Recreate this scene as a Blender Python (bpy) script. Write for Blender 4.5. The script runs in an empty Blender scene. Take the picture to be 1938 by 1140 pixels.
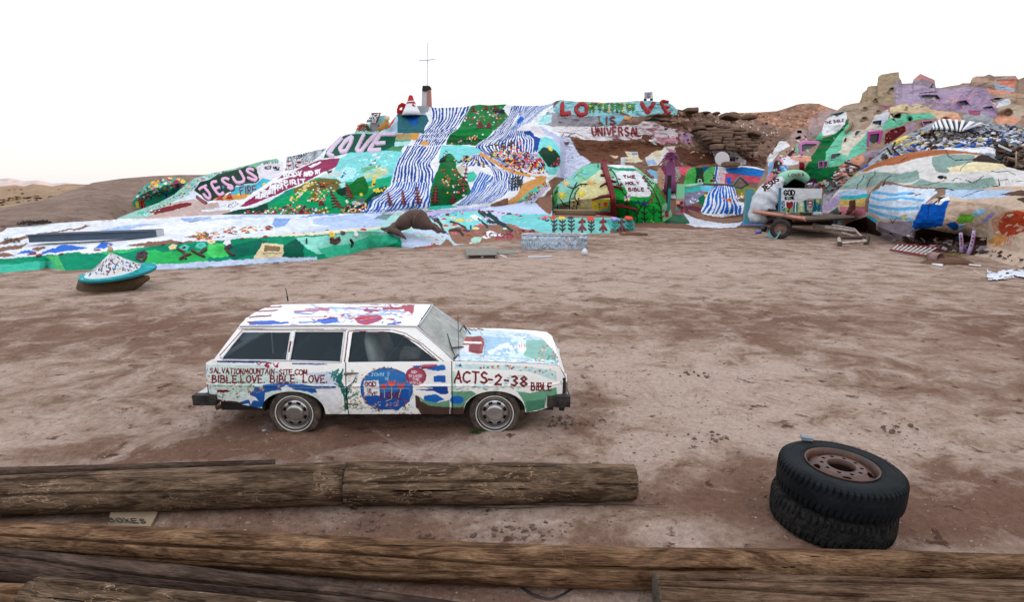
import bpy, math, random
import numpy as np
from mathutils import Vector, Matrix
random.seed(7); np.random.seed(7)
R = math.radians
scene = bpy.context.scene
COL = scene.collection

# ---------------------------------------------------------------- camera
FPX, IW, IH = 1060.0, 1938.0, 1140.0          # focal length and frame, in photograph pixels
PITCH = math.atan((570 - 352) / FPX)
CAMZ = 2.88
CP, SP = math.cos(PITCH), math.sin(PITCH)
cam_d = bpy.data.cameras.new('camera'); cam = bpy.data.objects.new('camera', cam_d); COL.objects.link(cam)
cam.location = (0, 0, CAMZ); cam.rotation_euler = (math.pi / 2 - PITCH, 0, 0)
cam_d.sensor_width = 36.0; cam_d.lens = 36.0 * FPX / IW
cam_d.clip_start = 0.1; cam_d.clip_end = 20000
scene.camera = cam

# ---------------------------------------------------------------- world, sun, exposure
SUN_EL, SUN_AZ = R(5.0), R(110.0)              # low sun behind the added ridge at the right, azimuth from +Y towards +X
w = bpy.data.worlds.new('World'); scene.world = w; w.use_nodes = True
nt = w.node_tree; nt.nodes.clear()
wo = nt.nodes.new('ShaderNodeOutputWorld'); bg = nt.nodes.new('ShaderNodeBackground')
sky = nt.nodes.new('ShaderNodeTexSky'); sky.sky_type = 'NISHITA'; sky.sun_disc = False
sky.sun_elevation = SUN_EL; sky.sun_rotation = SUN_AZ
sky.dust_density = 2.5; sky.air_density = 1.0
mul = nt.nodes.new('ShaderNodeMixRGB'); mul.blend_type = 'MULTIPLY'; mul.inputs[0].default_value = 1
mul.inputs[2].default_value = (0.6, 0.6, 0.6, 1)
add = nt.nodes.new('ShaderNodeMixRGB'); add.blend_type = 'ADD'; add.inputs[0].default_value = 1
# bright overcast in front of the sky: brightest overhead, dimmer and faintly warm towards the horizon
tc = nt.nodes.new('ShaderNodeTexCoord'); sx = nt.nodes.new('ShaderNodeSeparateXYZ'); cr_ = nt.nodes.new('ShaderNodeValToRGB')
nt.links.new(tc.outputs['Generated'], sx.inputs[0]); nt.links.new(sx.outputs[2], cr_.inputs[0])
for p_, c_ in ((0.0, (.66, .64, .635)), (.10, (.66, .66, .67)), (.35, (.80, .81, .83)), (1.0, (1.25, 1.29, 1.36))):
    e_ = cr_.color_ramp.elements[0] if p_ == 0 else cr_.color_ramp.elements[1] if p_ == 1 else cr_.color_ramp.elements.new(p_)
    e_.position = p_; e_.color = (*[q / 1.4 for q in c_], 1)
sc_ = nt.nodes.new('ShaderNodeMixRGB'); sc_.blend_type = 'MULTIPLY'; sc_.inputs[0].default_value = 1; sc_.inputs[2].default_value = (14, 14, 14, 1)
nt.links.new(cr_.outputs[0], sc_.inputs[1]); nt.links.new(sc_.outputs[0], add.inputs[2])
nt.links.new(sky.outputs[0], mul.inputs[1]); nt.links.new(mul.outputs[0], add.inputs[1])
nt.links.new(add.outputs[0], bg.inputs[0]); bg.inputs[1].default_value = 0.1
nt.links.new(bg.outputs[0], wo.inputs[0])
sd = bpy.data.lights.new('sun', 'SUN'); so = bpy.data.objects.new('sun', sd); COL.objects.link(so)
sd.energy = 5.0; sd.angle = R(1.0); sd.color = (1.0, 0.62, 0.34)
sdir = Vector((math.sin(SUN_AZ) * math.cos(SUN_EL), math.cos(SUN_AZ) * math.cos(SUN_EL), math.sin(SUN_EL)))
so.rotation_euler = sdir.to_track_quat('Z', 'Y').to_euler(); so.location = (60, 40, 30)
scene.view_settings.view_transform = 'Standard'; scene.view_settings.look = 'None'
scene.view_settings.exposure = 0.5; scene.view_settings.gamma = 1
scene.view_settings.use_curve_mapping = False

# ---------------------------------------------------------------- measuring helpers
def P(px, py, Y):
    """world point seen at photograph pixel (px,py) and standing Y metres in front (works on arrays)"""
    a = (px - 969.0) / FPX; b = -(py - 570.0) / FPX
    dy = CP + b * SP; dz = -SP + b * CP
    t = Y / dy
    return a * t, Y + 0 * t, CAMZ + dz * t
def PV(px, py, Y): return Vector(P(px, py, Y))
def GY(px, py, z=0.0):
    b = -(py - 570.0) / FPX
    dy = CP + b * SP; dz = -SP + b * CP
    return (z - CAMZ) / dz * dy
def G(px, py, z=0.0): return PV(px, py, GY(px, py, z))
def PX(x, y, z):
    zz = z - CAMZ
    d = y * CP - zz * SP; u = y * SP + zz * CP
    return 969 + FPX * x / d, 570 - FPX * u / d
def PPM(px, py, Y):
    """photograph pixels per metre there"""
    x, y, z = P(px, py, Y); return FPX / (y * CP - (z - CAMZ) * SP)

def hx(s, k=0.86):
    s = s.lstrip('#'); v = [int(s[i:i + 2], 16) / 255 for i in (0, 2, 4)]
    v = [c / 12.92 if c < 0.04045 else ((c + 0.055) / 1.055) ** 2.4 for c in v]; m = sum(v) / 3
    return tuple(k * min(1.0, max(0.004, m + (c - m) * 1.06)) ** 1.22 for c in v)

# ---------------------------------------------------------------- numpy noise
_rng = np.random.RandomState(3); _perm = _rng.permutation(256); _perm = np.concatenate([_perm] * 3); _val = _rng.rand(256) * 2 - 1
def vnoise(x, y, z=0.0):
    x, y, z = np.broadcast_arrays(np.asarray(x, float), np.asarray(y, float), np.asarray(z, float))
    xi = np.floor(x).astype(int); yi = np.floor(y).astype(int); zi = np.floor(z).astype(int)
    fx = x - xi; fy = y - yi; fz = z - zi
    fx = fx * fx * (3 - 2 * fx); fy = fy * fy * (3 - 2 * fy); fz = fz * fz * (3 - 2 * fz)
    def h(i, j, k): return _val[_perm[_perm[_perm[i & 255] + (j & 255)] + (k & 255)]]
    r = 0
    for dx in (0, 1):
        for dy in (0, 1):
            for dz in (0, 1):
                wgt = (fx if dx else 1 - fx) * (fy if dy else 1 - fy) * (fz if dz else 1 - fz)
                r = r + wgt * h(xi + dx, yi + dy, zi + dz)
    return r
def fbm(x, y, z=0.0, o=4):
    r = 0; a = 1.0; s = 0
    for i in range(o):
        f = 2.03 ** i
        r = r + a * vnoise(np.asarray(x) * f + 17.3 * i, np.asarray(y) * f + 5.1 * i, np.asarray(z) * f + 9.7 * i); s += a; a *= 0.5
    return r / s

# ---------------------------------------------------------------- materials
def _mat(name):
    m = bpy.data.materials.new(name); m.use_nodes = True
    n = m.node_tree; b = n.nodes['Principled BSDF']
    return m, n, b
def _noise(n, scale, detail=4, rough=0.6, vec=None, dist=0.0):
    t = n.nodes.new('ShaderNodeTexNoise'); t.inputs['Scale'].default_value = scale
    t.inputs['Detail'].default_value = detail; t.inputs['Roughness'].default_value = rough
    t.inputs['Distortion'].default_value = dist
    if vec is not None: n.links.new(vec, t.inputs['Vector'])
    return t
def _ramp(n, src, stops):
    r = n.nodes.new('ShaderNodeValToRGB'); e = r.color_ramp.elements
    while len(e) < len(stops): e.new(0.5)
    for i, (p, c) in enumerate(stops):
        e[i].position = p; e[i].color = (c, c, c, 1) if isinstance(c, (int, float)) else (*c, 1)
    n.links.new(src, r.inputs[0]); return r
def _mix(n, fac, a, b, mode='MIX'):
    m = n.nodes.new('ShaderNodeMixRGB'); m.blend_type = mode
    for i, v in ((0, fac), (1, a), (2, b)):
        if isinstance(v, (int, float)): m.inputs[i].default_value = v
        elif isinstance(v, tuple): m.inputs[i].default_value = (*v, 1)
        else: n.links.new(v, m.inputs[i])
    return m.outputs[0]
def _bump(n, b, src, strength, dist, prev=None):
    bp = n.nodes.new('ShaderNodeBump'); bp.inputs['Strength'].default_value = strength; bp.inputs['Distance'].default_value = dist
    n.links.new(src, bp.inputs['Height'])
    if prev is not None: n.links.new(prev, bp.inputs['Normal'])
    n.links.new(bp.outputs[0], b.inputs['Normal']); return bp.outputs[0]
def _obj(n): return n.nodes.new('ShaderNodeTexCoord').outputs['Object']
def _geo(n): return n.nodes.new('ShaderNodeNewGeometry').outputs['Position']

_pm = {}
def mat_attr(name, rough=0.75, scale=9.0, var=0.25, bump=0.5, bd=0.03, coat=0.0, coord='geo', spec=0.3):
    """paint whose base colour is the mesh's own colour attribute, with wear and fine relief"""
    if name in _pm: return _pm[name]
    m, n, b = _mat(name)
    v = _geo(n) if coord == 'geo' else _obj(n)
    at = n.nodes.new('ShaderNodeVertexColor'); at.layer_name = 'paint'
    n1 = _noise(n, scale, 6, 0.65, v); n2 = _noise(n, scale * 0.13, 4, 0.6, v)
    r1 = _ramp(n, n1.outputs[0], [(0.3, 1 - var), (0.65, 1 + 0.0)])
    r2 = _ramp(n, n2.outputs[0], [(0.3, 1 - var * 0.8), (0.7, 1.0)])
    c = _mix(n, 1, at.outputs[0], r1.outputs[0], 'MULTIPLY'); c = _mix(n, 1, c, r2.outputs[0], 'MULTIPLY')
    n.links.new(c, b.inputs['Base Color'])
    b.inputs['Roughness'].default_value = rough; b.inputs['Specular IOR Level'].default_value = spec
    if coat: b.inputs['Coat Weight'].default_value = coat; b.inputs['Coat Roughness'].default_value = 0.25
    if bump: _bump(n, b, n1.outputs[0], bump, bd)
    _pm[name] = m; return m
def mat_plain(name, col, rough=0.6, var=0.25, scale=12.0, bump=0.25, bd=0.01, metal=0.0, spec=0.4, dirt=None, dirt_amt=0.5):
    if name in _pm: return _pm[name]
    m, n, b = _mat(name); v = _geo(n)
    n1 = _noise(n, scale, 6, 0.65, v)
    r1 = _ramp(n, n1.outputs[0], [(0.3, 1 - var), (0.68, 1.0)])
    c = _mix(n, 1, tuple(col), r1.outputs[0], 'MULTIPLY')
    if dirt is not None:
        n2 = _noise(n, scale * 0.35, 8, 0.7, v, 0.6)
        r2 = _ramp(n, n2.outputs[0], [(0.5 - 0.22 * dirt_amt, 0.0), (0.62, 1.0)])
        inv = n.nodes.new('ShaderNodeMath'); inv.operation = 'MULTIPLY'; inv.inputs[1].default_value = dirt_amt
        n.links.new(r2.outputs[0], inv.inputs[0])
        c = _mix(n, inv.outputs[0], c, tuple(dirt))
    n.links.new(c, b.inputs['Base Color'])
    b.inputs['Roughness'].default_value = rough; b.inputs['Metallic'].default_value = metal
    b.inputs['Specular IOR Level'].default_value = spec
    if bump: _bump(n, b, n1.outputs[0], bump, bd)
    _pm[name] = m; return m

# ---------------------------------------------------------------- object helpers
def tag(o, label=None, cat=None, group=None, kind=None):
    if label: o['label'] = label
    if cat: o['category'] = cat
    if group: o['group'] = group
    if kind: o['kind'] = kind
    return o
def empty(name, loc=(0, 0, 0), label=None, cat=None, group=None, kind=None, rz=0.0):
    o = bpy.data.objects.new(name, None); COL.objects.link(o); o.location = loc; o.rotation_euler = (0, 0, rz)
    o.empty_display_size = 0.2
    return tag(o, label, cat, group, kind)
def link(name, me, parent=None, world=True):
    o = bpy.data.objects.new(name, me); COL.objects.link(o)
    if parent is not None:
        o.parent = parent
        if world:
            M = parent.matrix_world_cached if hasattr(parent, 'matrix_world_cached') else world_matrix(parent)
            o.matrix_parent_inverse = M.inverted()
    return o
def world_matrix(o):
    M = Matrix.LocRotScale(o.location, o.rotation_euler, o.scale)
    if o.parent: M = world_matrix(o.parent) @ o.matrix_parent_inverse @ M
    return M
def np_mesh(name, V, Q, mats, cols=None, smooth=True, mi=None):
    """mesh from an (n,3) array and an (m,4) quad array (or list of faces)"""
    me = bpy.data.meshes.new(name)
    V = np.asarray(V, np.float32)
    if isinstance(Q, np.ndarray):
        k = Q.shape[1]
        me.vertices.add(len(V)); me.vertices.foreach_set('co', V.ravel())
        me.loops.add(Q.size); me.loops.foreach_set('vertex_index', Q.ravel().astype(np.int32))
        me.polygons.add(len(Q)); me.polygons.foreach_set('loop_start', np.arange(len(Q), dtype=np.int32) * k)
        me.polygons.foreach_set('loop_total', np.full(len(Q), k, np.int32))
        me.update(calc_edges=True)
    else:
        me.from_pydata([tuple(v) for v in V], [], Q); me.update()
    for m in (mats if isinstance(mats, (list, tuple)) else [mats]): me.materials.append(m)
    if mi is not None: me.polygons.foreach_set('material_index', np.asarray(mi, np.int32))
    me.polygons.foreach_set('use_smooth', np.full(len(me.polygons), smooth, bool))
    if cols is not None:
        ca = me.color_attributes.new('paint', 'FLOAT_COLOR', 'POINT')
        c4 = np.ones((len(V), 4), np.float32); c4[:, :3] = cols
        ca.data.foreach_set('color', c4.ravel())
    return me
class MB:
    """collects shapes and links them as one mesh object"""
    def __init__(s): s.v = []; s.f = []; s.m = []; s.c = []; s.mats = []
    def mat(s, m):
        if m not in s.mats: s.mats.append(m)
        return s.mats.index(m)
    def add(s, vs, fs, m, col=None):
        o = len(s.v); k = s.mat(m)
        s.v += [tuple(v) for v in vs]; s.f += [tuple(i + o for i in f) for f in fs]; s.m += [k] * len(fs)
        s.c += [col or (0.5, 0.5, 0.5)] * len(vs); return s
    def box(s, c, d, m, rot=None, col=None, taper=1.0, jit=0.0):
        dx, dy, dz = [q / 2 for q in d]; vs = []
        for z in (-1, 1):
            for x, y in ((-1, -1), (1, -1), (1, 1), (-1, 1)):
                t = taper if z > 0 else 1
                p = Vector((x * dx * t, y * dy * t, z * dz))
                if jit: p += Vector([random.uniform(-jit, jit) for _ in range(3)])
                if rot is not None: p = rot @ p
                vs.append(p + Vector(c))
        return s.add(vs, [(3, 2, 1, 0), (4, 5, 6, 7), (0, 1, 5, 4), (1, 2, 6, 5), (2, 3, 7, 6), (3, 0, 4, 7)], m, col)
    def tube(s, pts, r, m, n=8, cap=True, col=None, flat=1.0, up=None):
        pts = [Vector(p) for p in pts]; rs = r if isinstance(r, (list, tuple)) else [r] * len(pts)
        vs = []; fs = []; ref = Vector(up) if up else None
        for i, p in enumerate(pts):
            d = (pts[min(i + 1, len(pts) - 1)] - pts[max(i - 1, 0)]).normalized()
            if ref is None: ref = Vector((0, 0, 1)) if abs(d.z) < 0.9 else Vector((1, 0, 0))
            a = d.cross(ref).normalized(); b = a.cross(d).normalized()
            if up is None: ref = b
            for k in range(n):
                t = 2 * math.pi * k / n; vs.append(p + a * math.cos(t) * rs[i] + b * math.sin(t) * rs[i] * flat)
        for i in range(len(pts) - 1):
            for k in range(n):
                fs.append((i * n + k, i * n + (k + 1) % n, (i + 1) * n + (k + 1) % n, (i + 1) * n + k))
        if cap: fs.append(tuple(range(n))[::-1]); fs.append(tuple(range((len(pts) - 1) * n, len(pts) * n)))
        return s.add(vs, fs, m, col)
    def lathe(s, prof, M, m, n=32, col=None, close=False):
        """prof: list of (r, z) spun round the local z axis, placed by matrix M"""
        vs = []; fs = []
        for r, z in prof:
            for k in range(n):
                t = 2 * math.pi * k / n; vs.append(M @ Vector((r * math.cos(t), r * math.sin(t), z)))
        L = len(prof)
        for i in range(L - 1 if not close else L):
            j = (i + 1) % L
            for k in range(n): fs.append((i * n + k, i * n + (k + 1) % n, j * n + (k + 1) % n, j * n + k))
        return s.add(vs, fs, m, col)
    def rough(s, amp, f=1.5):
        a = np.array([tuple(v) for v in s.v]); d = np.stack([fbm(a[:, 0] * f + k * 31, a[:, 1] * f, a[:, 2] * f, 4) for k in range(3)], -1) * amp
        s.v = [tuple(v) for v in a + d]; return s
    def build(s, name, parent=None, smooth=False, attr=False):
        me = np_mesh(name, np.array(s.v), s.f, s.mats, cols=np.array(s.c) if attr else None, smooth=smooth, mi=s.m)
        return link(name, me, parent)

# ---------------------------------------------------------------- brush strokes: alphabet and painter
FONT = {
 'A': [[(0, 0), (.33, 1), (.66, 0)], [(.12, .36), (.56, .36)]], 'B': [[(0, 0), (0, 1), (.4, .95), (.5, .75), (.38, .55), (0, .52)], [(.38, .55), (.58, .4), (.55, .12), (.35, 0), (0, 0)]],
 'C': [[(.6, .85), (.35, 1), (.08, .8), (0, .5), (.08, .18), (.35, 0), (.62, .15)]], 'D': [[(0, 0), (0, 1), (.35, .95), (.6, .7), (.62, .35), (.4, .05), (0, 0)]],
 'E': [[(.55, 1), (0, 1), (0, 0), (.58, 0)], [(0, .52), (.45, .52)]], 'F': [[(.55, 1), (0, 1), (0, 0)], [(0, .52), (.42, .52)]],
 'G': [[(.6, .82), (.35, 1), (.08, .8), (0, .5), (.08, .18), (.35, 0), (.6, .15), (.6, .45), (.36, .45)]], 'H': [[(0, 0), (0, 1)], [(.58, 0), (.58, 1)], [(0, .5), (.58, .5)]],
 'I': [[(.1, 0), (.1, 1)]], 'J': [[(.05, 1), (.55, 1)], [(.36, 1), (.36, .2), (.2, 0), (0, .18)]], 'K': [[(0, 0), (0, 1)], [(.55, 1), (0, .45), (.58, 0)]],
 'L': [[(0, 1), (0, 0), (.52, 0)]], 'M': [[(0, 0), (.08, 1), (.36, .3), (.64, 1), (.74, 0)]], 'N': [[(0, 0), (0, 1), (.55, 0), (.55, 1)]],
 'O': [[(.33, 1), (.08, .82), (0, .5), (.08, .18), (.33, 0), (.58, .18), (.66, .5), (.58, .82), (.33, 1)]], 'P': [[(0, 0), (0, 1), (.4, .97), (.55, .75), (.4, .5), (0, .45)]],
 'Q': [[(.33, 1), (.08, .82), (0, .5), (.08, .18), (.33, 0), (.58, .18), (.66, .5), (.58, .82), (.33, 1)], [(.4, .25), (.7, 0)]],
 'R': [[(0, 0), (0, 1), (.4, .97), (.52, .75), (.4, .52), (0, .48)], [(.25, .48), (.58, 0)]], 'S': [[(.55, .85), (.3, 1), (.05, .8), (.15, .58), (.45, .42), (.56, .2), (.3, 0), (0, .13)]],
 'T': [[(0, 1), (.62, 1)], [(.31, 1), (.31, 0)]], 'U': [[(0, 1), (0, .25), (.28, 0), (.56, .25), (.56, 1)]], 'V': [[(0, 1), (.3, 0), (.62, 1)]],
 'W': [[(0, 1), (.18, 0), (.4, .7), (.62, 0), (.8, 1)]], 'X': [[(0, 0), (.58, 1)], [(0, 1), (.58, 0)]], 'Y': [[(0, 1), (.3, .5), (.6, 1)], [(.3, .5), (.3, 0)]],
 'Z': [[(0, 1), (.55, 1), (0, 0), (.58, 0)]], '-': [[(.05, .48), (.4, .48)]], '.': [[(.05, 0), (.1, .03)]], ':': [[(.1, .2), (.1, .25)], [(.1, .7), (.1, .75)]],
 '1': [[(.05, .8), (.22, 1), (.22, 0)]], '2': [[(.02, .78), (.28, 1), (.55, .78), (.4, .45), (0, 0), (.6, .02)]], '3': [[(.02, .9), (.3, 1), (.52, .78), (.22, .54), (.55, .3), (.32, 0), (0, .1)]],
 '6': [[(.5, .95), (.15, .7), (0, .3), (.28, 0), (.54, .25), (.3, .5), (.03, .35)]], '8': [[(.3, .52), (.05, .75), (.3, 1), (.54, .76), (.3, .52), (0, .25), (.3, 0), (.6, .25), (.3, .52)]],
 ' ': []}
FW = {'I': .2, '.': .15, ':': .2, '1': .3, 'M': .78, 'W': .82, '-': .45, 'J': .55, ' ': .35}
def lay_text(s, x, y, h, wsc=1.0, ang=0.0, gap=0.22, slant=0.0, total=None):
    """list of letters, each a list of polylines; (x,y) = start of the base line, y growing downwards; ang in degrees, rising"""
    adv = [FW.get(c, .62) + gap for c in s]
    if total: wsc = total / (sum(adv) - gap) / h
    ca, sa = math.cos(R(ang)), math.sin(R(ang)); out = []; cx = 0
    for c, a in zip(s, adv):
        L = []
        for st in FONT.get(c, []):
            q = []
            for u, v in st:
                lx = (cx + u + slant * v) * wsc * h; ly = v * h
                q.append((x + lx * ca - ly * sa, y - lx * sa - ly * ca))
            L.append(q)
        if L: out.append(L)
        cx += a
    return out
def dens(pts, step):
    out = [pts[0]]
    for a, b in zip(pts[:-1], pts[1:]):
        d = math.dist(a, b); k = max(1, int(d / step))
        for i in range(1, k + 1): out.append(tuple(a[j] + (b[j] - a[j]) * i / k for j in range(len(a))))
    return out
def lerp_curve(C, n):
    C = np.array(C, float); s = np.linspace(0, len(C) - 1, n); i = np.minimum(s.astype(int), len(C) - 2); f = (s - i)[:, None]
    p0 = C[np.maximum(i - 1, 0)]; p1 = C[i]; p2 = C[i + 1]; p3 = C[np.minimum(i + 2, len(C) - 1)]
    return 0.5 * ((2 * p1) + (-p0 + p2) * f + (2 * p0 - 5 * p1 + 4 * p2 - p3) * f ** 2 + (-p0 + 3 * p1 - 3 * p2 + p3) * f ** 3)
CK = dict(w='#f1f3f8', b='#2059a8', B='#2a7ccc', a='#93dfe0', A='#c2eef0', l='#cfdcf4', k='#12241e', d='#0d4a37', g='#128049', G='#22a862', o='#7d7740',
          m='#86122f', M='#96395f', r='#c3122f', y='#efd45a', O='#dd5a2a', p='#d9a6cc', P='#4c2350', t='#dcab72', s='#937060', S='#9aa0a8', c='#ece0c0',
          q='#f07f94', n='#5a3a34', T='#3fae98', L='#c4b8dc', K='#201a18', v='#a98ab8', h='#e9a78f', e='#5ed0c0', x='#6c4634')
def ck(s): return hx(CK[s] if s in CK else s)
class Painter:
    def __init__(s, U, V, base, warp=1.0, wscale=5.0):
        s.U, s.V = U, V; N = len(U); s.c = np.zeros((N, 3)); s.c[:] = ck(base) if isinstance(base, str) else base
        s.h = np.zeros(N); s.set_warp(warp, wscale); s.x0 = s.y0 = 0; s.k = 1.0
        s.cut = np.zeros(N, bool)
    def set_warp(s, a, sc=5.0):
        s.wu = s.U + a * (fbm(s.U / sc, s.V / sc, 1.5, 3) * 1.6 + 1.5 * vnoise(s.U / (3.6 * sc), s.V / (3 * sc), 3.1))
        s.wv = s.V + a * (fbm(s.U / sc + 40, s.V / sc, 7.5, 3) * 1.6 + 1.5 * vnoise(s.U / (3.6 * sc), s.V / (3 * sc), 8.7))
    def T(s, pts): return [(s.x0 + x / s.k, s.y0 + y / s.k) for x, y in pts]
    def box(s, x0, x1, y0, y1): return np.nonzero((s.wu > x0) & (s.wu < x1) & (s.wv > y0) & (s.wv < y1))[0]
    def inpoly(s, pts):
        xs = [p[0] for p in pts]; ys = [p[1] for p in pts]
        I = s.box(min(xs), max(xs), min(ys), max(ys)); u = s.wu[I]; v = s.wv[I]; ins = np.zeros(len(I), bool)
        for (x1, y1), (x2, y2) in zip(pts, pts[1:] + pts[:1]):
            if y1 == y2: continue
            ins ^= ((v < y1) != (v < y2)) & (u < (x2 - x1) * (v - y1) / (y2 - y1) + x1)
        return I[ins]
    def put(s, I, col, h=0.0, var=0.0, alpha=1.0):
        c = np.array(ck(col) if isinstance(col, str) else col)
        if var:
            f = 1 + var * fbm(s.U[I] / 7, s.V[I] / 3, 3.3, 3)[:, None]; c = c * f
        s.c[I] = s.c[I] * (1 - alpha) + c * alpha
        if h: s.h[I] = np.maximum(s.h[I], h)
    def poly(s, col, pts, h=0.0, var=0.25, alpha=1.0): I = s.inpoly(s.T(pts)); s.put(I, col, h, var, alpha); return I
    def stroke(s, col, w, pts, h=0.0, raw=False, alpha=1.0):
        pts = pts if raw else s.T(pts); w2 = w / 2
        for (x1, y1), (x2, y2) in zip(pts[:-1], pts[1:]):
            I = s.box(min(x1, x2) - w2, max(x1, x2) + w2, min(y1, y2) - w2, max(y1, y2) + w2)
            if not len(I): continue
            u = s.wu[I]; v = s.wv[I]; dx, dy = x2 - x1, y2 - y1; L = dx * dx + dy * dy + 1e-9
            t = np.clip(((u - x1) * dx + (v - y1) * dy) / L, 0, 1)
            s.put(I[(u - x1 - t * dx) ** 2 + (v - y1 - t * dy) ** 2 < w2 * w2], col, h, 0, alpha)
    def ell(s, col, cx, cy, rx, ry, ang=0.0, h=0.0, raw=False, alpha=1.0, var=0.15):
        if not raw: (cx, cy), = s.T([(cx, cy)])
        m = max(rx, ry); I = s.box(cx - m, cx + m, cy - m, cy + m)
        if not len(I): return
        u = s.wu[I] - cx; v = s.wv[I] - cy; ca, sa = math.cos(R(ang)), math.sin(R(ang))
        a = u * ca - v * sa; b = u * sa + v * ca
        s.put(I[(a / rx) ** 2 + (b / ry) ** 2 < 1], col, h, var, alpha)
    def text(s, col, w, txt, x, y, h, ang=0.0, total=None, raw=False, **kw):
        if not raw: (x, y), = s.T([(x, y)]); h /= s.k; total = total / s.k if total else None
        for L in lay_text(txt, x, y, h, ang=ang, total=total, **kw):
            for st in L: s.stroke(col, w, st, raw=True)
    def stripes(s, col, n, left, right, duty=0.5, m=14, jit=0.22, base=None, dash=0.0):
        Lc = lerp_curve(s.T(left), m); Rc = lerp_curve(s.T(right), m)
        if base: s.put(s.inpoly([tuple(p) for p in Lc] + [tuple(p) for p in Rc[::-1]]), base, 0, 0.04)
        for i in range(n):
            ph = random.uniform(0, 50); ys = np.arange(m) * 0.35
            ja = jit * vnoise(ys + ph, 3.0, 0); jb = jit * vnoise(ys + ph, 11.0, 0)
            ua = ((i + 0.25 + ja) / n)[:, None]; ub = ((i + 0.25 + duty + jb) / n)[:, None]
            A = Lc * (1 - ua) + Rc * ua; B = Lc * (1 - ub) + Rc * ub
            s.put(s.inpoly([tuple(p) for p in A] + [tuple(p) for p in B[::-1]]), col, 0, 0.1)
    def dabs(s, n, cols, pts, r0=1.0, r1=2.5, asp=0.6, ang=0.0, h=0.0, adev=40):
        T = s.T(pts); xs = [p[0] for p in T]; ys = [p[1] for p in T]; k = 0; tries = 0
        while k < n and tries < n * 12:
            tries += 1
            x = random.uniform(min(xs), max(xs)); y = random.uniform(min(ys), max(ys)); ins = False
            for (x1, y1), (x2, y2) in zip(T, T[1:] + T[:1]):
                if (y < y1) != (y < y2) and x < (x2 - x1) * (y - y1) / (y2 - y1) + x1: ins = not ins
            if ins:
                r = random.uniform(r0, r1)
                s.ell(random.choice(cols), x, y, r, r * asp * random.uniform(.7, 1.2), ang + random.uniform(-adev, adev), h, True); k += 1
    def run(s, prog):
        """paint programme: one brush order a line (V view, P area, S stroke, E spot, T text, W stripes, D dabs)"""
        for ln in prog.strip().splitlines():
            ln = ln.split('//')[0].strip()
            if not ln: continue
            op, rest = ln[0], ln[1:].strip()
            def pp(t): return [tuple(float(q) for q in a.split(',')) for a in t.split()]
            if op == 'V': s.x0, s.y0, s.k = map(float, rest.split())
            elif op == 'P': a = rest.split(None, 1); s.poly(a[0], pp(a[1]))
            elif op == 'H': s.cut[s.inpoly(s.T(pp(rest)))] = True
            elif op == 'S': a = rest.split(None, 2); s.stroke(a[0], float(a[1]), pp(a[2]))
            elif op == 'E':
                a = rest.split(); v = [float(q) for q in a[1].split(',')]; rr = v[2:] + [v[2]] if len(v) == 3 else v[2:]
                s.ell(a[0], v[0], v[1], rr[0], rr[1], rr[2] if len(rr) > 2 else 0)
            elif op == 'T':
                a = rest.split(None, 6)
                s.text(a[0], float(a[1]), a[6], float(a[2].split(',')[0]), float(a[2].split(',')[1]), float(a[3]), float(a[4]), float(a[5]) or None)
            elif op == 'W':
                a = rest.split(None, 4); l, r = a[4].split('|'); s.stripes(a[0], int(a[1]), pp(l), pp(r), float(a[2]), base=None if a[3] == '0' else a[3])
            elif op == 'D':
                a = rest.split(None, 4); r0, r1, asp, an = map(float, a[2].split(','))
                s.dabs(int(a[0]), a[1].split('/'), pp(a[4]), r0, r1, asp, an)
            else: raise ValueError(ln)

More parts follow.
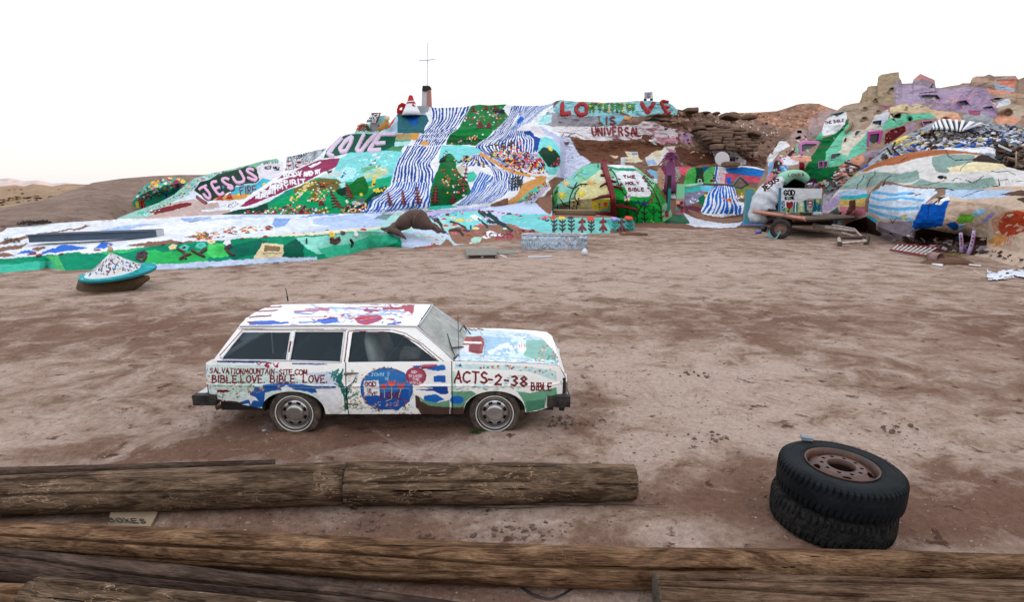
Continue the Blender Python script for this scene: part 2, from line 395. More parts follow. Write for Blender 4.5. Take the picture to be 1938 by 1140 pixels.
# ---------------------------------------------------------------- sheets: terrain and adobe skins
class Sheet:
    """skin over a row of surveyed contour lines, foot to crest; each contour = [(px, py, distance)]"""
    def __init__(s, x0, x1, contours, step=1.0, bumps=(), noise=0.15, nscale=2.0, back=(3.0, 1.5), skirt=0.3, seed=0.0, fine=0.03, rough=0.0):
        xs = np.arange(x0, x1 + step * 0.5, step); K = len(contours)
        py = np.array([np.interp(xs, [c[0] for c in ct], [c[1] for c in ct]) for ct in contours])
        iv = np.array([np.interp(xs, [c[0] for c in ct], [1 / c[2] for c in ct]) for ct in contours])
        rows_p, rows_d = [], []
        for k in range(K - 1):
            g = int(max(2, np.max(np.abs(py[k] - py[k + 1])) / step))
            for j in range(g + (k == K - 2)):
                f = j / g; rows_p.append(py[k] * (1 - f) + py[k + 1] * f); rows_d.append(1 / (iv[k] * (1 - f) + iv[k + 1] * f))
        U = np.tile(xs, (len(rows_p), 1)); V = np.array(rows_p); D = np.array(rows_d)
        for (cx, cy, rx, ry, a) in bumps: D = D - a * np.exp(-((U - cx) / rx) ** 2 - ((V - cy) / ry) ** 2)
        X, Y, Z = P(U, V, D)
        nz = noise * fbm(X / nscale + seed, Y / nscale, Z / nscale, 4)
        if fine: nz = nz + fine * fbm(X * 3 + seed, Y * 3, Z * 3, 3)
        if rough: nz = nz + rough * np.abs(fbm(X * 1.1 + seed, Y * 1.1, Z * 2.2, 4))
        D = D - nz
        s.xs, s.U, s.V, s.D = xs, U, V, D; s.back, s.skirt = back, skirt; s.step = step
    def finish(s, name, painter, mat, parent=None, relief=True):
        U, V, D = s.U, s.V, s.D
        if painter is not None and relief: D = D - painter.h.reshape(D.shape)
        X, Y, Z = P(U, V, D); C = painter.c.reshape(U.shape + (3,)); CU = painter.cut.reshape(U.shape)
        s.X, s.Y, s.Z = X, Y, Z
        rows = [(X[0], Y[0] + 0.05, Z[0] - s.skirt)] + [(X[i], Y[i], Z[i]) for i in range(len(X))]
        Cc = [C[0]] + [C[i] for i in range(len(X))]; cuts = [CU[0]] + list(CU)
        bd, dr = s.back
        if bd:
            for f in (0.08, 0.35, 1.0, 2.5):
                rows.append((X[-1] * (Y[-1] + bd * f) / Y[-1], Y[-1] + bd * f, Z[-1] - dr * f ** 1.5)); Cc.append(C[-1]); cuts.append(np.zeros_like(CU[0]))
        A = np.array([np.stack(r, -1) for r in rows]); nr, nc = A.shape[:2]
        idx = np.arange(nr * nc).reshape(nr, nc)
        Q = np.stack([idx[:-1, :-1], idx[:-1, 1:], idx[1:, 1:], idx[1:, :-1]], -1).reshape(-1, 4)
        cut = np.array(cuts).reshape(-1)
        if cut.any(): Q = Q[~cut[Q].all(1)]
        me = np_mesh(name, A.reshape(-1, 3), Q, mat, np.array(Cc).reshape(-1, 3))
        return link(name, me, parent)
    def uv(s): return s.U.ravel(), s.V.ravel()
    def at(s, px, py):
        """(point, outward normal) on the skin"""
        i = int(round((px - s.xs[0]) / s.step)); i = max(1, min(len(s.xs) - 2, i)); col = s.V[:, i]
        j = int(np.argmin(np.abs(col - py))); j = max(1, min(len(col) - 2, j))
        def q(a, b): a = max(0, min(s.X.shape[0] - 1, a)); b = max(0, min(s.X.shape[1] - 1, b)); return Vector((s.X[a, b], s.Y[a, b], s.Z[a, b]))
        D0 = s.D[j, i]
        k = 3; du = q(j, i + k) - q(j, i - k); dv = q(j + k, i) - q(j - k, i)
        n = du.cross(dv)
        if n.length < 1e-9: n = Vector((0, -1, 0.3))
        n.normalize()
        if n.y > 0.2: n = -n
        p = q(j, i); dd = p.y
        return PV(px, py, dd), n
def relief(sheet, name, polylines, width, mat, h=0.06, parent=None, label=None, taper=1.0, mb=None, step=2.0):
    """raised strokes lying on a sheet; width in photograph pixels"""
    own = mb is None; mb = mb or MB()
    for pl in polylines:
        pl = dens(pl, step); n = len(pl)
        if n < 2: continue
        vs, fs = [], []
        for i, (x, y) in enumerate(pl):
            a = pl[max(0, i - 1)]; b = pl[min(n - 1, i + 1)]; dx, dy = b[0] - a[0], b[1] - a[1]; L = math.hypot(dx, dy) or 1
            nx, ny = -dy / L, dx / L; wd = width / 2 * (1 + (taper - 1) * i / (n - 1)) * random.uniform(.93, 1.07)
            if i in (0, n - 1): wd *= 0.75
            p0, nn = sheet.at(x, y)
            q0, _ = sheet.at(x + nx * wd, y + ny * wd); q1, _ = sheet.at(x - nx * wd, y - ny * wd)
            q0.y = q1.y = 0
            q0 = PV(x + nx * wd, y + ny * wd, sheet.at(x + nx * wd, y + ny * wd)[0].y); q1 = PV(x - nx * wd, y - ny * wd, sheet.at(x - nx * wd, y - ny * wd)[0].y)
            for f, hh in ((0, -.02), (.12, h * .8), (.5, h), (.88, h * .8), (1, -.02)):
                base = q0.lerp(q1, f); vs.append(base + nn * hh)
        for i in range(n - 1):
            for k in range(4): fs.append((i * 5 + k, (i + 1) * 5 + k, (i + 1) * 5 + k + 1, i * 5 + k + 1))
        fs.append((0, 1, 2, 3, 4)); fs.append(tuple((n - 1) * 5 + k for k in (4, 3, 2, 1, 0)))
        mb.add(vs, fs, mat)
    if own:
        o = mb.build(name, parent, smooth=False)
        if label: o['label'] = label
        return o
_solid = {}
def solid(c, rough=0.65):
    key = (c, rough)
    if key not in _solid: _solid[key] = mat_plain('paint_' + (c if c.isalpha() else c.lstrip('#')), ck(c), rough, 0.22, 14, 0.3, 0.01)
    return _solid[key]

# ================================================================ GROUND
def mat_ground():
    m, n, b = _mat('desert_dirt'); v = _geo(n)
    mp = n.nodes.new('ShaderNodeMapping'); mp.inputs['Rotation'].default_value = (0, 0, R(10)); mp.inputs['Scale'].default_value = (0.75, 0.85, 1.0)
    n.links.new(v, mp.inputs['Vector']); sv = mp.outputs[0]
    big = _noise(n, 0.35, 5, 0.6, sv, 0.4); mid = _noise(n, 1.6, 8, 0.72, sv, 0.6); fine = _noise(n, 14, 8, 0.75, v); clod = _noise(n, 4.2, 8, 0.72, sv, 0.35)
    grit = _noise(n, 70, 4, 0.7, v)
    pale = (0.305, 0.208, 0.160); brown = (0.165, 0.090, 0.064); dark = (0.080, 0.038, 0.028); crust = (0.43, 0.330, 0.278)
    zc = n.nodes.new('ShaderNodeVertexColor'); zc.layer_name = 'paint'; zs = n.nodes.new('ShaderNodeSeparateColor'); n.links.new(zc.outputs[0], zs.inputs[0])
    def zoned(src, k):
        a = n.nodes.new('ShaderNodeMath'); a.operation = 'MULTIPLY_ADD'; n.links.new(zs.outputs[0], a.inputs[0]); a.inputs[1].default_value = k; n.links.new(src, a.inputs[2])
        s_ = n.nodes.new('ShaderNodeMath'); s_.operation = 'SUBTRACT'; n.links.new(a.outputs[0], s_.inputs[0]); s_.inputs[1].default_value = k * .5; return s_.outputs[0]
    c = _mix(n, _ramp(n, zoned(big.outputs[0], .5), [(0.34, 0.0), (0.62, 1.0)]).outputs[0], brown, pale)
    c = _mix(n, _ramp(n, zoned(mid.outputs[0], .30), [(0.46, 0.0), (0.62, 0.85)]).outputs[0], c, crust)
    c = _mix(n, _ramp(n, zoned(mid.outputs[0], .16), [(0.38, 0.8), (0.47, 0.0)]).outputs[0], c, brown)
    c = _mix(n, _ramp(n, clod.outputs[0], [(0.36, 0.95), (0.41, 0.0)]).outputs[0], c, dark)
    c = _mix(n, 1, c, _ramp(n, fine.outputs[0], [(0.3, 0.62), (0.62, 1.05)]).outputs[0], 'MULTIPLY')
    c = _mix(n, 1, c, _ramp(n, grit.outputs[0], [(0.32, 0.75), (0.6, 1.05)]).outputs[0], 'MULTIPLY')
    n.links.new(c, b.inputs['Base Color']); b.inputs['Roughness'].default_value = 0.95; b.inputs['Specular IOR Level'].default_value = 0.1
    a = _bump(n, b, clod.outputs[0], 0.9, 0.05); a = _bump(n, b, fine.outputs[0], 0.8, 0.025, a); _bump(n, b, grit.outputs[0], 0.5, 0.006, a)
    return m
M_GROUND = mat_ground()
def ground_h(x, y):
    near = np.clip(1.0 - np.abs(y - 12) / 60, 0.15, 1)
    h = 0.035 * fbm(x * 0.5, y * 0.5, 2.0, 4) * near + 0.018 * fbm(x * 2.3, y * 2.8, 5.0, 4) * np.clip(1 - y / 30, 0, 1)
    # wheel ruts and footprints churned into the dirt between the poles and the car
    h = h - 0.02 * np.clip(fbm(x * 3.1, y * 5.0, 9.0, 4) - 0.12, 0, 1) * np.clip(1 - y / 22, 0, 1) * 3
    for wx in (-2.58, -.2): h = h + .045 * np.exp(-((x - wx) / .42) ** 2 - ((y - 6.12) / .12) ** 2) + .05 * np.exp(-((x - wx - .42) / .12) ** 2 - ((y - 6.3) / .2) ** 2)
    for tx, a_ in ((1.9, .30), (3.3, .26), (5.2, .34)):     # faint wheel tracks crossing the yard
        q = (x - tx - (y - 7) * a_); h = h - .014 * np.exp(-(q / .11) ** 2) * np.clip((y - 5.5) / 2, 0, 1) * np.clip((30 - y) / 10, 0, 1)
    # dirt drifted against the tyre stack
    h = h + 0.08 * np.exp(-((x - 3.5) / 0.8) ** 2 - ((y - 5.2) / 0.5) ** 2)
    far = np.clip((y - 60) / 400, 0, 1); h = h - far * 1.5
    return h
def _axis(lo, hi, c0, c1, d, g):
    out = list(np.arange(c0, c1, d)); s = d; x = c1
    while x < hi: out.append(x); s *= g; x += s
    out.append(hi); s = d; x = c0 - d; pre = []
    while x > lo: pre.append(x); s *= g; x -= s
    pre.append(lo); return np.array(pre[::-1] + out)
gx = _axis(-4000, 4000, -6.0, 6.0, 0.035, 1.045)
gy = [-60, -20, -6, 0.0, 1.5]; y = 2.6
while y < 6000: gy.append(y); y += max(0.028, 0.0075 * y) if y < 60 else 0.06 * y
gy = np.array(gy + [6000.0])
GXX, GYY = np.meshgrid(gx, gy); GZ = ground_h(GXX, GYY)
idx = np.arange(GXX.size).reshape(GXX.shape)
Q = np.stack([idx[:-1, :-1], idx[:-1, 1:], idx[1:, 1:], idx[1:, :-1]], -1).reshape(-1, 4)
# where wind has left pale dust and where the damp red dirt is bare (surveyed patches)
ZU, ZV = PX(GXX, np.maximum(GYY, 2.0), GZ); ZN = np.full(GXX.shape, .5)
for cx_, cy_, rx_, ry_, am in ((1330, 770, 330, 75, .45), (1150, 695, 300, 40, .3), (1720, 850, 260, 50, .35), (700, 545, 900, 26, .3), (1250, 500, 500, 22, .35), (150, 720, 260, 40, .15), (60, 830, 200, 40, .25), (900, 850, 260, 22, .25), (1150, 990, 260, 30, .2),
                               (1300, 950, 220, 40, -.4), (1800, 960, 260, 60, -.4), (1130, 770, 70, 40, -.5), (200, 640, 360, 50, -.18), (1600, 620, 420, 40, -.15), (700, 820, 320, 26, -.3), (300, 860, 300, 20, -.3), (1850, 720, 260, 60, -.18), (900, 600, 400, 20, -.1), (700, 1010, 300, 30, -.25)):
    ZN += am * np.exp(-((ZU - cx_) / rx_) ** 2 - ((ZV - cy_) / ry_) ** 2)
ZN = np.clip(ZN, 0, 1); ground = link('ground', np_mesh('ground', np.stack([GXX, GYY, GZ], -1).reshape(-1, 3), Q, M_GROUND, np.repeat(ZN.reshape(-1, 1), 3, 1)))
tag(ground, 'bare reddish brown desert dirt with pale crusted patches', kind='structure')
def gh(x, y): return float(ground_h(np.array([x]), np.array([y]))[0])

# small stones and clods strewn over the dirt
def strew(name, n, label, col, smin, smax, area, seed):
    rnd = random.Random(seed); mb = MB(); m = mat_plain(name + '_dirt', col, 0.95, 0.4, 30, 0.5, 0.01)
    for _ in range(n):
        y = area[2] * (area[3] / area[2]) ** rnd.random(); x = rnd.uniform(area[0], area[1]) * (0.35 + y / area[3] * 1.0) if area[3] > 12 else rnd.uniform(area[0], area[1])
        if fbm(np.array([x * .6]), np.array([y * .6]), 4.0, 3)[0] < -0.05 and rnd.random() < .7: continue
        s = rnd.uniform(smin, smax) * (0.6 + 0.4 * rnd.random()); z = gh(x, y); t0 = rnd.uniform(0, 6)
        vs = [(x, y, z + s * .55)]
        for k in range(5):
            t = t0 + k * 1.2566; r = s * rnd.uniform(.7, 1.2); vs.append((x + math.cos(t) * r, y + math.sin(t) * r * .8, z + s * rnd.uniform(0.1, .3)))
        for k in range(5):
            t = t0 + k * 1.2566; r = s * 1.15; vs.append((x + math.cos(t) * r, y + math.sin(t) * r * .8, z - s * .4))
        fs = [(0, 1 + k, 1 + (k + 1) % 5) for k in range(5)] + [(1 + k, 6 + k, 6 + (k + 1) % 5, 1 + (k + 1) % 5) for k in range(5)]
        mb.add(vs, fs, m)
    return tag(mb.build(name), label, kind='stuff')
strew('clods', 5200, 'small dark clods of dirt strewn over the bare ground', (0.15, 0.09, 0.07), 0.006, 0.022, (-9, 9, 3.3, 26), 5)
strew('gravel', 2600, 'pale gravel scattered over the bare ground', (0.36, 0.28, 0.24), 0.005, 0.014, (-8, 8, 3.3, 22), 8)

# ================================================================ FAR TERRAIN
def dirt_mat(name, lo, hi, rock=0.5, scale=1.0):
    m, n, b = _mat(name); v = _geo(n)
    n0 = _noise(n, 0.12 * scale, 6, 0.65, v, 0.5); n1 = _noise(n, 0.9 * scale, 8, 0.72, v, 0.8); n2 = _noise(n, 5 * scale, 6, 0.75, v)
    c = _mix(n, _ramp(n, n0.outputs[0], [(0.35, 0.0), (0.65, 1.0)]).outputs[0], lo, hi)
    c = _mix(n, _ramp(n, n1.outputs[0], [(0.34, 0.75), (0.5, 0.0)]).outputs[0], c, tuple(q * .45 for q in lo))
    c = _mix(n, _ramp(n, n1.outputs[0], [(0.58, 0.0), (0.72, rock)]).outputs[0], c, tuple(min(1, q * 1.45) for q in hi))
    c = _mix(n, 1, c, _ramp(n, n2.outputs[0], [(0.3, 0.7), (0.65, 1.05)]).outputs[0], 'MULTIPLY')
    n.links.new(c, b.inputs['Base Color']); b.inputs['Roughness'].default_value = 0.95; b.inputs['Specular IOR Level'].default_value = 0.1
    a = _bump(n, b, n1.outputs[0], 1.0, 0.35 / scale); _bump(n, b, n2.outputs[0], 0.8, 0.08 / scale, a)
    return m
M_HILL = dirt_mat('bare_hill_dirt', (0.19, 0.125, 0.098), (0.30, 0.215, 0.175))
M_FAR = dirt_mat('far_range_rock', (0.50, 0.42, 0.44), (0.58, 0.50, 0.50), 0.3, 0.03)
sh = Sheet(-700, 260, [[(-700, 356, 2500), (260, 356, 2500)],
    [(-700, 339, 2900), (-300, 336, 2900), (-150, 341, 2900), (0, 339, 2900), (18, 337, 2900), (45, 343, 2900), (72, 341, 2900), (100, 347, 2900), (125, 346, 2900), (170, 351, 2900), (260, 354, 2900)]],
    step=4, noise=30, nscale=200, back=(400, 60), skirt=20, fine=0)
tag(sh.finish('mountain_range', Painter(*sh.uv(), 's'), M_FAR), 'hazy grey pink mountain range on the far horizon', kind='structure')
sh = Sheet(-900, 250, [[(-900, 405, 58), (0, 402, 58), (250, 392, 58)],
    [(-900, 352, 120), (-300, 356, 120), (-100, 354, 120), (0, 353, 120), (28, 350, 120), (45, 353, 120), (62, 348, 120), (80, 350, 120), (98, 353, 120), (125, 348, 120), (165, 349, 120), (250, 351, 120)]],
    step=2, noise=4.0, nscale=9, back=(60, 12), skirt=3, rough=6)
tag(sh.finish('far_hills', Painter(*sh.uv(), 's'), dirt_mat('sunset_far_hill', (.30, .19, .12), (.42, .29, .19))), 'low brown desert hills catching orange sunset light', kind='structure')  # base colour lightened and warmed to carry the sunset glow
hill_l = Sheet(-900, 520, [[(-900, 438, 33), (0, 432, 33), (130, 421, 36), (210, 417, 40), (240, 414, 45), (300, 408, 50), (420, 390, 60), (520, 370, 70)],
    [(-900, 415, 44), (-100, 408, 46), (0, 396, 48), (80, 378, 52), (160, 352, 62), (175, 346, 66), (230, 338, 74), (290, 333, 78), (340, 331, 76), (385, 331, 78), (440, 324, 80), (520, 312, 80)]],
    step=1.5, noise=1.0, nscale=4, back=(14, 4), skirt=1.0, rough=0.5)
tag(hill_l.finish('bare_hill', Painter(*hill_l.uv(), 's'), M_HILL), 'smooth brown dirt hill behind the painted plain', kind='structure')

# ================================================================ PAINTED TERRACE (sea of paint behind a low green adobe bank)
M_ADOBE = mat_attr('painted_adobe', 0.8, 4.0, 0.22, 0.8, 0.08, spec=0.1)
def gd(px, py, z=0.0): return float(GY(float(px), float(py), z))
def line(pts, z=None, add=0.0):
    return [(p[0], p[1], (gd(p[0], p[1], z) if len(p) == 2 else p[2]) + add) for p in pts]
FOOT = [(-260, 526), (0, 517), (30, 514), (75, 511), (90, 507), (105, 511), (125, 513), (150, 511), (220, 510), (300, 511), (370, 508), (420, 504), (520, 497), (600, 492), (640, 485), (660, 482), (700, 470), (740, 466), (800, 470), (850, 467), (880, 462), (930, 458), (990, 454), (1040, 448)]
TOPZ = 0.0
terr = Sheet(-260, 1045, [
    line(FOOT, 0.0),
    [(-260, 496, 19.2), (0, 489, 19.6), (60, 484, 19.9), (150, 479, 20.2), (190, 476, 20.3), (270, 468, 20.4), (330, 460, 20.6), (400, 455, 21.2), (480, 448, 22.0), (560, 446, 22.8), (620, 442, 23.4), (660, 438, 24.4), (700, 438, 26.2), (760, 440, 28.0), (820, 440, 29.5), (880, 438, 31.5), (930, 434, 33), (985, 420, 35.5), (1045, 410, 38)],
    [(-260, 430, 34), (0, 429, 34.5), (60, 425, 35.5), (130, 419, 37.5), (230, 418, 38.5), (300, 411, 42), (430, 405, 43.5), (560, 404, 43.6), (690, 402, 43.8), (760, 403, 42.5), (800, 397, 42.8), (860, 393, 43.0), (920, 388, 43.5), (980, 380, 44.5), (1045, 368, 46)]],
    step=1.0, noise=0.06, nscale=1.5, back=(6, 0.2), skirt=0.35, fine=0.05,
    bumps=[(770, 460, 45, 14, 0.6), (540, 470, 60, 20, 0.25), (420, 480, 12, 14, -0.25)])
tp = Painter(*terr.uv(), 'l', warp=1.5)
tp.run('''
V 0 380 6.333
P #e9ecf4 -1700,300 3600,80 3600,500 -1700,800
P s -1700,320 0,330 130,300 0,380 -1700,420
P s 0,500 300,420 600,380 950,320 1020,280 1080,300 960,340 700,380 420,430 150,500 60,520 0,530
P s 0,560 200,530 350,520 260,570 100,600 0,610
P s -1700,560 0,540 0,640 -1700,700
P s -200,620 60,625 190,655 60,680 -200,690
P #3f7fd8 190,625 280,595 430,600 330,635 200,632
P #3f7fd8 500,610 640,570 700,540 900,530 1050,560 900,600 700,620 480,640
P #3f7fd8 1100,580 1200,500 1290,490 1360,530 1250,570 1130,600
P s 380,590 400,565 540,550 560,570 450,595
P w 1010,580 1180,490 1220,500 1150,560 1060,600
P w 700,620 1350,560 1900,450 2100,540 1500,600 1000,610 600,670
P s 1500,540 1700,510 2000,480 2900,500 2700,560 2100,540 1750,560
V 0 320 4.0375
P #dcc9c6 560,395 900,380 1150,340 1500,300 1500,360 1200,380 560,400
P #b7cdec 760,480 900,440 1100,420 1380,400 1380,420 1000,470 900,484
P #a9c1e8 1380,380 1600,370 1640,395 1500,410 1400,400
P #98a0a8 1430,400 1640,390 1630,405 1460,412
P w 1000,460 1250,410 1400,400 1500,440 1500,500 1100,500
P l 1500,390 1900,350 2600,340 3200,330 3200,420 2500,440 1900,430
''')
tp.run('''
V 540 290 6.056
P #e6edf6 -700,760 0,720 400,690 900,650 950,700 700,800 300,880 -600,960
P #8fb0e4 130,730 380,700 560,680 640,680 500,710 200,735
P #9db8ea -60,760 60,750 20,800 -100,820
P #c2d3f0 320,760 500,720 900,690 1000,740 1180,760 1300,720 1340,770 1200,830 900,850 600,860 500,830 320,810
P #7f9b9e 1000,750 1130,700 1300,660 1660,620 1700,680 1560,740 1400,740 1200,760
P e 1650,610 1900,590 1938,600 1938,640 1760,660 1660,640
P #e9e4d2 -500,960 0,930 600,880 1180,830 1180,870 600,920 0,960 -500,1000
V 240 270 6.056
P #9bb6e6 1660,940 1700,870 1870,870 1860,900 1800,960 1700,970
P w 300,1000 600,930 900,900 1300,870 1200,930 900,1000 400,1040
P s 640,1085 800,1060 900,1020 940,1040 960,1100
''')
# green bank
tp.run('''
V 0 0 1
P #10a080 -270,530 -270,494 0,490 60,485 150,479 190,477 270,469 330,461 400,456 480,449 560,447 600,444 700,440 760,450 760,480 640,490 520,500 400,508 300,514 150,514
P #59c8b2 -270,530 -270,500 0,500 60,497 110,492 118,515 60,514
P #6ac98a 85,486 110,484 118,500 124,513 108,512 100,498
P #52cf86 190,478 280,469 250,476 200,482
P #52cf7e 270,475 300,472 318,492 290,500 268,502 262,488
P #48c277 282,478 350,474 400,476 392,498 330,502 285,502
P #0d9a78 285,468 420,456 480,450 470,462 380,468 300,476
P #6adf88 395,462 420,460 440,486 400,489 392,480
P #0c7a66 425,466 490,452 505,458 500,478 440,492 428,480
P #0a6e5c 540,462 560,452 572,460 575,486 520,496 512,480
P c 478,494 488,478 496,462 534,462 536,478 530,494
P #9a8868 500,466 530,466 528,476 500,476
P #b9a789 498,478 532,480 530,482 498,481
P l 190,497 300,500 400,495 520,488 600,486 600,492 520,497 420,505 300,512 220,510
P #a5e6da 560,450 640,444 700,440 700,460 660,474 600,480 580,470
P #56cfae 600,470 660,462 700,446 740,440 758,452 740,466 700,472 660,484 620,490
P #8fd8c4 640,440 690,436 740,432 740,444 690,446
''')
# dirt slope, flowers and written verse in front of the mountain
tp.run('''
V 820 400 8.075
P #a07e6c -420,760 -330,560 0,500 220,420 420,540 760,420 1300,300 1938,330 1938,700 -400,800
P #a07e6c 200,260 700,200 1160,180 1400,280 1700,300 1938,340 1938,420 1300,420 800,560 300,480
P #b7dfdd -600,40 -100,60 400,200 200,330 100,300 -100,260 -500,340 -800,340 -800,200
P #cfe6ee -200,300 100,350 260,430 420,520 340,530 200,430 100,520 -100,440 -420,420
P w 420,530 560,490 800,485 860,495 700,520 480,545
P w 750,400 800,320 860,290 960,320 1110,350 1080,380 900,400 820,420
P #bfe3d4 560,440 640,390 760,400 720,480 580,480
P a 100,80 220,20 600,0 800,40 840,200 640,180 600,260 500,280 400,180 200,160
P #8fd6d8 1020,120 1100,60 1300,40 1938,60 1938,380 1640,310 1400,260 1200,200 1080,160
P w 560,60 640,50 740,100 700,140 600,120
P #c9bedd -160,30 200,-40 700,-60 700,0 300,20 0,100
S k 3 -400,150 -100,240 0,260 150,330
S n 6 -130,180 60,300 130,310
S n 6 0,190 120,300
S n 4 -40,80 100,200 180,330
S #1f3238 4 20,80 130,200
S n 6 260,300 380,290 440,350
S n 5 270,150 360,180 480,240
S #1e4a4c 5 700,0 860,150 1000,180 1220,290
S #1e4a4c 5 780,20 940,130 1100,200
S #1e4a4c 5 860,30 1000,150 1060,180
S #1e4a4c 4 680,110 740,160 820,240
S #1e4a4c 4 820,160 960,170
S k 3 570,210 560,260
S #2c4a3a 2 160,300 230,360
S m 3 200,60 240,70
''')
# ripples at the foot of the painted waterfalls
tp.run('''
V 780 290 6.056
P #dfe3f2 230,750 330,680 500,640 900,580 1080,560 1060,600 900,640 620,660 400,700 260,740
W #8297cf 7 0.45 0 900,570 600,630 330,680 180,760 | 1050,610 800,650 520,680 300,740
P s 560,600 800,560 1080,500 1120,560 1000,600 820,590 640,620
P s 1400,560 1480,480 1560,420 1620,560 1640,640 1560,700 1480,640
''')
tp.run('V 820 400 8.075\nT m 2.2 760,388 62 -3 340 ACTS\nT m 1.8 1110,358 52 3 470 2:38\nT #a83a62 1.8 960,440 50 6 540 BIBLE')
terrace = terr.finish('painted_plain', tp, M_ADOBE)
tag(terrace, 'low adobe plain painted white and blue like sea, edged by a green bank', kind='structure')

# flowers moulded on the bank and slope
def flower_mesh(name, c1, c2, ring=False):
    mb = MB(); n = 10; m1, m2 = solid(c1), solid(c2); vs = []
    prof = [(1.0, -0.1), (1.06, 0.25), (0.78, 0.55), (0.42, 0.45)]
    for r, z in prof:
        for k in range(n):
            t = 2 * math.pi * k / n; q = r * (1 + 0.12 * math.cos(t * 5 + .3)); vs.append((q * math.cos(t), q * math.sin(t), z))
    fs = []
    for i in range(3):
        for k in range(n): fs.append((i * n + k, i * n + (k + 1) % n, (i + 1) * n + (k + 1) % n, (i + 1) * n + k))
    mb.add(vs, fs, m1)
    vs = [(0.42 * math.cos(2 * math.pi * k / n), 0.42 * math.sin(2 * math.pi * k / n), 0.45) for k in range(n)] + [(0, 0, 0.18 if ring else 0.6)]
    mb.add(vs, [(k, (k + 1) % n, n) for k in range(n)], m2)
    return np_mesh(name, np.array(mb.v), mb.f, mb.mats, smooth=False, mi=mb.m)
_fl = {}
def flower(sheet, px, py, r, c1, c2='k', parent=None, name='flower', squash=1.0, label=None):
    key = (c1, c2)
    if key not in _fl: _fl[key] = flower_mesh('flower', c1, c2, c2 in ('k', 'n', 'P'))
    p, nrm = sheet.at(px, py); s = r / PPM(px, py, p.y)
    up = (nrm + Vector((0, -0.5, 0.5))).normalized()
    o = bpy.data.objects.new(name, _fl[key]); COL.objects.link(o)
    M = up.to_track_quat('Z', 'Y').to_matrix().to_4x4() @ Matrix.Rotation(random.uniform(0, 6), 4, 'Z')
    o.parent = parent
    W = Matrix.Translation(p) @ M @ Matrix.Diagonal((s, s * squash, s * 0.55, 1))
    o.matrix_parent_inverse = world_matrix(parent).inverted() if parent else Matrix()
    o.matrix_basis = W
    if label: o['label'] = label
    return o
def flowers(sheet, spec, parent, k=1.0, x0=0, y0=0):
    for t in spec.split():
        a = t.split(','); c1 = a[3]; c2 = a[4] if len(a) > 4 else 'n'
        flower(sheet, x0 + float(a[0]) / k, y0 + float(a[1]) / k, float(a[2]), c1, c2, parent)
flowers(terr, '''20,130,4,P 50,165,4.5,P 165,125,5,O 300,110,6,c,t 190,228,5.5,O 320,215,5,O 405,150,8,y,y 545,150,7,c,t 650,270,6.5,c,y 500,305,6.5,P 320,345,5,q
 540,370,4.5,r 620,80,6,w,w 800,125,5.5,p,w 745,15,5.5,m 840,5,4,m 900,5,4,m 720,215,5.5,q,m 940,205,4,L,b 1000,25,3.5,q 1070,38,4,O 1160,45,5,P 1275,60,4.5,q,P 1335,75,3,P
 1095,270,4,A,A 1270,240,3.5,q 660,320,3.5,q 440,40,3.5,q 50,440,3.5,q 60,480,3,q,w -20,400,3,q,w 215,45,3.5,m,m 345,60,2.5,b,b''', terrace, 8.075, 820, 400)
flowers(terr, '''530,935,6.5,y,t 655,915,5.5,P 800,925,6,w,w 893,882,6,r 478,885,3,m 1240,805,3.5,r 1300,790,3,P,P 1465,855,6,c,t 905,845,2.5,k 325,908,2,r 95,920,3,m,m 205,925,2,k 1625,735,3,k 1860,705,4,m
 1530,920,3,q,w 1465,950,3,q,w 1640,960,3,q,w 1690,1040,3.5,r,w 1800,960,3,q 1580,970,2.5,q,w 1660,1070,3,r,q''', terrace, 6.056, 540, 290)
flowers(terr, '''1510,315,7,c,y 1610,325,8.5,e,n 1755,305,9,e,T 1848,270,6.5,c,t 1240,380,10,P,k 280,378,7,m,m 340,386,5,m,m 848,345,5.5,m,m 1735,240,4,r,m 1425,290,3.5,m,m 1570,275,3,m,m 535,376,4,x,x''', terrace, 4.614, 0, 400)
flowers(terr, '430,460,6.5,w,w 433,467,6,P,k 458,452,3,m 397,453,4,r,m 502,448,4,r,m', terrace)
# moulded brown arms under the big flowers
for lab, pl in (('brown moulded plant arm', [[(258, 488), (266, 494), (274, 502)], [(270, 497), (278, 484)]]), ('brown moulded plant arm', [[(336, 472), (348, 478), (352, 492)], [(340, 492), (352, 484), (362, 482)]]),
                ('brown moulded plant arm', [[(362, 474), (376, 482), (388, 487)], [(378, 480), (392, 472)]]), ('brown moulded plant arm', [[(426, 470), (436, 480), (444, 484)]]),
                ('brown moulded plant arm', [[(624, 452), (634, 456), (640, 450)], [(624, 458), (636, 461), (642, 456), (640, 449)]]), ('black moulded bird', [[(580, 453), (580, 462)]]), ('black moulded plant stem', [[(662, 453), (667, 460), (664, 468)]])):
    relief(terr, 'moulded_arm', pl, 5.0 if 'brown' in lab else 3.5, solid('n' if 'brown' in lab else 'k'), 0.07, terrace)
# cluster of small flowers in the middle of the plain
for _ in range(95):
    x = random.gauss(0, 1); px = 425 + 140 * (random.random() - .5) ; t = (px - 355) / 140
    py = 450 - 8 - 14 * t + (random.random() - .5) * (16 * (1 - t) + 7)
    if px > 400 or py > 436: flower(terr, px + 18, py + 4, random.uniform(2.6, 4.6), random.choice('r y q P m A w O c m P r'.split()), random.choice('nkyP'), terrace)

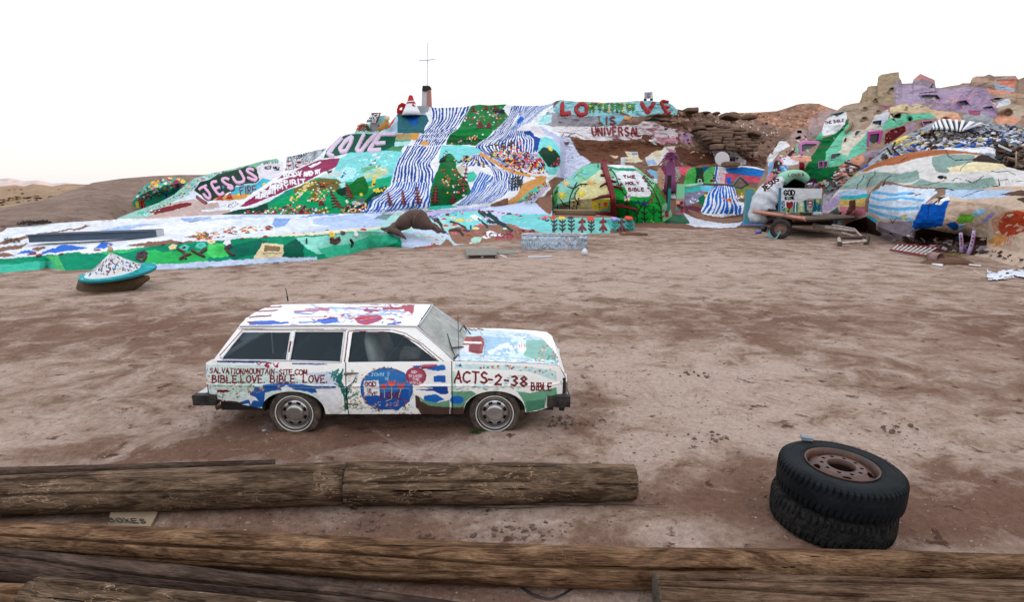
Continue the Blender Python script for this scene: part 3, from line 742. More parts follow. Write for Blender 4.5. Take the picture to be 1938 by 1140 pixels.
# ================================================================ THE PAINTED MOUNTAIN
CREST = [(222, 413), (250, 402), (300, 384), (330, 368), (350, 350), (370, 337), (400, 328), (420, 324), (430, 322), (470, 312), (500, 304), (530, 299), (560, 294), (600, 284), (612, 280), (622, 278), (640, 262), (648, 258), (662, 252), (672, 250), (676, 240), (684, 236), (698, 233), (712, 232), (728, 222), (738, 232), (746, 224), (752, 214), (757, 216), (775, 214), (790, 206), (806, 202), (830, 204), (880, 202), (893, 199), (903, 197), (925, 199), (957, 197), (968, 199), (1000, 200), (1030, 199), (1045, 194), (1056, 190), (1062, 190), (1090, 194)]
mtn = Sheet(222, 1088, [
    [(222, 417, 40.5), (300, 411, 41.5), (430, 408, 42.6), (560, 411, 42.6), (620, 409, 42.6), (690, 405, 42.9), (740, 409, 41.5), (780, 403, 42), (800, 398, 42.3), (860, 396, 42.5), (920, 390, 43.0), (980, 381, 44.0), (1045, 368, 45.5), (1060, 367, 46.5), (1088, 366, 56)],
    [(222, 415, 41), (300, 402, 43), (400, 380, 45.5), (430, 375, 45), (500, 360, 46), (560, 350, 46), (640, 330, 47.5), (700, 320, 48), (780, 318, 47), (860, 300, 47), (950, 300, 49), (1045, 290, 50), (1060, 288, 51.5), (1088, 285, 62)],
    [(222, 414, 42), (300, 394, 45), (400, 350, 50), (500, 325, 52), (560, 315, 52.5), (640, 292, 53), (700, 284, 54), (780, 276, 54), (860, 270, 54.5), (950, 262, 55), (1045, 250, 56), (1060, 248, 57.5), (1088, 245, 68)],
    [(a, b, float(np.interp(a, [222, 300, 430, 600, 800, 1050, 1060, 1088], [43, 46, 54, 58, 61, 60, 61.5, 72]))) for a, b in CREST]],
    step=0.85, noise=0.5, nscale=3.0, back=(8, 3.5), skirt=0.7, fine=0.09,
    bumps=[(560, 372, 130, 40, 1.2), (600, 360, 60, 40, .8), (700, 330, 50, 45, 1.0), (770, 378, 45, 28, 2.0), (800, 330, 26, 40, 1.0), (858, 350, 28, 52, 1.6), (905, 350, 30, 40, .8), (950, 372, 40, 24, 1.4), (835, 235, 22, 30, .8), (900, 230, 26, 30, 1.0), (1000, 300, 30, 30, 1.0), (1050, 300, 26, 30, 1.0), (742, 243, 40, 26, 1.2), (440, 350, 50, 25, .6)])
# ledges stepped into the upper terraces
for yy, hh in ((243, .5), (253, .4), (262, .35), (272, .5), (286, .4)):
    rmask = np.exp(-((mtn.U - 850) / 90) ** 4); jit = yy + 2.0 * fbm(mtn.U / 30, 0, yy, 2)
    mtn.D -= hh * rmask / (1 + np.exp(-(mtn.V - jit) / 0.9)) * np.exp(-np.clip(mtn.V - jit, 0, 99) / 9)
# soft folds running down the painted falls
mtn.D -= 0.12 * np.sin((mtn.U + (mtn.V - 300) * 0.35) / 5.5 + 2 * fbm(mtn.U / 20, mtn.V / 30, 1, 2)) * np.exp(-((mtn.U - 800) / 120) ** 4)
mp = Painter(*mtn.uv(), 'w', warp=0.9)
mp.run('''
V 240 270 6.056
P #a9cfc6 -130,870 100,780 330,700 560,540 700,440 860,360 900,340 1090,280 1300,220 1500,160 1700,150 1700,260 1500,300 1080,400 830,500 700,640 480,720 240,870
P #dfe8f2 490,700 700,600 830,440 1000,400 900,440 760,540 820,600 800,660 740,690 560,710
P #cdbab6 20,890 240,850 480,700 760,640 900,690 1090,690 1160,740 1200,800 1150,870 500,930 20,930
P m 250,805 300,780 420,740 560,705 700,682 745,690 742,715 560,765 320,828
P #3d6e58 900,440 1080,350 1380,270 1480,290 1300,340 1080,400 940,460
P #86bfa4 1380,270 1540,200 1700,170 1750,220 1560,240 1480,290
P d 765,545 835,460 960,410 1080,375 1280,300 1450,285 1500,310 1530,420 1480,465 1300,480 1250,490 1230,530 1100,605 980,665 900,655 850,600
P #e6e2ea 1490,290 1550,230 1700,215 1785,215 1790,370 1640,425 1600,415 1520,425
P #58bdd2 1120,640 1240,510 1330,485 1480,470 1560,410 1690,430 1500,570 1420,660
P t 1000,650 1150,600 1450,590 1400,650 1250,665 1000,665
P #eef0f6 1040,690 1360,640 1300,760 860,795 850,765 1060,740
''')
mp.run('''
V 240 270 6.056
D 150 a/e/m/w/y/b/r/p/g/A 0.9,2.4,0.5,25 10,875 240,790 330,720 560,560 700,450 900,370 1090,320 1090,350 900,420 740,560 500,700 240,860
D 60 m/w/g/r/A 0.8,2.0,0.5,25 600,560 800,430 1000,350 1300,250 1500,190 1500,215 1300,280 900,420 700,590
D 40 e/A/T 1,2.6,0.4,10 20,880 100,800 240,790 240,850
D 34 k/m/b 0.7,1.5,0.6,0 1040,695 1360,645 1300,750 1060,740
S m 4 800,625 850,650 910,690
E y 1575,482,3.2,3
E y 1275,597,3,2.6
E y 1390,602,3,2.6
E t 1350,598,3,2.4
S k 0.8 865,765 1000,760
E #6e8fc4 1105,500,2.2,3.4
T m 2.4 1300,600 88 5 195 FIRE
T #2a3552 0.9 1565,245 20 4 70 GOD
T #2a3552 0.9 1655,240 18 2 70 ACTS
T k 1.3 1575,288 22 2 75 ACTS
T k 1.1 1582,308 17 2 62 TWO
T k 1.3 1672,302 22 -2 75 BIBLE
T k 1.1 1685,318 14 -2 60 LOVE
S #8a8a96 0.6 1520,300 1525,330 1540,340
V 0 0 1
P #eef2f6 540,300 560,292 612,278 620,296 600,305 540,330
W #28486a 22 0.5 #e4eaec 541,296 541,325 | 618,280 594,305
W #28486a 6 0.5 0 556,290 556,300 | 580,285 580,296
E m 547,309,6,5
E m 566,304,6,5
E m 579,308,6,4
E m 548,321,8,7
E m 565,314,8,5
T w 1 542,311 4 3 10 OVER
T w 1 561,305 4 3 10 LOVE
T w 1 574,310 3.6 3 10 JOY
T w 1 541,320 4 3 13 PEACE
T w 1 542,326 4 3 13 BEST
T w 1 560,315 4 3 12 GOOD
''')
# heart panel with written prayer
mp.run('''
V 440 280 8.426
P w 50,960 20,950 140,860 350,700 600,530 900,370 1200,250 1330,170 1500,150 1700,125 1800,125 1820,170 1780,250 1620,350 1440,430 1250,520 1000,610 800,710 500,850 280,960 160,980
P #a0406a 120,940 200,870 350,770 480,680 640,560 800,440 1000,370 1250,240 1340,200 1420,190 1600,170 1735,170 1745,210 1700,280 1560,350 1380,430 1180,530 1040,590 860,680 640,770 420,860 240,930
P w 1200,290 1390,220 1420,230 1250,320
P w 600,560 760,490 900,470 1090,400 1120,420 900,480 700,560
T w 2.6 830,480 70 8 290 BODY
T w 2.6 1150,450 62 10 260 AND MY
T w 2.6 740,600 66 6 420 SPIRIT
T w 2.6 600,650 60 6 130 AND
T w 2.6 730,670 62 10 170 MY
T w 2.6 480,740 64 6 220 SPIRIT
T w 2.6 385,800 64 5 190 HEART
''')
# left green hill
mp.run('''
V 540 290 6.056
P #1fae78 -700,690 -400,640 -200,560 0,440 120,400 300,300 560,220 690,230 1000,320 1010,520 960,700 600,720 300,722 0,722 -200,735 -480,740
P #0d5a48 -720,700 -560,650 -360,620 -200,570 -190,660 -420,730 -640,730
P #17a08a -200,560 0,440 120,390 60,470 -60,520 -180,600
P o 90,455 110,400 330,310 420,290 560,215 650,300 600,420 500,400 400,425 340,505 290,490 340,425 200,430
P a 370,280 560,210 630,60 700,30 720,-40 1230,-100 1330,-130 1330,20 1260,170 1230,300 1210,390 1000,420 950,400 930,330 640,330 600,290 420,290
P A 560,240 700,150 820,170 790,280 640,335 590,290
P #c9bedd 560,30 700,-40 1200,-80 1340,-100 1340,-70 1000,-50 700,-10 600,40
P #cfdfe0 370,280 560,200 640,200 660,180 640,250 500,285
P #5a4a28 470,210 550,190 540,215 500,235
S #aebcc4 1.6 650,150 760,60 870,40
P #86b48c 870,215 875,175 1080,130 1095,150 950,200 900,225
P #cfdcbc 800,320 850,265 960,225 1100,140 1160,165 1175,240 1060,290 950,285 830,325
P #2db58c 930,330 1080,290 1215,265 1225,375 1000,430 940,400
P #2a9a62 620,700 640,640 700,560 760,480 1010,420 1010,560 940,700
P #117a3c 690,390 780,340 830,285 890,265 925,300 950,400 930,470 880,495 760,480 700,440
P d 575,420 640,400 695,390 705,480 660,500 600,470
P #0f5a48 900,560 1010,450 1080,390 1170,375 1172,430 1100,470 990,520 950,610 930,680 680,670 690,600
P #c4ccd2 755,555 880,530 910,570 830,610 780,600
P #7c8a8c 800,545 860,520 920,530 880,580
P A 610,350 680,330 690,380 640,400
D 26 k/d 0.6,1.3,0.8,0 960,60 1040,60 1010,140 940,150
D 30 k/b 0.5,1.2,0.8,0 570,260 690,180 700,240 620,300
D 70 A/w/#8ed0cc 1.5,4,0.35,20 650,180 850,60 1220,-60 1240,200 900,260 700,320
S #e6d864 1.6 1080,180 1060,230 1030,290
D 34 y/c 1.2,2.2,0.7,0 40,520 100,560 200,420 230,330 350,330 240,400 180,480 90,570
D 26 O/w/y/c/r 1.1,2.1,0.7,0 250,540 330,400 560,400 620,420 430,470 340,560
D 20 P/w/r/y/O 1.1,2,0.7,0 240,540 440,480 460,540 370,580
D 60 r/y/w/P/q/k/M/O 1.1,2.3,0.7,0 -300,650 0,600 60,590 420,600 520,640 600,700 0,715 -280,725
D 40 P/r/y/w/O/q 1,2.1,0.7,0 -700,700 -500,660 -300,660 -100,680 -100,725 -500,730
D 18 y 1.6,2.6,0.7,0 960,280 1030,270 1010,380 960,400
D 14 y/k 1.4,3,0.8,0 1000,440 1140,395 1140,425 1010,455
D 40 y/q/w/P/k 1,2.2,0.7,0 620,650 700,600 860,590 940,590 940,680 640,690
E y 865,475,3.4
E y 1015,428,2.8
E y 1055,420,2.4
E m 1010,358,3,2.4
E w 350,648,3
E w 710,555,3
S k 1 270,650 330,680 520,640
S k 1 350,330 440,370 500,350
S k 3 400,375 460,385
''')
# striped falls and right half
mp.run('''
V 0 0 1
P w 740,415 700,408 700,390 745,345 760,300 780,260 800,204 895,202 893,198 1060,188 1060,200 1020,240 1025,280 1060,330 1040,372 960,392 870,400 760,412
V 780 190 6.056
W b 11 0.5 w 205,55 230,170 215,250 150,328 | 670,55 600,200 500,330
W b 13 0.5 w 150,328 110,378 | 520,325 430,382
W b 13 0.5 w 108,384 60,440 | 432,380 400,430
W b 13 0.5 w 50,445 5,515 | 400,435 350,512
P t 90,490 110,455 190,465 180,510 120,515
V 540 170 6.056
W b 12 0.5 w 1390,642 1310,760 1270,860 1240,960 1215,1085 | 1800,640 1720,780 1660,850 1700,940 1705,1060
V 540 290 6.056
W #2a6cc0 16 0.5 w 1240,330 1190,410 990,530 950,620 900,690 | 1695,330 1680,460 1660,560 1640,620 1560,640
W #2a6cc0 10 0.45 0 950,640 880,700 1000,750 | 1300,640 1180,680 1060,730
''')
mp.run('''
V 780 190 6.056
P #2f8a55 665,70 700,55 800,40 1090,45 1040,95 1100,180 1090,240 1000,330 930,345 510,335 560,270 600,200
P #0f8f4d 515,325 930,340 880,410 440,400 430,385
P #0d6a3c 430,392 560,400 880,410 730,515 540,510 380,505
P #0f8f4d 560,400 880,430 840,450 600,420
P #2a3648 930,110 1060,105 1065,150 940,150
D 60 m/r/O/w/p/#9ccf9c/M 0.9,2.0,0.7,0 680,70 1060,60 1080,180 960,320 560,290 620,180
D 26 y/w/m/q/P 1.0,2.2,0.7,0 440,370 820,370 800,440 700,470 400,500
D 12 k/d 1.2,2.6,0.7,0 420,450 700,450 700,500 400,500
W b 6 0.5 w 1140,60 1090,190 950,340 | 1250,60 1200,180 1090,345
W #3874c4 9 0.45 w 1200,60 1215,190 1090,345 | 1480,55 1270,230 1200,345
W #3874c4 7 0.42 w 1460,70 1270,230 1180,345 | 1668,5 1480,130 1360,240
P B 1240,180 1280,200 1260,240 1210,280 1200,240
W b 21 0.5 w 950,345 890,410 720,530 790,600 | 1380,345 1390,400 1470,440 1440,600
P b 1280,350 1380,340 1400,400 1470,430 1430,610 1400,560 1400,440 1360,400 1290,380
W b 22 0.5 w 790,600 920,680 1100,780 | 1430,610 1560,700 1620,800
P a 340,515 540,510 700,530 780,560 800,600 690,620 640,690 500,750 480,720 470,650 380,600 300,730
W b 8 0.55 w 700,620 590,720 500,760 | 800,610 900,690 960,760
P a 1470,430 1520,410 1600,440 1700,560 1712,720 1650,850 1560,850 1480,700 1430,620
P d 1440,600 1500,540 1580,540 1640,570 1690,640 1700,720 1640,770 1560,760 1490,660
D 24 m/q/r/M 1,2.2,0.7,0 1580,640 1690,640 1690,740 1580,760
D 8 y 1.6,2.4,0.9,0 1480,500 1560,500 1640,590 1560,560
P #e8e4ea 1380,290 1440,300 1530,400 1470,425 1400,380 1350,340 1280,340
P #cdd4ec 1440,290 1700,420 1760,560 1860,700 2000,900 1700,1100 1640,900 1710,720 1690,560 1600,430 1530,400
P #b6b2ba 1560,140 1680,140 1700,300 1600,300 1500,280 1480,200
P A 1420,270 1500,170 1600,160 1590,260 1480,280
D 22 #5fc8d8/b/n 0.8,1.8,0.5,40 1350,290 1600,60 1640,60 1440,290
V 780 290 6.056
P w 590,120 700,170 820,180 960,220 960,260 860,240 760,210 680,220
W B 6 0.6 w 770,215 660,420 600,520 480,610 | 940,265 860,380 760,480 640,600
W #2a6cc0 12 0.5 w 930,300 860,360 760,480 640,600 | 1095,290 1100,400 1060,480 900,570
W b 12 0.5 w 860,130 900,200 930,300 | 1060,190 1290,240 1240,330
W b 4 0.4 w 1090,290 1090,440 | 1240,300 1230,420
P g 195,605 215,420 240,300 290,200 310,130 340,70 400,0 440,0 490,60 510,160 560,240 650,340 665,450 560,530 440,605
P #0d6a3c 215,600 220,470 330,400 500,290 620,440 640,470 540,540 440,605
P #4f7a55 270,340 400,310 440,370 420,400 300,350
P #4f7a55 350,120 420,100 480,110 440,150
P #5fd0b8 630,230 700,210 740,260 710,330 640,330
P #d9d4c4 500,160 560,140 620,160 590,230 540,230
P e 190,605 440,600 520,620 300,650 170,640
P k 300,110 330,60 390,30 380,100
D 26 r/O/y/w/M/q/k 1.1,2.3,0.8,0 300,200 560,200 600,480 400,480 280,300
S t 6 790,0 900,70 1000,140 1160,210 1340,260
P t 1280,245 1420,265 1540,262 1530,330 1400,420 1250,540 1150,590 1020,620 900,600 1060,570 1200,480 1280,340 1420,295 1400,275
P s 880,600 1060,520 1100,520 1100,580 1050,610
P e 1020,620 1200,560 1330,440 1440,370 1560,330 1500,400 1400,460 1250,600 1100,640
P #cfc4dd 1400,480 1480,400 1560,340 1600,380 1500,460 1420,540
P s 1440,620 1480,520 1600,400 1560,330 1640,270 1780,290 1700,330 1640,440 1560,560 1560,700 1480,680
P #e9e6f2 1180,640 1250,580 1340,560 1440,600 1480,670 1380,690 1240,680
D 44 m/y/P/O/w/q/B 1,2.2,0.6,30 1200,560 1540,320 1570,350 1420,480 1250,620 1100,650
D 90 m/O/y/q/k/P/k 1,2.5,0.8,0 880,20 1500,60 1560,220 1330,240 1160,190 960,120
D 34 k/m/P/y 1,2.4,0.8,0 470,40 640,20 660,90 520,110
V 780 190 6.056
D 60 k/m/k/P 1,2.6,1,0 850,440 1100,440 1340,580 1450,640 1440,730 1060,720 840,600
D 24 O/y/q 1.8,3.0,0.9,0 850,440 1160,440 1400,600 1450,700 1100,720 870,600
D 40 k/d 0.7,1.4,0.8,20 300,700 380,540 430,620 330,740
V 540 170 6.056
P #a9d4d0 780,510 850,370 1000,350 1080,290 1180,300 1210,360 1190,440 1100,480 1000,500
P #b8b4be 980,400 1060,370 1080,440 1010,470
P #c79d60 1060,470 1100,400 1140,370 1180,380 1170,430
P #bcd6e8 1210,420 1230,320 1310,285 1320,400 1300,500 1100,490 1150,450
P #3d7480 1280,280 1330,270 1640,285 1650,340 1600,430 1580,500 1290,495
P #1f6ab0 1390,310 1530,305 1520,395 1440,410
P w 1395,270 1420,150 1500,150 1550,275
P #a2a8b0 1520,190 1615,255 1615,275 1540,280
P w 1605,190 1660,190 1680,340 1640,350 1615,280
S O 3.4 1245,325 1220,380 1185,430
P #b9a884 1280,500 1540,495 1510,575 1260,575
P #d8a860 1430,500 1540,495 1505,575 1440,575
P #6fae8e 1250,570 1440,575 1430,600 1240,600
P #bfe8ea 1245,590 1420,590 1430,610 1390,640 1240,640
P #5f9a74 1140,690 1240,640 1360,640 1310,700
P #0f6b55 430,785 470,700 560,600 620,530 780,510 1280,490 1245,640 1130,695 700,725 540,775
''')
# top edge of the fall, relief for the pillar foot
mountain = mtn.finish('painted_mountain', mp, M_ADOBE)
tag(mountain, 'tall adobe mountain painted with blue and white striped falls, green hills and verses', 'painted hill')

# big moulded letters
def letters(sheet, txt, x, y, h, width, mat, parent, ang=0, total=None, hh=0.1, slant=0.0, wsc=1.0, name='letter', gap=.22):
    for L in lay_text(txt, x, y, h, ang=ang, total=total, slant=slant, wsc=wsc, gap=gap):
        relief(sheet, name, [dens(p, 2) for p in L], width, mat, hh, parent)
def vs(pts, v): return [(v[0] + x / v[2], v[1] + y / v[2]) for x, y in pts]
VA, VB, VC, VD = (240, 270, 6.056), (540, 170, 6.056), (540, 290, 6.056), (780, 290, 6.056)
M_PINK = solid('#dfb6d4'); M_LAV = solid('#dccade'); M_K = solid('k')
for pl in ([[(830, 555), (860, 530), (925, 500)], [(890, 520), (950, 590), (960, 640), (930, 648), (880, 600)]],
           [[(1040, 455), (975, 480), (1060, 605), (1120, 580)], [(1015, 545), (1075, 520)]],
           [[(1180, 435), (1130, 420), (1095, 440), (1150, 490), (1205, 510), (1210, 540), (1160, 525)]],
           [[(1215, 400), (1260, 465), (1330, 460), (1345, 420), (1295, 330)]],
           [[(1460, 325), (1410, 310), (1380, 335), (1450, 385), (1490, 420), (1460, 440), (1385, 410)]]):
    relief(mtn, 'letter', [vs(lerp_curve(p, len(p) * 4).tolist(), VA) for p in pl], 8.2, M_K, 0.08, mountain)
    relief(mtn, 'letter_face', [vs(lerp_curve(p, len(p) * 4).tolist(), VA) for p in pl], 5.6, M_PINK, 0.16, mountain)
for pl in ([[(650, 545), (560, 640), (490, 740), (560, 765)]], [[(770, 535), (690, 590), (625, 680), (640, 715), (700, 700), (745, 620), (775, 540)]],
           [[(905, 510), (860, 600), (810, 705)], [(1050, 500), (950, 600), (870, 705), (810, 705)]],
           [[(1270, 510), (1090, 515), (1010, 620), (955, 700), (1100, 690)], [(1030, 620), (1150, 610)]]):
    relief(mtn, 'letter', [vs(p, VB) for p in pl], 7.2, M_LAV, 0.14, mountain)
# red G and O of the topmost word
relief(mtn, 'letter', [vs([(1385, 195), (1340, 178), (1300, 200), (1290, 262), (1330, 262), (1375, 240)], VB), vs([(1340, 225), (1375, 235)], VB)], 4.6, solid('r'), 0.25, mountain, label='red letter G at the summit')
# maroon conifers moulded on the slopes
def fir(sheet, base, top, wbot, parent, mat, n=6, width=3.2):
    (x0, y0), (x1, y1) = base, top; L = [[(x0, y0), (x1, y1)]]
    for i in range(n):
        f = 0.16 + 0.72 * i / (n - 1); x = x0 + (x1 - x0) * f; y = y0 + (y1 - y0) * f; r = wbot * (1 - f) + 1.2
        L.append([(x, y), (x - r, y + r * .28)]); L.append([(x, y), (x + r, y + r * .34)])
    relief(sheet, 'relief_tree', L, width, mat, 0.09, parent, taper=0.55)
MM = solid('m')
for b, t, wv, v in (((620, 640), (510, 420), 70, VC), ((750, 530), (700, 345), 60, VC), ((420, 595), (412, 545), 34, VC), ((175, 700), (225, 600), 30, VC), ((1210, 610), (1180, 450), 30, VC), ((1370, 605), (1340, 420), 34, VC),
                    ((1525, 590), (1500, 370), 50, VC), ((1700, 580), (1730, 350), 55, VC), ((1915, 575), (1915, 480), 30, VC), ((570, 460), (625, 150), 60, VD), ((460, 575), (478, 480), 32, VD), ((75, 590), (45, 370), 50, VD), ((260, 580), (275, 350), 50, VD)):
    fir(mtn, vs([b], v)[0], vs([t], v)[0], wv / 6.056, mountain, MM, 6, 2.6)
for b, t, wv in (((785, 320), (780, 240), 40), ((880, 320), (880, 255), 32), ((850, 110), (850, 60), 22), ((960, 100), (950, 55), 30), ((700, 130), (700, 60), 20)):
    V4 = (780, 190, 6.056); fir(mtn, vs([b], V4)[0], vs([t], V4)[0], wv / 6.056, mountain, MM, 4, 2.0)
for b, t in (((1070, 655), (1070, 610)), ((1180, 645), (1180, 585))):
    fir(mtn, vs([b], VA)[0], vs([t], VA)[0], 6, mountain, solid('r'), 4, 2.4)
relief(mtn, 'relief_tree', [vs([(800, 620), (850, 660), (915, 700)], VA)], 6, MM, 0.1, mountain)
# small moulded flowers, a couple of hundred in patches, joined as one part
def flower_patch(sheet, n, poly, cols, r0, r1, mb, seed):
    rnd = random.Random(seed); xs = [p[0] for p in poly]; ys = [p[1] for p in poly]; k = 0
    while k < n:
        x, y = rnd.uniform(min(xs), max(xs)), rnd.uniform(min(ys), max(ys)); ins = False
        for (x1, y1), (x2, y2) in zip(poly, poly[1:] + poly[:1]):
            if (y < y1) != (y < y2) and x < (x2 - x1) * (y - y1) / (y2 - y1) + x1: ins = not ins
        if not ins: continue
        k += 1; p, nn = sheet.at(x, y); r = rnd.uniform(r0, r1) / PPM(x, y, p.y); up = (nn + Vector((0, -.4, .4))).normalized()
        Mx = Matrix.Translation(p) @ up.to_track_quat('Z', 'Y').to_matrix().to_4x4()
        mb.lathe([(r, -r * .3), (r * 1.05, r * .3), (r * .5, r * .6), (0.001, r * .5)], Mx, solid(rnd.choice(cols)), 6)
fm = MB()
for i, (n, v, poly, cols, r0, r1) in enumerate((
    (46, VC, [(40, 540), (100, 570), (250, 420), (360, 330), (240, 330), (150, 430)], ['y', 'c', 'y', 'w'], 1.5, 2.5),
    (50, VC, [(240, 560), (330, 400), (600, 400), (600, 330), (300, 310), (480, 470), (420, 580)], ['O', 'w', 'y', 'r', 'c', 'P'], 1.4, 2.4),
    (90, VC, [(-660, 720), (-400, 680), (-250, 650), (60, 590), (520, 640), (500, 690), (0, 712)], ['r', 'y', 'w', 'P', 'q', 'M', 'O'], 1.4, 2.4),
    (40, VC, [(620, 680), (700, 600), (930, 560), (930, 670)], ['y', 'q', 'w', 'r'], 1.4, 2.4),
    (80, VD, [(1000, 60), (1100, 0), (1500, 60), (1560, 220), (1330, 240), (1120, 190)], ['O', 'y', 'q', 'm', 'P', 'r'], 1.6, 2.8),
    (60, (780, 190, 6.056), [(840, 560), (880, 450), (1160, 440), (1450, 620), (1450, 740), (1060, 720)], ['m', 'y', 'q', 'P', 'r', 'k'], 1.6, 2.8),
    (30, VD, [(470, 60), (640, 20), (820, 80), (840, 170), (640, 100), (520, 120)], ['m', 'O', 'k', 'y'], 1.4, 2.4),
    (50, VD, [(1120, 620), (1540, 320), (1580, 360), (1280, 600)], ['m', 'y', 'P', 'O', 'q'], 1.4, 2.4),
    (36, (780, 190, 6.056), [(680, 80), (1060, 60), (1080, 170), (900, 300), (580, 280)], ['m', 'r', 'O', 'w', 'p'], 1.2, 2.0),
    (26, VD, [(280, 180), (560, 180), (620, 460), (400, 500)], ['O', 'r', 'y', 'w'], 1.5, 2.6))):
    flower_patch(mtn, n, vs(poly, v), cols, r0, r1, fm, i)
o = fm.build('moulded_flowers', mountain); o['kind'] = 'stuff'
# leafy black stems beside the path
for x, y0, y1 in ((1150, 430, 280), (1205, 430, 260), (1240, 400, 300)):
    L = [vs([(x, y0), (x, y1)], VD)]
    for f in (.2, .4, .6, .8):
        yy = y0 + (y1 - y0) * f; L.append(vs([(x, yy), (x - 26, yy - 26)], VD)); L.append(vs([(x, yy), (x + 26, yy - 26)], VD))
    relief(mtn, 'moulded_stem', L, 2.0, solid('k'), 0.06, mountain)
for x, y in ((1130, 460), (1180, 600), (1100, 570), (1290, 600), (905, 590), (960, 480), (1050, 500)):
    relief(mtn, 'moulded_stem', [vs([(x, y + 80), (x, y)], (780, 190, 6.056)), vs([(x - 25, y + 20), (x, y + 45), (x + 25, y + 20)], (780, 190, 6.056))], 2.4, solid('k'), 0.05, mountain)

# flower mound on the bare hill at the left
mnd = Sheet(251, 356, [[(251, 384, 52), (262, 383, 51), (280, 380, 50.5), (310, 371, 51), (340, 359, 52), (356, 351, 53)],
    [(251, 381, 52), (262, 372, 50), (280, 362, 49.3), (310, 352, 49.5), (340, 347, 50.5), (356, 348, 53)],
    [(251, 380, 54), (262, 364, 54), (275, 351, 54), (290, 342, 54), (310, 337, 54), (330, 335, 54), (345, 338, 54), (356, 346, 54)]], step=0.8, noise=0.25, nscale=1, back=(2, 3), skirt=1.2, rough=0.25)
pm_ = Painter(*mnd.uv(), '#3fae98', warp=0.8)
pm_.run('''
V 0 320 4.0375
D 170 y/m/r/b/e/p/O/w/P/g/q/t 1.2,3.2,0.7,0 1010,250 1060,160 1200,70 1360,55 1430,110 1260,200 1040,260
E M 1350,105,6,5
E y 1400,90,5,4,30
E y 1195,120,5,3,20
D 30 y/t/m 1.5,3,0.5,20 1080,150 1200,75 1240,90 1110,160
''')
tag(mnd.finish('flower_mound', pm_, M_ADOBE), 'low rounded mound crusted with coloured flowers on the bare hill', 'flower mound')

# ================================================================ ERODED HILL WITH THE WORDS "LOVE IS UNIVERSAL"
RC = [(1040, 200), (1052, 191), (1062, 189), (1090, 192), (1112, 192), (1140, 194), (1175, 193), (1200, 191), (1222, 190), (1240, 192), (1262, 193), (1272, 198), (1280, 206), (1290, 208), (1300, 207), (1316, 206), (1320, 212), (1332, 212), (1340, 212), (1352, 214), (1360, 218), (1372, 216), (1384, 212), (1392, 214), (1412, 213), (1440, 212), (1470, 210), (1490, 204), (1510, 197), (1530, 195), (1550, 196), (1565, 202), (1600, 214), (1700, 225)]
hill = Sheet(1040, 1700, [
    [(1040, 392, 46.5), (1100, 392, 47), (1200, 372, 49), (1260, 352, 52), (1320, 332, 55), (1420, 330, 56), (1480, 330, 60), (1700, 330, 66)],
    [(1040, 300, 53.5), (1100, 318, 52), (1200, 312, 53), (1260, 316, 54), (1320, 318, 56), (1420, 312, 58), (1480, 300, 64), (1700, 300, 70)],
    [(1040, 262, 56.0), (1100, 262, 56.5), (1200, 268, 57), (1260, 280, 58), (1320, 290, 58.5), (1420, 280, 62), (1480, 265, 70), (1700, 260, 76)],
    [(1040, 240, 58), (1100, 240, 58.5), (1200, 238, 58.5), (1260, 240, 59.5), (1320, 240, 64), (1420, 240, 70), (1480, 236, 78), (1700, 240, 84)],
    [(a, b, float(np.interp(a, [1040, 1270, 1320, 1400, 1500, 1700], [60.5, 61, 66, 80, 90, 95]))) for a, b in RC]],
    step=0.85, noise=0.8, nscale=2.6, back=(8, 3), skirt=1, fine=0.12, rough=0.45,
    bumps=[(1150, 290, 80, 16, -1.2), (1290, 230, 40, 9, 0.7), (1270, 222, 50, 3.5, -0.8), (1075, 290, 22, 26, .6)])
hp = Painter(*hill.uv(), '#8f7466', warp=1.2, wscale=7)
c0 = hp.c.copy(); nn_ = fbm(hp.U / 22, hp.V / 9, 4.0, 5)[:, None]; hp.c = c0 * (1 + 0.5 * nn_)
n2_ = fbm(hp.U / 5, hp.V / 3, 14.0, 4)[:, None]; hp.c *= (1 + 0.55 * n2_)
I_ = np.nonzero((n2_[:, 0] > 0.33) & (hp.U > 1270))[0]; hp.c[I_] = hx('#ad958a')
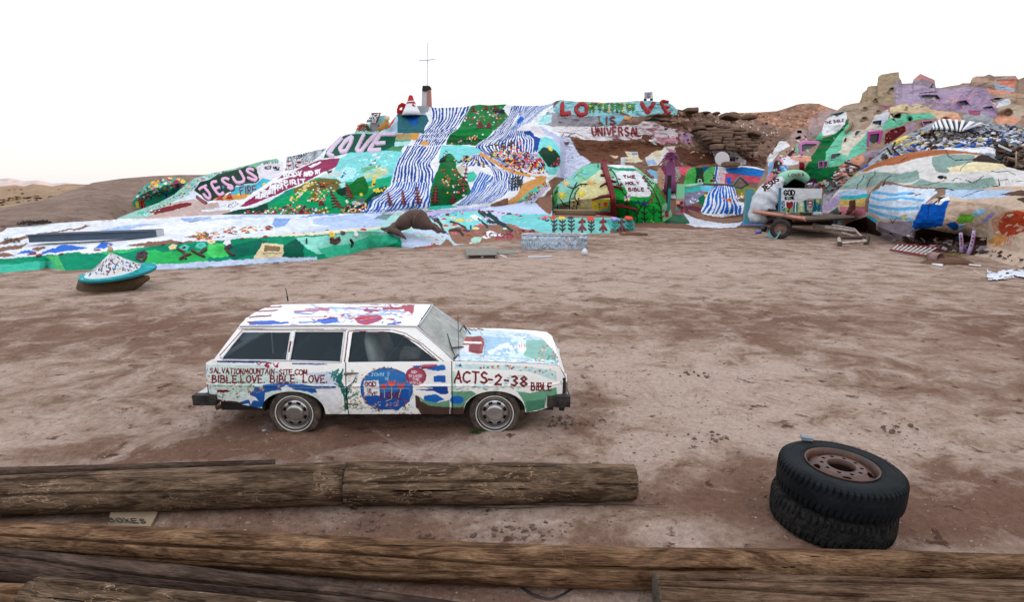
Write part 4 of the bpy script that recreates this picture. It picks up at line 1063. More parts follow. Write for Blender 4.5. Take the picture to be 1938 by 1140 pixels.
hp.run('''
V 1020 170 6.46
P #7b5846 420,600 600,590 860,640 1190,630 1490,660 1560,700 1500,740 1320,800 1240,880 1000,860 900,880 640,880 480,780
P #6b4a3a 860,650 1190,640 1480,670 1500,700 1200,690 880,690
P #a8d6de 120,300 250,120 360,125 600,135 900,150 1230,125 1560,135 1640,160 1700,240 1690,310 1640,315 1560,270 1300,330 1130,330 1060,290 860,300 600,330 130,290
P #a7a4ac 120,285 600,325 720,310 740,430 560,445 200,450 -100,440 -100,400
P #bcdfe6 -100,340 150,310 150,390 20,405 -100,405
P #8ec4d2 750,310 860,300 1080,320 1030,370 970,430 800,435 740,380
P t 1060,330 1140,330 1110,365 1050,370
P #e3dfe3 230,450 560,445 1200,440 1430,450 1500,500 1420,540 1280,560 1240,600 1000,610 860,620 600,600 400,580 200,550
P #dcd2d4 1200,440 1280,380 1420,400 1560,470 1700,480 1600,560 1520,660 1400,640 1260,530
P #c99ca8 1300,480 1480,450 1620,520 1700,640 1500,660 1430,600 1380,520
P #c7a0b8 1700,500 1860,540 1880,640 1790,660 1700,590
P #e6e0e4 1580,480 1690,480 1700,540 1600,570
P #7b5846 1265,545 1420,550 1400,600 1300,610 1250,590
P w 1345,605 1400,620 1450,680 1380,650
P #d6daee 20,500 380,590 420,680 490,800 640,880 560,930 330,1160 -60,1300 -60,900 250,800 100,620
P #c4c8e4 60,560 300,620 330,700 240,760 140,640
P #7b5846 290,640 370,635 355,680 310,675
D 40 k/n 0.5,1.3,0.4,20 200,560 380,620 560,880 380,1000 280,800
S k 1.4 150,530 200,560 265,575 300,540
S k 1.4 355,580 400,545 440,535 540,560
P #ddd2bc 1060,745 1130,760 1215,750 1230,830 1280,870 1180,890 1060,880 1030,830 1090,820
P #8fa6c8 1140,765 1215,765 1215,800 1150,800
P #e2ddd6 1300,830 1400,750 1500,740 1540,690 1660,690 1640,760 1560,800 1500,920 1350,930
P #a9bfe0 1310,860 1400,850 1450,900 1340,920
E #ddd0b0 1440,780,8,6
P #ccb8a0 860,790 960,800 970,820 920,835
E #e8c9b0 940,818,5,2.6
P k 1270,370 1400,340 1560,370 1700,385 1620,400 1450,385
P #b98ea0 1560,700 1700,760 1600,780
D 120 w/q/#cdb8c8 0.5,1.4,0.5,20 1260,400 1700,480 1900,600 1560,680 1300,560
V 1240 180 7.125
P #ddd2d8 0,480 100,420 300,480 300,560 200,580 0,560
P #b094c4 370,530 440,560 460,640 400,610
P w 460,530 530,540 520,560
P #eceaf0 740,770 930,730 1100,780 1220,880 1220,930 1100,950 820,930 790,860
P #4b68a0 995,860 1070,830 1075,895 1000,895
P #5f4032 520,440 800,390 1160,460 1400,540 1480,600 1400,640 1370,760 1100,730 760,700 640,620
P #6b4a3a 270,700 560,740 780,800 800,920 500,960 300,900
P #6b4a3a 1200,850 1500,820 1500,930 1300,950
D 60 #c9a792/#b58f7c/w 0.6,1.8,0.5,-10 560,250 860,260 1100,350 1500,480 1700,500 1700,560 1400,540 1100,420 700,380
''')
eroded = hill.finish('eroded_hill', hp, M_ADOBE)
tag(eroded, 'crumbling dirt hillside with faded painted bands and red lettering', 'hillside')
VE = (1020, 170, 6.46); MR = solid('#a8142c')
for pl, wd in (([[(285, 160), (280, 300), (390, 290)]], 8.5), ([[(500, 170), (450, 230), (490, 305), (570, 290), (575, 200), (500, 170)]], 7.5), ([[(1250, 160), (1325, 290), (1410, 150)]], 8), ([[(1580, 155), (1490, 150), (1560, 280), (1600, 275)], [(1530, 215), (1590, 210)]], 5.5)):
    relief(hill, 'letter', [vs(lerp_curve(p, len(p) * 3).tolist() if len(p) > 3 else p, VE) for p in pl], wd, MR, 0.2, eroded)
letters(hill, 'IS', *vs([(815, 425)], VE)[0], 14, 4.0, solid('m'), eroded, total=19, hh=0.12)
letters(hill, 'UNIVERSAL', *vs([(655, 565)], VE)[0], 16, 3.3, solid('#8c1626'), eroded, total=92, hh=0.1, slant=-0.1)
relief(hill, 'letter_smear', [vs([(1080, 580), (1130, 600), (1150, 560)], VE), vs([(900, 600), (1000, 605)], VE)], 2.2, solid('#c2607a'), 0.05, eroded)
# plant rows between the letters
for i, x in enumerate((625, 665, 745, 820, 900, 960, 1000, 1090, 1150)):
    yb, yt = 280, 165; L = [vs([(x, yb), (x + 4, yt)], VE)]
    for f in (.25, .5, .75):
        y = yb + (yt - yb) * f; L += [vs([(x, y), (x - 26, y - 24)], VE), vs([(x, y), (x + 26, y - 24)], VE)]
    relief(hill, 'moulded_plant', L, 2.4, solid('#2f8a3a'), 0.07, eroded)
for i, (x, y) in enumerate([(600, 165), (655, 165), (680, 215), (625, 200), (665, 265), (740, 160), (760, 215), (700, 165), (790, 170), (800, 215), (845, 170), (860, 215), (855, 265), (800, 265), (890, 170), (890, 205), (890, 245), (955, 170), (955, 215), (955, 260), (1010, 165), (1045, 225), (1020, 190), (1060, 165), (1110, 205), (1110, 240), (1160, 170), (1030, 265)]):
    flower(hill, *vs([(x, y)], VE)[0], 2.6, 'm' if i % 3 == 1 or 880 < x < 1000 else 'y', 'O' if i % 3 else 'n', eroded)
# sun baked clay slabs of the ledge
M_CLAY = mat_plain('clay_slab', (0.235, 0.155, 0.118), 0.95, 0.5, 5, 0.9, 0.06, spec=0.05, dirt=(0.13, 0.08, 0.06), dirt_amt=0.6)
def slab_mesh(seed):
    rnd = random.Random(seed); mb = MB(); n = 12; vs_ = []
    for z, k in ((-.5, .96), (-.3, 1.0), (.2, 1.0), (.5, .93)):
        for i in range(n):
            t = 2 * math.pi * i / n; c, s_ = math.cos(t), math.sin(t); e = 0.55
            x = math.copysign(abs(c) ** e, c) * k; y = math.copysign(abs(s_) ** e, s_) * k
            j = 1 + 0.07 * math.sin(i * 2.3 + seed); vs_.append((x * .5 * j, y * .5 * j, z * (1 + .12 * math.sin(i + seed))))
    fs = [(r * n + i, r * n + (i + 1) % n, (r + 1) * n + (i + 1) % n, (r + 1) * n + i) for r in range(3) for i in range(n)] + [tuple(range(3 * n, 4 * n)), tuple(range(n))[::-1]]
    mb.add(vs_, fs, M_CLAY); return np_mesh('clay_slab', np.array(mb.v), mb.f, mb.mats, smooth=False)
SLABS = [slab_mesh(i) for i in range(5)]
VG = (1240, 180, 7.125)
def slab(x0, y0, x1, y1, thick, D, parent, name='clay_slab', depth=None):
    (ax, ay), (bx, by) = vs([(x0, y0), (x1, y1)], VG); a = PV(ax, ay, D); b = PV(bx, by, D); L = (b - a).length
    o = bpy.data.objects.new(name, random.choice(SLABS)); COL.objects.link(o); o.parent = parent
    th = thick / 7.125 / PPM(ax, ay, D)
    ang = math.atan2((b - a).z, (b - a).x)
    M = Matrix.Translation((a + b) / 2) @ Matrix.Rotation(-ang, 4, 'Y') @ Matrix.Rotation(random.uniform(-.08, .08), 4, 'X') @ Matrix.Diagonal((L, depth or random.uniform(1.6, 2.6), th, 1))
    o.matrix_basis = M; return o
for r, (xa, xb, y, sl, D) in enumerate(((620, 800, 400, 0.0, 61.5), (520, 1160, 452, .06, 60.6), (580, 1240, 505, .03, 59.8), (640, 1420, 545, .05, 59.2), (660, 1460, 590, .03, 58.6), (700, 1380, 635, .02, 58.0), (760, 1370, 680, .03, 57.5), (880, 1330, 725, .02, 57.1))):
    x = xa
    while x < xb - 40:
        w_ = random.uniform(70, 260); x1 = min(xb, x + w_); slab(x, y + (x - xa) * sl, x1 - 4, y + (x1 - xa) * sl + random.uniform(-6, 6), random.uniform(30, 50), D + random.uniform(-.5, .5), eroded); x = x1
for a in ((390, 210, 570, 210, 50, 63.5), (900, 270, 1110, 320, 52, 63), (1000, 245, 1100, 270, 30, 66), (1190, 300, 1335, 300, 48, 66), (1230, 500, 1400, 550, 42, 58.5), (770, 700, 880, 700, 60, 56.5), (800, 235, 850, 255, 20, 68), (630, 232, 720, 238, 18, 68), (900, 935, 1120, 935, 58, 53.5)):
    slab(*a, eroded)
# round cream disc leaning on the slope
mb = MB(); c_ = PV(1367, 301, 54.6)
mb.lathe([(0.001, 0.05), (0.66, 0.05), (0.7, 0.0), (0.66, -0.05), (0.001, -0.05)], Matrix.Translation(c_) @ Matrix.Rotation(R(78), 4, 'X'), solid('#ddd8dc'), 24)
tag(mb.build('painted_disc'), 'round off-white disc leaning against the dirt slope above the striped wall', 'disc')

# ================================================================ GATEWAY WALLS
gw = Sheet(1196, 1480, [
    line([(1196, 430), (1270, 431), (1300, 433), (1345, 433), (1400, 431), (1420, 430), (1480, 426)], 0.02),
    [(1196, 412, 47), (1270, 410, 47.5), (1300, 412, 48), (1345, 414, 48.5), (1400, 412, 48), (1480, 408, 46)],
    [(1196, 385, 50), (1250, 378, 50.5), (1300, 376, 51), (1345, 376, 51.5), (1400, 375, 51), (1480, 372, 49)],
    [(1196, 345, 52), (1250, 344, 52), (1300, 346, 52), (1345, 350, 52.5), (1400, 352, 52.5), (1480, 346, 50.5)],
    [(1196, 325, 53), (1214, 324, 53), (1218, 318, 53), (1230, 316, 53), (1244, 322, 53), (1247, 316, 53), (1262, 315, 53), (1270, 300, 53), (1284, 300, 53), (1288, 313, 53), (1310, 317, 53), (1330, 316, 53), (1352, 314, 53.2), (1375, 317, 53.2), (1400, 313, 53.4), (1430, 316, 53.4), (1455, 323, 53), (1480, 330, 52)]],
    step=0.8, noise=0.22, nscale=1.5, back=(2.5, 1.2), skirt=0.4, fine=0.08, rough=0.1,
    bumps=[(1372, 385, 34, 26, 1.8), (1384, 350, 10, 20, .8), (1300, 400, 26, 14, -.4), (1440, 380, 22, 26, .5)])
gp = Painter(*gw.uv(), '#8a6a5c', warp=0.8)
gp.run('''
V 1180 290 6.46
P #9cc6e4 230,210 330,190 420,230 430,330 340,330 240,270
P #e6e6ec 150,260 260,250 430,330 400,380 250,350
P #c9a690 415,180 520,170 530,420 440,470 410,330
P #8f4f74 440,130 600,100 700,150 650,330 640,460 560,470 520,300
P #b8aea8 600,170 680,160 700,280 640,360 590,330
P #e8788c 670,160 860,170 900,200 780,290 700,260
P #62ba6a 780,210 880,170 900,360 740,390 760,280
P #0f5c44 885,180 980,185 990,370 880,370
P #2f6ea8 965,160 1045,165 1050,230 990,250
P #72c47e 980,240 1060,170 1140,165 1130,370 990,370
W B 4 0.5 w 1120,165 1110,370 | 1270,165 1260,370
P #e9e6ec 1160,160 1290,160 1270,330 1160,370
P #3b86cc 1250,190 1440,170 1600,190 1760,215 1760,290 1600,280 1430,265 1260,235
P w 1190,150 1480,145 1760,200 1760,216 1600,190 1440,168 1250,190
P #d3687e 1170,240 1290,250 1440,270 1620,285 1760,295 1740,370 1540,360 1350,340 1200,380
P #e9c8d0 1180,240 1250,260 1230,380 1170,370
P #8a7368 1520,360 1750,370 1740,450 1560,460
P #90944e 1370,420 1500,400 1640,440 1640,520 1420,560 1380,480
P #58c0b8 735,430 900,400 1100,390 1060,440 900,470 740,495
P #8fd2ec 940,400 1110,395 1040,470 940,460
P #9a94ac 740,500 960,450 1010,500 920,600 780,640 740,560
P #137a5e 930,530 1020,490 1010,620 960,660 910,600
P w 1040,470 1120,395 1340,390 1380,500 1420,600 1470,640 1460,740 1200,790 960,740 940,710
W #2478cc 9 0.55 0 1110,395 1040,480 1010,600 940,730 | 1330,395 1390,540 1440,650 1450,760
P #2478cc 1250,300 1320,295 1310,390 1280,390
P #7a4658 745,640 860,650 960,680 900,740 760,730
P w 1390,590 1470,600 1470,640 1400,640
P #2f9a58 1560,750 1620,760 1900,790 1800,840 1600,850
P w 1555,560 1640,560 1660,760 1560,750
P #6e93c8 1440,830 1560,800 1800,850 1700,880 1460,880
P #dfe3ee 735,730 860,790 1000,830 1200,860 1400,850 1460,830 1440,870 1380,905 1100,915 880,900 730,850
P #9c7c6c 780,680 950,740 1200,800 1450,770 1460,820 1200,850 1000,820 860,770
P #0d6a4c 500,860 560,780 650,700 740,740 760,860 640,840
P #e9e9f2 560,500 640,490 650,550 570,545
D 18 m 1.1,1.8,1,0 890,190 975,190 980,360 890,360
D 8 m 1.6,2.3,1,0 1050,200 1125,200 1130,340 1040,340
D 14 r/q/y 1.6,3,0.6,20 1080,470 1330,560 1330,620 1100,540
D 16 q/p/y/w 1,2,0.8,0 1340,470 1480,470 1470,560 1360,540
E y 1005,515,2.6
D 60 #d9c6b8/k/w 0.6,1.6,0.6,0 420,190 520,180 690,180 700,340 520,440 430,440
D 24 w/#8aa0c0 1,2.5,0.4,-20 750,500 940,460 920,600 780,620
''')
gate_wall = gw.finish('painted_gateway_wall', gp, M_ADOBE)
tag(gate_wall, 'low adobe wall in blue, pink and green bands behind the gate posts', 'painted wall')
# purple palm with drooping fronds
VH = (1180, 290, 6.46)
palm = empty('purple_palm', PV(1272, 375, 51.2), 'small purple moulded palm tree beside the gateway wall', 'palm sculpture')
mb = MB(); D = 51.0; MP = solid('#9c5f8c')
pts = [PV(*vs([p], VH)[0], D) for p in ((575, 470), (570, 330), (580, 220), (575, 130), (578, 60))]
mb.tube(pts, [.62, .5, .42, .34, .22], MP, 12); mb.build('trunk', palm, True)
for k, (dx, dy) in enumerate(((-110, 20), (-90, -25), (-60, -60), (0, -75), (60, -60), (95, -25), (110, 20), (-150, 90), (130, 90))):
    mb = MB(); c_ = (578, 65) if k < 7 else (575, 60); a = PV(*vs([c_], VH)[0], D - .3)
    e = PV(*vs([(c_[0] + dx, c_[1] + dy)], VH)[0], D - .7 - .2 * (k % 2)); m_ = (a + e) / 2 + Vector((0, -.1, .22))
    q = lerp_curve([tuple(a), tuple(m_), tuple(e)], 7); mb.tube([Vector(p) for p in q], [.14, .2, .2, .17, .14, .1, .03], MP, 8, flat=.5); mb.build('frond', palm, True)
# posts of the gate
def post(px, y0, y1, wpx, D, col, label, name='gate_post'):
    b = PV(px, y1, D); t = PV(px, y0, D); ww = wpx / PPM(px, y1, D); mb = MB()
    mb.box(Vector((b.x, D, (b.z + t.z) / 2 - .1)), (ww, ww * .6, t.z - b.z + .2), solid(col, .6), jit=.01)
    return tag(mb.build(name), label, 'post')
def gpost(px, y0, y1, wpx, D, col, label): return post(px, y0, y1, wpx, D, col, label)
p1 = empty('gate_post', (PV(1287, 425, 43.2)), 'mint green gate post on a flower painted adobe base', 'post', 'posts of the gateway')
mb = MB(); b = PV(1287, 378, 43.0); t = PV(1287, 352, 43.0); mb.box(Vector((b.x, 43.0, (b.z + t.z) / 2)), (13 / 24.2, .3, t.z - b.z + .3), solid('#9be0b6', .6)); mb.build('upper_post', p1)
mb = MB(); z0 = 0; zt = PV(1287, 376, 43).z
mb.tube([Vector((b.x, 43, -.1)), Vector((b.x, 43, .5)), Vector((b.x, 43, 1.1)), Vector((b.x, 43, zt))], [.5, .34, .29, .3], solid('#b98098'), 12); mb.build('base', p1, True)
mb = MB(); mb.tube([Vector((b.x - .1, 43, -.1)), Vector((b.x, 43, .35)), Vector((b.x, 43, .75))], [1.15, .75, .36], solid('#0d6a4c'), 14); mb.build('painted_foot', p1, True)
for x, y, c1, c2 in ((1283, 384, 'y', 'O'), (1290, 384, 'm', 'k'), (1286, 391, 'm', 'k'), (1291, 393, 'P', 'k'), (1291, 399, 'r', 'm'), (1283, 388, 'k', 'k'), (1282, 397, 'T', 'g')):
    o = bpy.data.objects.new('moulded_flower', flower_mesh('moulded_flower', c1, c2)); COL.objects.link(o); o.parent = p1; o.matrix_parent_inverse = world_matrix(p1).inverted()
    o.matrix_basis = Matrix.Translation(PV(x, y, 42.68)) @ Matrix.Rotation(R(80), 4, 'X') @ Matrix.Diagonal((.12, .12, .08, 1))
gpost(1264, 332, 392, 7, 45.5, '#33201c', 'tall dark brown wooden post behind the painted bible mound')
gpost(1265.5, 357, 394, 5, 44.2, '#2aa0a0', 'thin teal post in front of the dark brown post')
tag(gpost(1413.5, 358, 424, 13, 42.6, '#76b2bc', 'blue grey gate post standing alone before the white arch'), group='posts of the gateway')
mb = MB(); mb.box(PV(1414, 427, 42.5), (2.1, 1.2, .18), solid('#8fc0cc'), jit=.05); tag(mb.build('curb'), 'pale blue footing slab round the lone gate post', 'curb')
# boom across the gateway
gate = empty('gate_boom', PV(1300, 355, 43), 'pale green bar with a ring lying across the gateway, triangle emblem at its end', 'gate bar')
mb = MB(); L = [PV(*vs([p], VH)[0], 43.2) for p in ((740, 412), (860, 395), (975, 372))]; mb.tube(L, [.16, .13, .1], solid('#a8dcc8'), 8); mb.build('bar', gate, True)
mb = MB(); L = [PV(*vs([p], VH)[0], 43.2) for p in ((975, 375), (1100, 380), (1230, 382), (1340, 405))]; mb.tube(L, .06, solid('#6a5a50'), 8); mb.build('pole', gate, True)
mb = MB(); c_ = PV(*vs([(932, 342)], VH)[0], 43.0)
mb.tube([c_ + Vector((math.cos(t) * .13, 0, math.sin(t) * .15)) for t in np.linspace(0, 2 * math.pi, 17)], .035, solid('#c8ecd8'), 6, cap=False); mb.build('ring', gate, True)
mb = MB(); T3 = [PV(*vs([p], VH)[0], 42.9) for p in ((1330, 395), (1410, 295), (1440, 295), (1520, 385), (1440, 430), (1330, 395))]
mb.tube(T3, .09, solid('#6f8080'), 6, cap=False); mb.build('emblem_rim', gate, True)
mb = MB(); c_ = PV(*vs([(1425, 360)], VH)[0], 42.95)
for r_ in (.12, .24, .36): mb.tube([c_ + Vector((math.cos(t) * r_ * 1.1, 0, math.sin(t) * r_ * .8)) for t in np.linspace(0, 2 * math.pi, 17)], .04, solid('#a39a94'), 6, cap=False)
mb.build('emblem_rings', gate, True)

# ================================================================ MOUND WITH "THE HOLY BIBLE"
dome = Sheet(1038, 1274, [
    line([(1038, 402, 44.6), (1060, 404, 43.9), (1090, 412, 43.6), (1122, 418, 43.0), (1165, 423), (1200, 425.5), (1240, 425.5), (1274, 425)], 0.0),
    [(1038, 398, 45), (1060, 385, 43.4), (1090, 378, 42.6), (1122, 376, 42.2), (1165, 378, 42.0), (1200, 380, 42.2), (1240, 392, 42.8), (1274, 423, 43.9)],
    [(1038, 394, 45.6), (1060, 362, 44.4), (1090, 348, 43.5), (1122, 342, 43.0), (1165, 340, 42.9), (1200, 346, 43.0), (1240, 366, 43.4), (1274, 422, 44.1)],
    [(1038, 384, 46.4), (1041, 372, 46.4), (1046, 362, 46.3), (1056, 349, 46), (1066, 343, 46), (1082, 332, 45.6), (1095, 320, 45.4), (1104, 314, 45.3), (1118, 310, 45.3), (1140, 309, 45.2), (1146, 312, 45.2), (1172, 312, 45.2), (1196, 313, 45.2), (1206, 318, 45.2), (1216, 326, 45.2), (1226, 334, 45.2), (1240, 344, 45.3), (1250, 360, 45.3), (1256, 376, 45.4), (1264, 388, 45.4), (1270, 398, 45.3), (1274, 418, 45)]],
    step=0.7, noise=0.22, nscale=2, back=(2.5, 1.8), skirt=0.4, fine=0.05, rough=0.05)
dp = Painter(*dome.uv(), '#9ccfae', warp=0.6)
dp.run('''
V 1020 290 6.92
P #8ed4c0 550,200 700,130 830,125 850,300 700,330 560,290
P #9fd8d0 200,430 300,330 420,260 520,250 500,400 330,520 250,560
P #e2ddb0 520,400 600,360 860,300 920,420 920,560 700,620 700,740 520,740 400,740 400,640 480,560
P #dfe6cc 640,340 830,200 870,300 860,400 700,400
P #5aa860 130,700 180,560 230,440 260,440 240,640 170,760
P #a8c4ec 130,640 150,620 190,700 190,780 120,760
P #9a9484 270,690 330,660 380,700 370,740 260,740
P #2faa4e 960,440 1120,440 1180,560 1450,560 1540,360 1600,440 1640,600 1720,740 1740,900 1660,940 1240,930 1020,860 1010,640 970,520
P #9fc8a0 1620,680 1680,640 1730,740 1750,860 1700,920 1640,930 1610,800
P #1f8a3c 1000,560 1180,640 1280,720 1240,900 1020,860
P #25b04e 1300,720 1600,700 1600,900 1300,900
P #b9dfd0 880,170 1240,180 1340,250 1000,260 940,440 970,440 1120,440 1010,260
P w 870,130 960,140 1240,165 1260,200 1060,190 900,170
P #3f9f80 880,165 1000,190 1240,200 1320,260 1240,240 1000,220 890,190
P #b4dce0 1380,220 1520,330 1560,380 1480,360 1380,270
P w 1005,250 1110,235 1280,232 1345,290 1475,530 1440,565 1330,575 1175,560 1120,430 1030,300
P #efdd62 690,620 930,590 905,710 770,750 700,745
P #d9cf6a 720,840 900,800 910,850 720,870
P #8a5c50 1650,760 1700,710 1700,800 1650,830
P r 1650,800 1700,800 1700,830 1660,840
P #0d6a4c 1660,930 1750,850 1790,930 1700,960
P #2a9aa0 1240,925 1660,935 1740,910 1740,960 1240,950
S #b9a890 0.7 670,560 640,590 650,650
S #6f9cd8 1.6 560,260 640,280
S #4f7a50 1.2 460,330 500,280 540,250 580,220
S #4f7a50 1.0 500,290 560,300
S #4aa4c8 1.5 580,320 620,350
D 14 k/b/m 0.6,1.2,0.6,0 1060,180 1320,200 1320,250 1080,220
D 10 c/w/p 2.4,3.0,1,0 1040,530 1190,540 1190,620 1060,610
D 10 b 1.8,2.4,1,0 1200,590 1420,640 1400,680 1200,640
D 10 c/b 1.2,2.4,0.6,0 1180,800 1500,860 1500,930 1180,930
''')
bible = dome.finish('bible_mound', dp, M_ADOBE)
tag(bible, 'painted mound with a maroon tree and a white panel reading the holy bible', 'painted mound')
VF = (1020, 290, 6.92)
def rl(name, pls, w_, c, h_=.07, **k): return relief(dome, name, [vs(lerp_curve(p, len(p) * 3).tolist() if len(p) > 2 else p, VF) for p in pls], w_, solid(c), h_, bible, **k)
rl('tree_trunk', [[(985, 850), (970, 700), (965, 560), (930, 430), (890, 300), (850, 180), (838, 122)]], 10.5, 'm', .3)
for L, w_ in (([(960, 800), (850, 780), (725, 805)], 6.5), ([(950, 560), (850, 570), (700, 605)], 6), ([(985, 680), (1120, 690), (1290, 740)], 5.5), ([(920, 380), (860, 410), (795, 445)], 3.4), ([(870, 300), (805, 300)], 3.6), ([(940, 370), (1015, 385)], 3), ([(955, 440), (1040, 455), (1095, 490)], 3), ([(850, 220), (808, 205)], 2.4), ([(880, 190), (905, 215)], 2.2)):
    rl('branch', [L], w_, 'm', .2, taper=.6)
for t_, x, y, h_, tot in (('THE', 1108, 330, 36, 158), ('HOLY', 1140, 412, 38, 175), ('BIBLE', 1175, 495, 40, 205)):
    letters(dome, t_, *vs([(x, y)], VF)[0], h_ / 6.92, 1.9, solid('m'), bible, total=tot / 6.92, hh=.05, slant=-.1)
for L, w_ in (([(400, 740), (405, 600), (450, 480), (500, 380)], 1.9), ([(370, 430), (455, 465)], 2), ([(470, 460), (540, 410), (650, 405)], 2), ([(280, 600), (330, 670), (395, 690)], 2), ([(490, 740), (500, 640), (470, 600), (425, 600)], 1.6), ([(480, 600), (475, 530), (530, 450)], 1.2), ([(500, 680), (530, 610)], 1.2), ([(250, 740), (240, 660)], 1.4),
              ([(210, 540), (245, 490)], 1.6), ([(225, 520), (205, 500)], 1.4), ([(545, 400), (560, 440)], 1.2), ([(600, 400), (610, 430)], 1.2),
              ([(935, 200), (1000, 290), (1040, 400), (1080, 450), (1100, 520), (1150, 580), (1155, 830)], 1.7), ([(1010, 410), (1050, 430)], 1.2), ([(1130, 770), (1160, 800), (1190, 770)], 1.6), ([(1120, 670), (1155, 650), (1190, 660)], 1.3),
              ([(1360, 300), (1440, 400), (1500, 480), (1540, 580), (1590, 700), (1600, 890)], 1.8), ([(1440, 360), (1480, 400)], 1.3), ([(1590, 780), (1555, 750)], 1.6), ([(1595, 780), (1640, 740)], 1.6), ([(1600, 850), (1560, 830)], 1.6), ([(1600, 850), (1640, 815)], 1.6), ([(1530, 640), (1580, 690)], 1.3),
              ([(1285, 905), (1290, 790), (1350, 680), (1380, 620)], 2.2), ([(1290, 800), (1230, 740)], 2), ([(1300, 850), (1250, 800)], 1.8), ([(1310, 740), (1240, 670), (1200, 620)], 1.5), ([(1340, 700), (1300, 620)], 1.4),
              ([(1385, 905), (1380, 800), (1385, 700), (1460, 600)], 2.2), ([(1390, 880), (1430, 845)], 2.2), ([(1380, 870), (1335, 840)], 2.2), ([(1385, 800), (1425, 770)], 2), ([(1380, 800), (1340, 760)], 2), ([(1395, 700), (1440, 690)], 1.6),
              ([(1505, 885), (1505, 720), (1500, 690)], 1.3), ([(1505, 800), (1430, 730)], 1.1), ([(1505, 790), (1545, 730)], 1.1), ([(1505, 750), (1475, 730)], 1), ([(775, 140), (772, 190)], 2), ([(795, 715), (790, 650)], 1), ([(870, 700), (870, 640)], 1)):
    rl('vine', [L], w_ * 1.15, 'k', .05)
for x, y in ((1385, 300), (1360, 328), (1420, 335), (1390, 370), (1495, 395), (1430, 420), (1540, 440), (1430, 460), (1465, 495), (1530, 490), (1480, 530), (1580, 525), (1500, 570), (1475, 600), (1555, 590), (1610, 640), (1480, 635), (1440, 650), (970, 318), (935, 220), (1050, 340), (1078, 405), (905, 375), (905, 368)):
    flower(dome, *vs([(x, y)], VF)[0], 2.8, 'm', 'm', bible, 'berry')
for x, y in ((475, 530), (520, 595), (510, 640), (460, 640), (460, 685), (525, 665), (465, 575), (440, 720)):
    flower(dome, *vs([(x, y)], VF)[0], 2.1, 'm', 'k', bible, 'berry')
for x, y, c, r_ in ((300, 550, '#efd23a', 9), (360, 400, '#e8cc90', 8), (690, 380, '#e6c98a', 9), (555, 530, '#efe05a', 8)):
    X, Y = vs([(x, y)], VF)[0]
    relief(dome, 'sunflower', [[(X, Y), (X + math.cos(t) * r_, Y + math.sin(t) * r_ * .95)] for t in np.linspace(0.2, 6.4, 9)], 2.6, solid(c), .05, bible, taper=.5)
flower(dome, *vs([(870, 660)], VF)[0], 4.2, 'O', 'r', bible); flower(dome, *vs([(795, 662)], VF)[0], 2.8, '#5a8ad8', 'b', bible); flower(dome, *vs([(822, 825)], VF)[0], 3.4, 'O', 'm', bible)
flower(dome, *vs([(163, 680)], VF)[0], 3.4, 'P', 'P', bible); flower(dome, *vs([(235, 487)], VF)[0], 2.4, 'b', 'b', bible); flower(dome, *vs([(1035, 765)], VF)[0], 2.6, 'm', 'm', bible); flower(dome, *vs([(1160, 600)], VF)[0], 2.8, 'c', 'y', bible)
for x, y, n_ in ((1095, 95, 0),):
    mb = MB(); c_ = PV(1179, 308, 46.5); mb.tube([c_ + Vector((0, 0, -.5)), c_ + Vector((0, 0, .1)), c_ + Vector((0, 0, .35)), c_ + Vector((0, 0, .42))], [.17, .18, .2, .14], solid('#dfe2e8'), 10)
    tag(mb.build('paint_bucket', smooth=True), 'white bucket on the slope just behind the bible mound', 'bucket')

# ================================================================ FLOWER WALL
fw = Sheet(960, 1201, [
    line([(960, 436), (985, 436), (1010, 440), (1040, 443), (1080, 444), (1120, 442), (1160, 441), (1190, 438), (1201, 436)], 0.0),
    [(960, 412, 38.4), (985, 410, 38.0), (1010, 411, 37.4), (1060, 412, 36.6), (1120, 413, 36.4), (1160, 414, 36.4), (1190, 414, 36.8), (1198, 415, 37.0), (1201, 424, 37.2)],
    [(960, 404, 42), (1010, 403, 42), (1060, 403, 42), (1120, 405, 42), (1160, 410, 38.2), (1201, 421, 38)]],
    step=0.8, noise=0.12, nscale=1, back=(1.0, .8), skirt=0.3, fine=0.05)
fp = Painter(*fw.uv(), '#7cc8c6', warp=0.5)
fp.run('''
V 1020 290 6.92
P #8fd2cc -420,830 200,850 1240,850 1240,1100 -420,1100
P #6fb8b8 700,870 1240,850 1240,1010 1140,1030 940,1020 900,900
P s 930,1000 1120,980 1240,1020 1240,1070 930,1060
P #9a7a68 -420,760 1240,700 1240,838 700,846 200,842 -420,815
''')
flower_wall = fw.finish('flower_wall', fp, M_ADOBE)
tag(flower_wall, 'low turquoise adobe wall with tulips and maroon figures moulded on it', 'flower wall')
def fstem(x, y0, y1, w_, c='k', leaves=3):
    L = [vs([(x, y0), (x, y1)], VF)]
    for i in range(leaves):
        y = y0 + (y1 - y0) * (.15 + .3 * i); L += [vs([(x, y), (x - 42, y - 30)], VF), vs([(x, y), (x + 42, y - 34)], VF)]
    relief(fw, 'stem', L, w_, solid(c), .06, flower_wall, taper=.7)
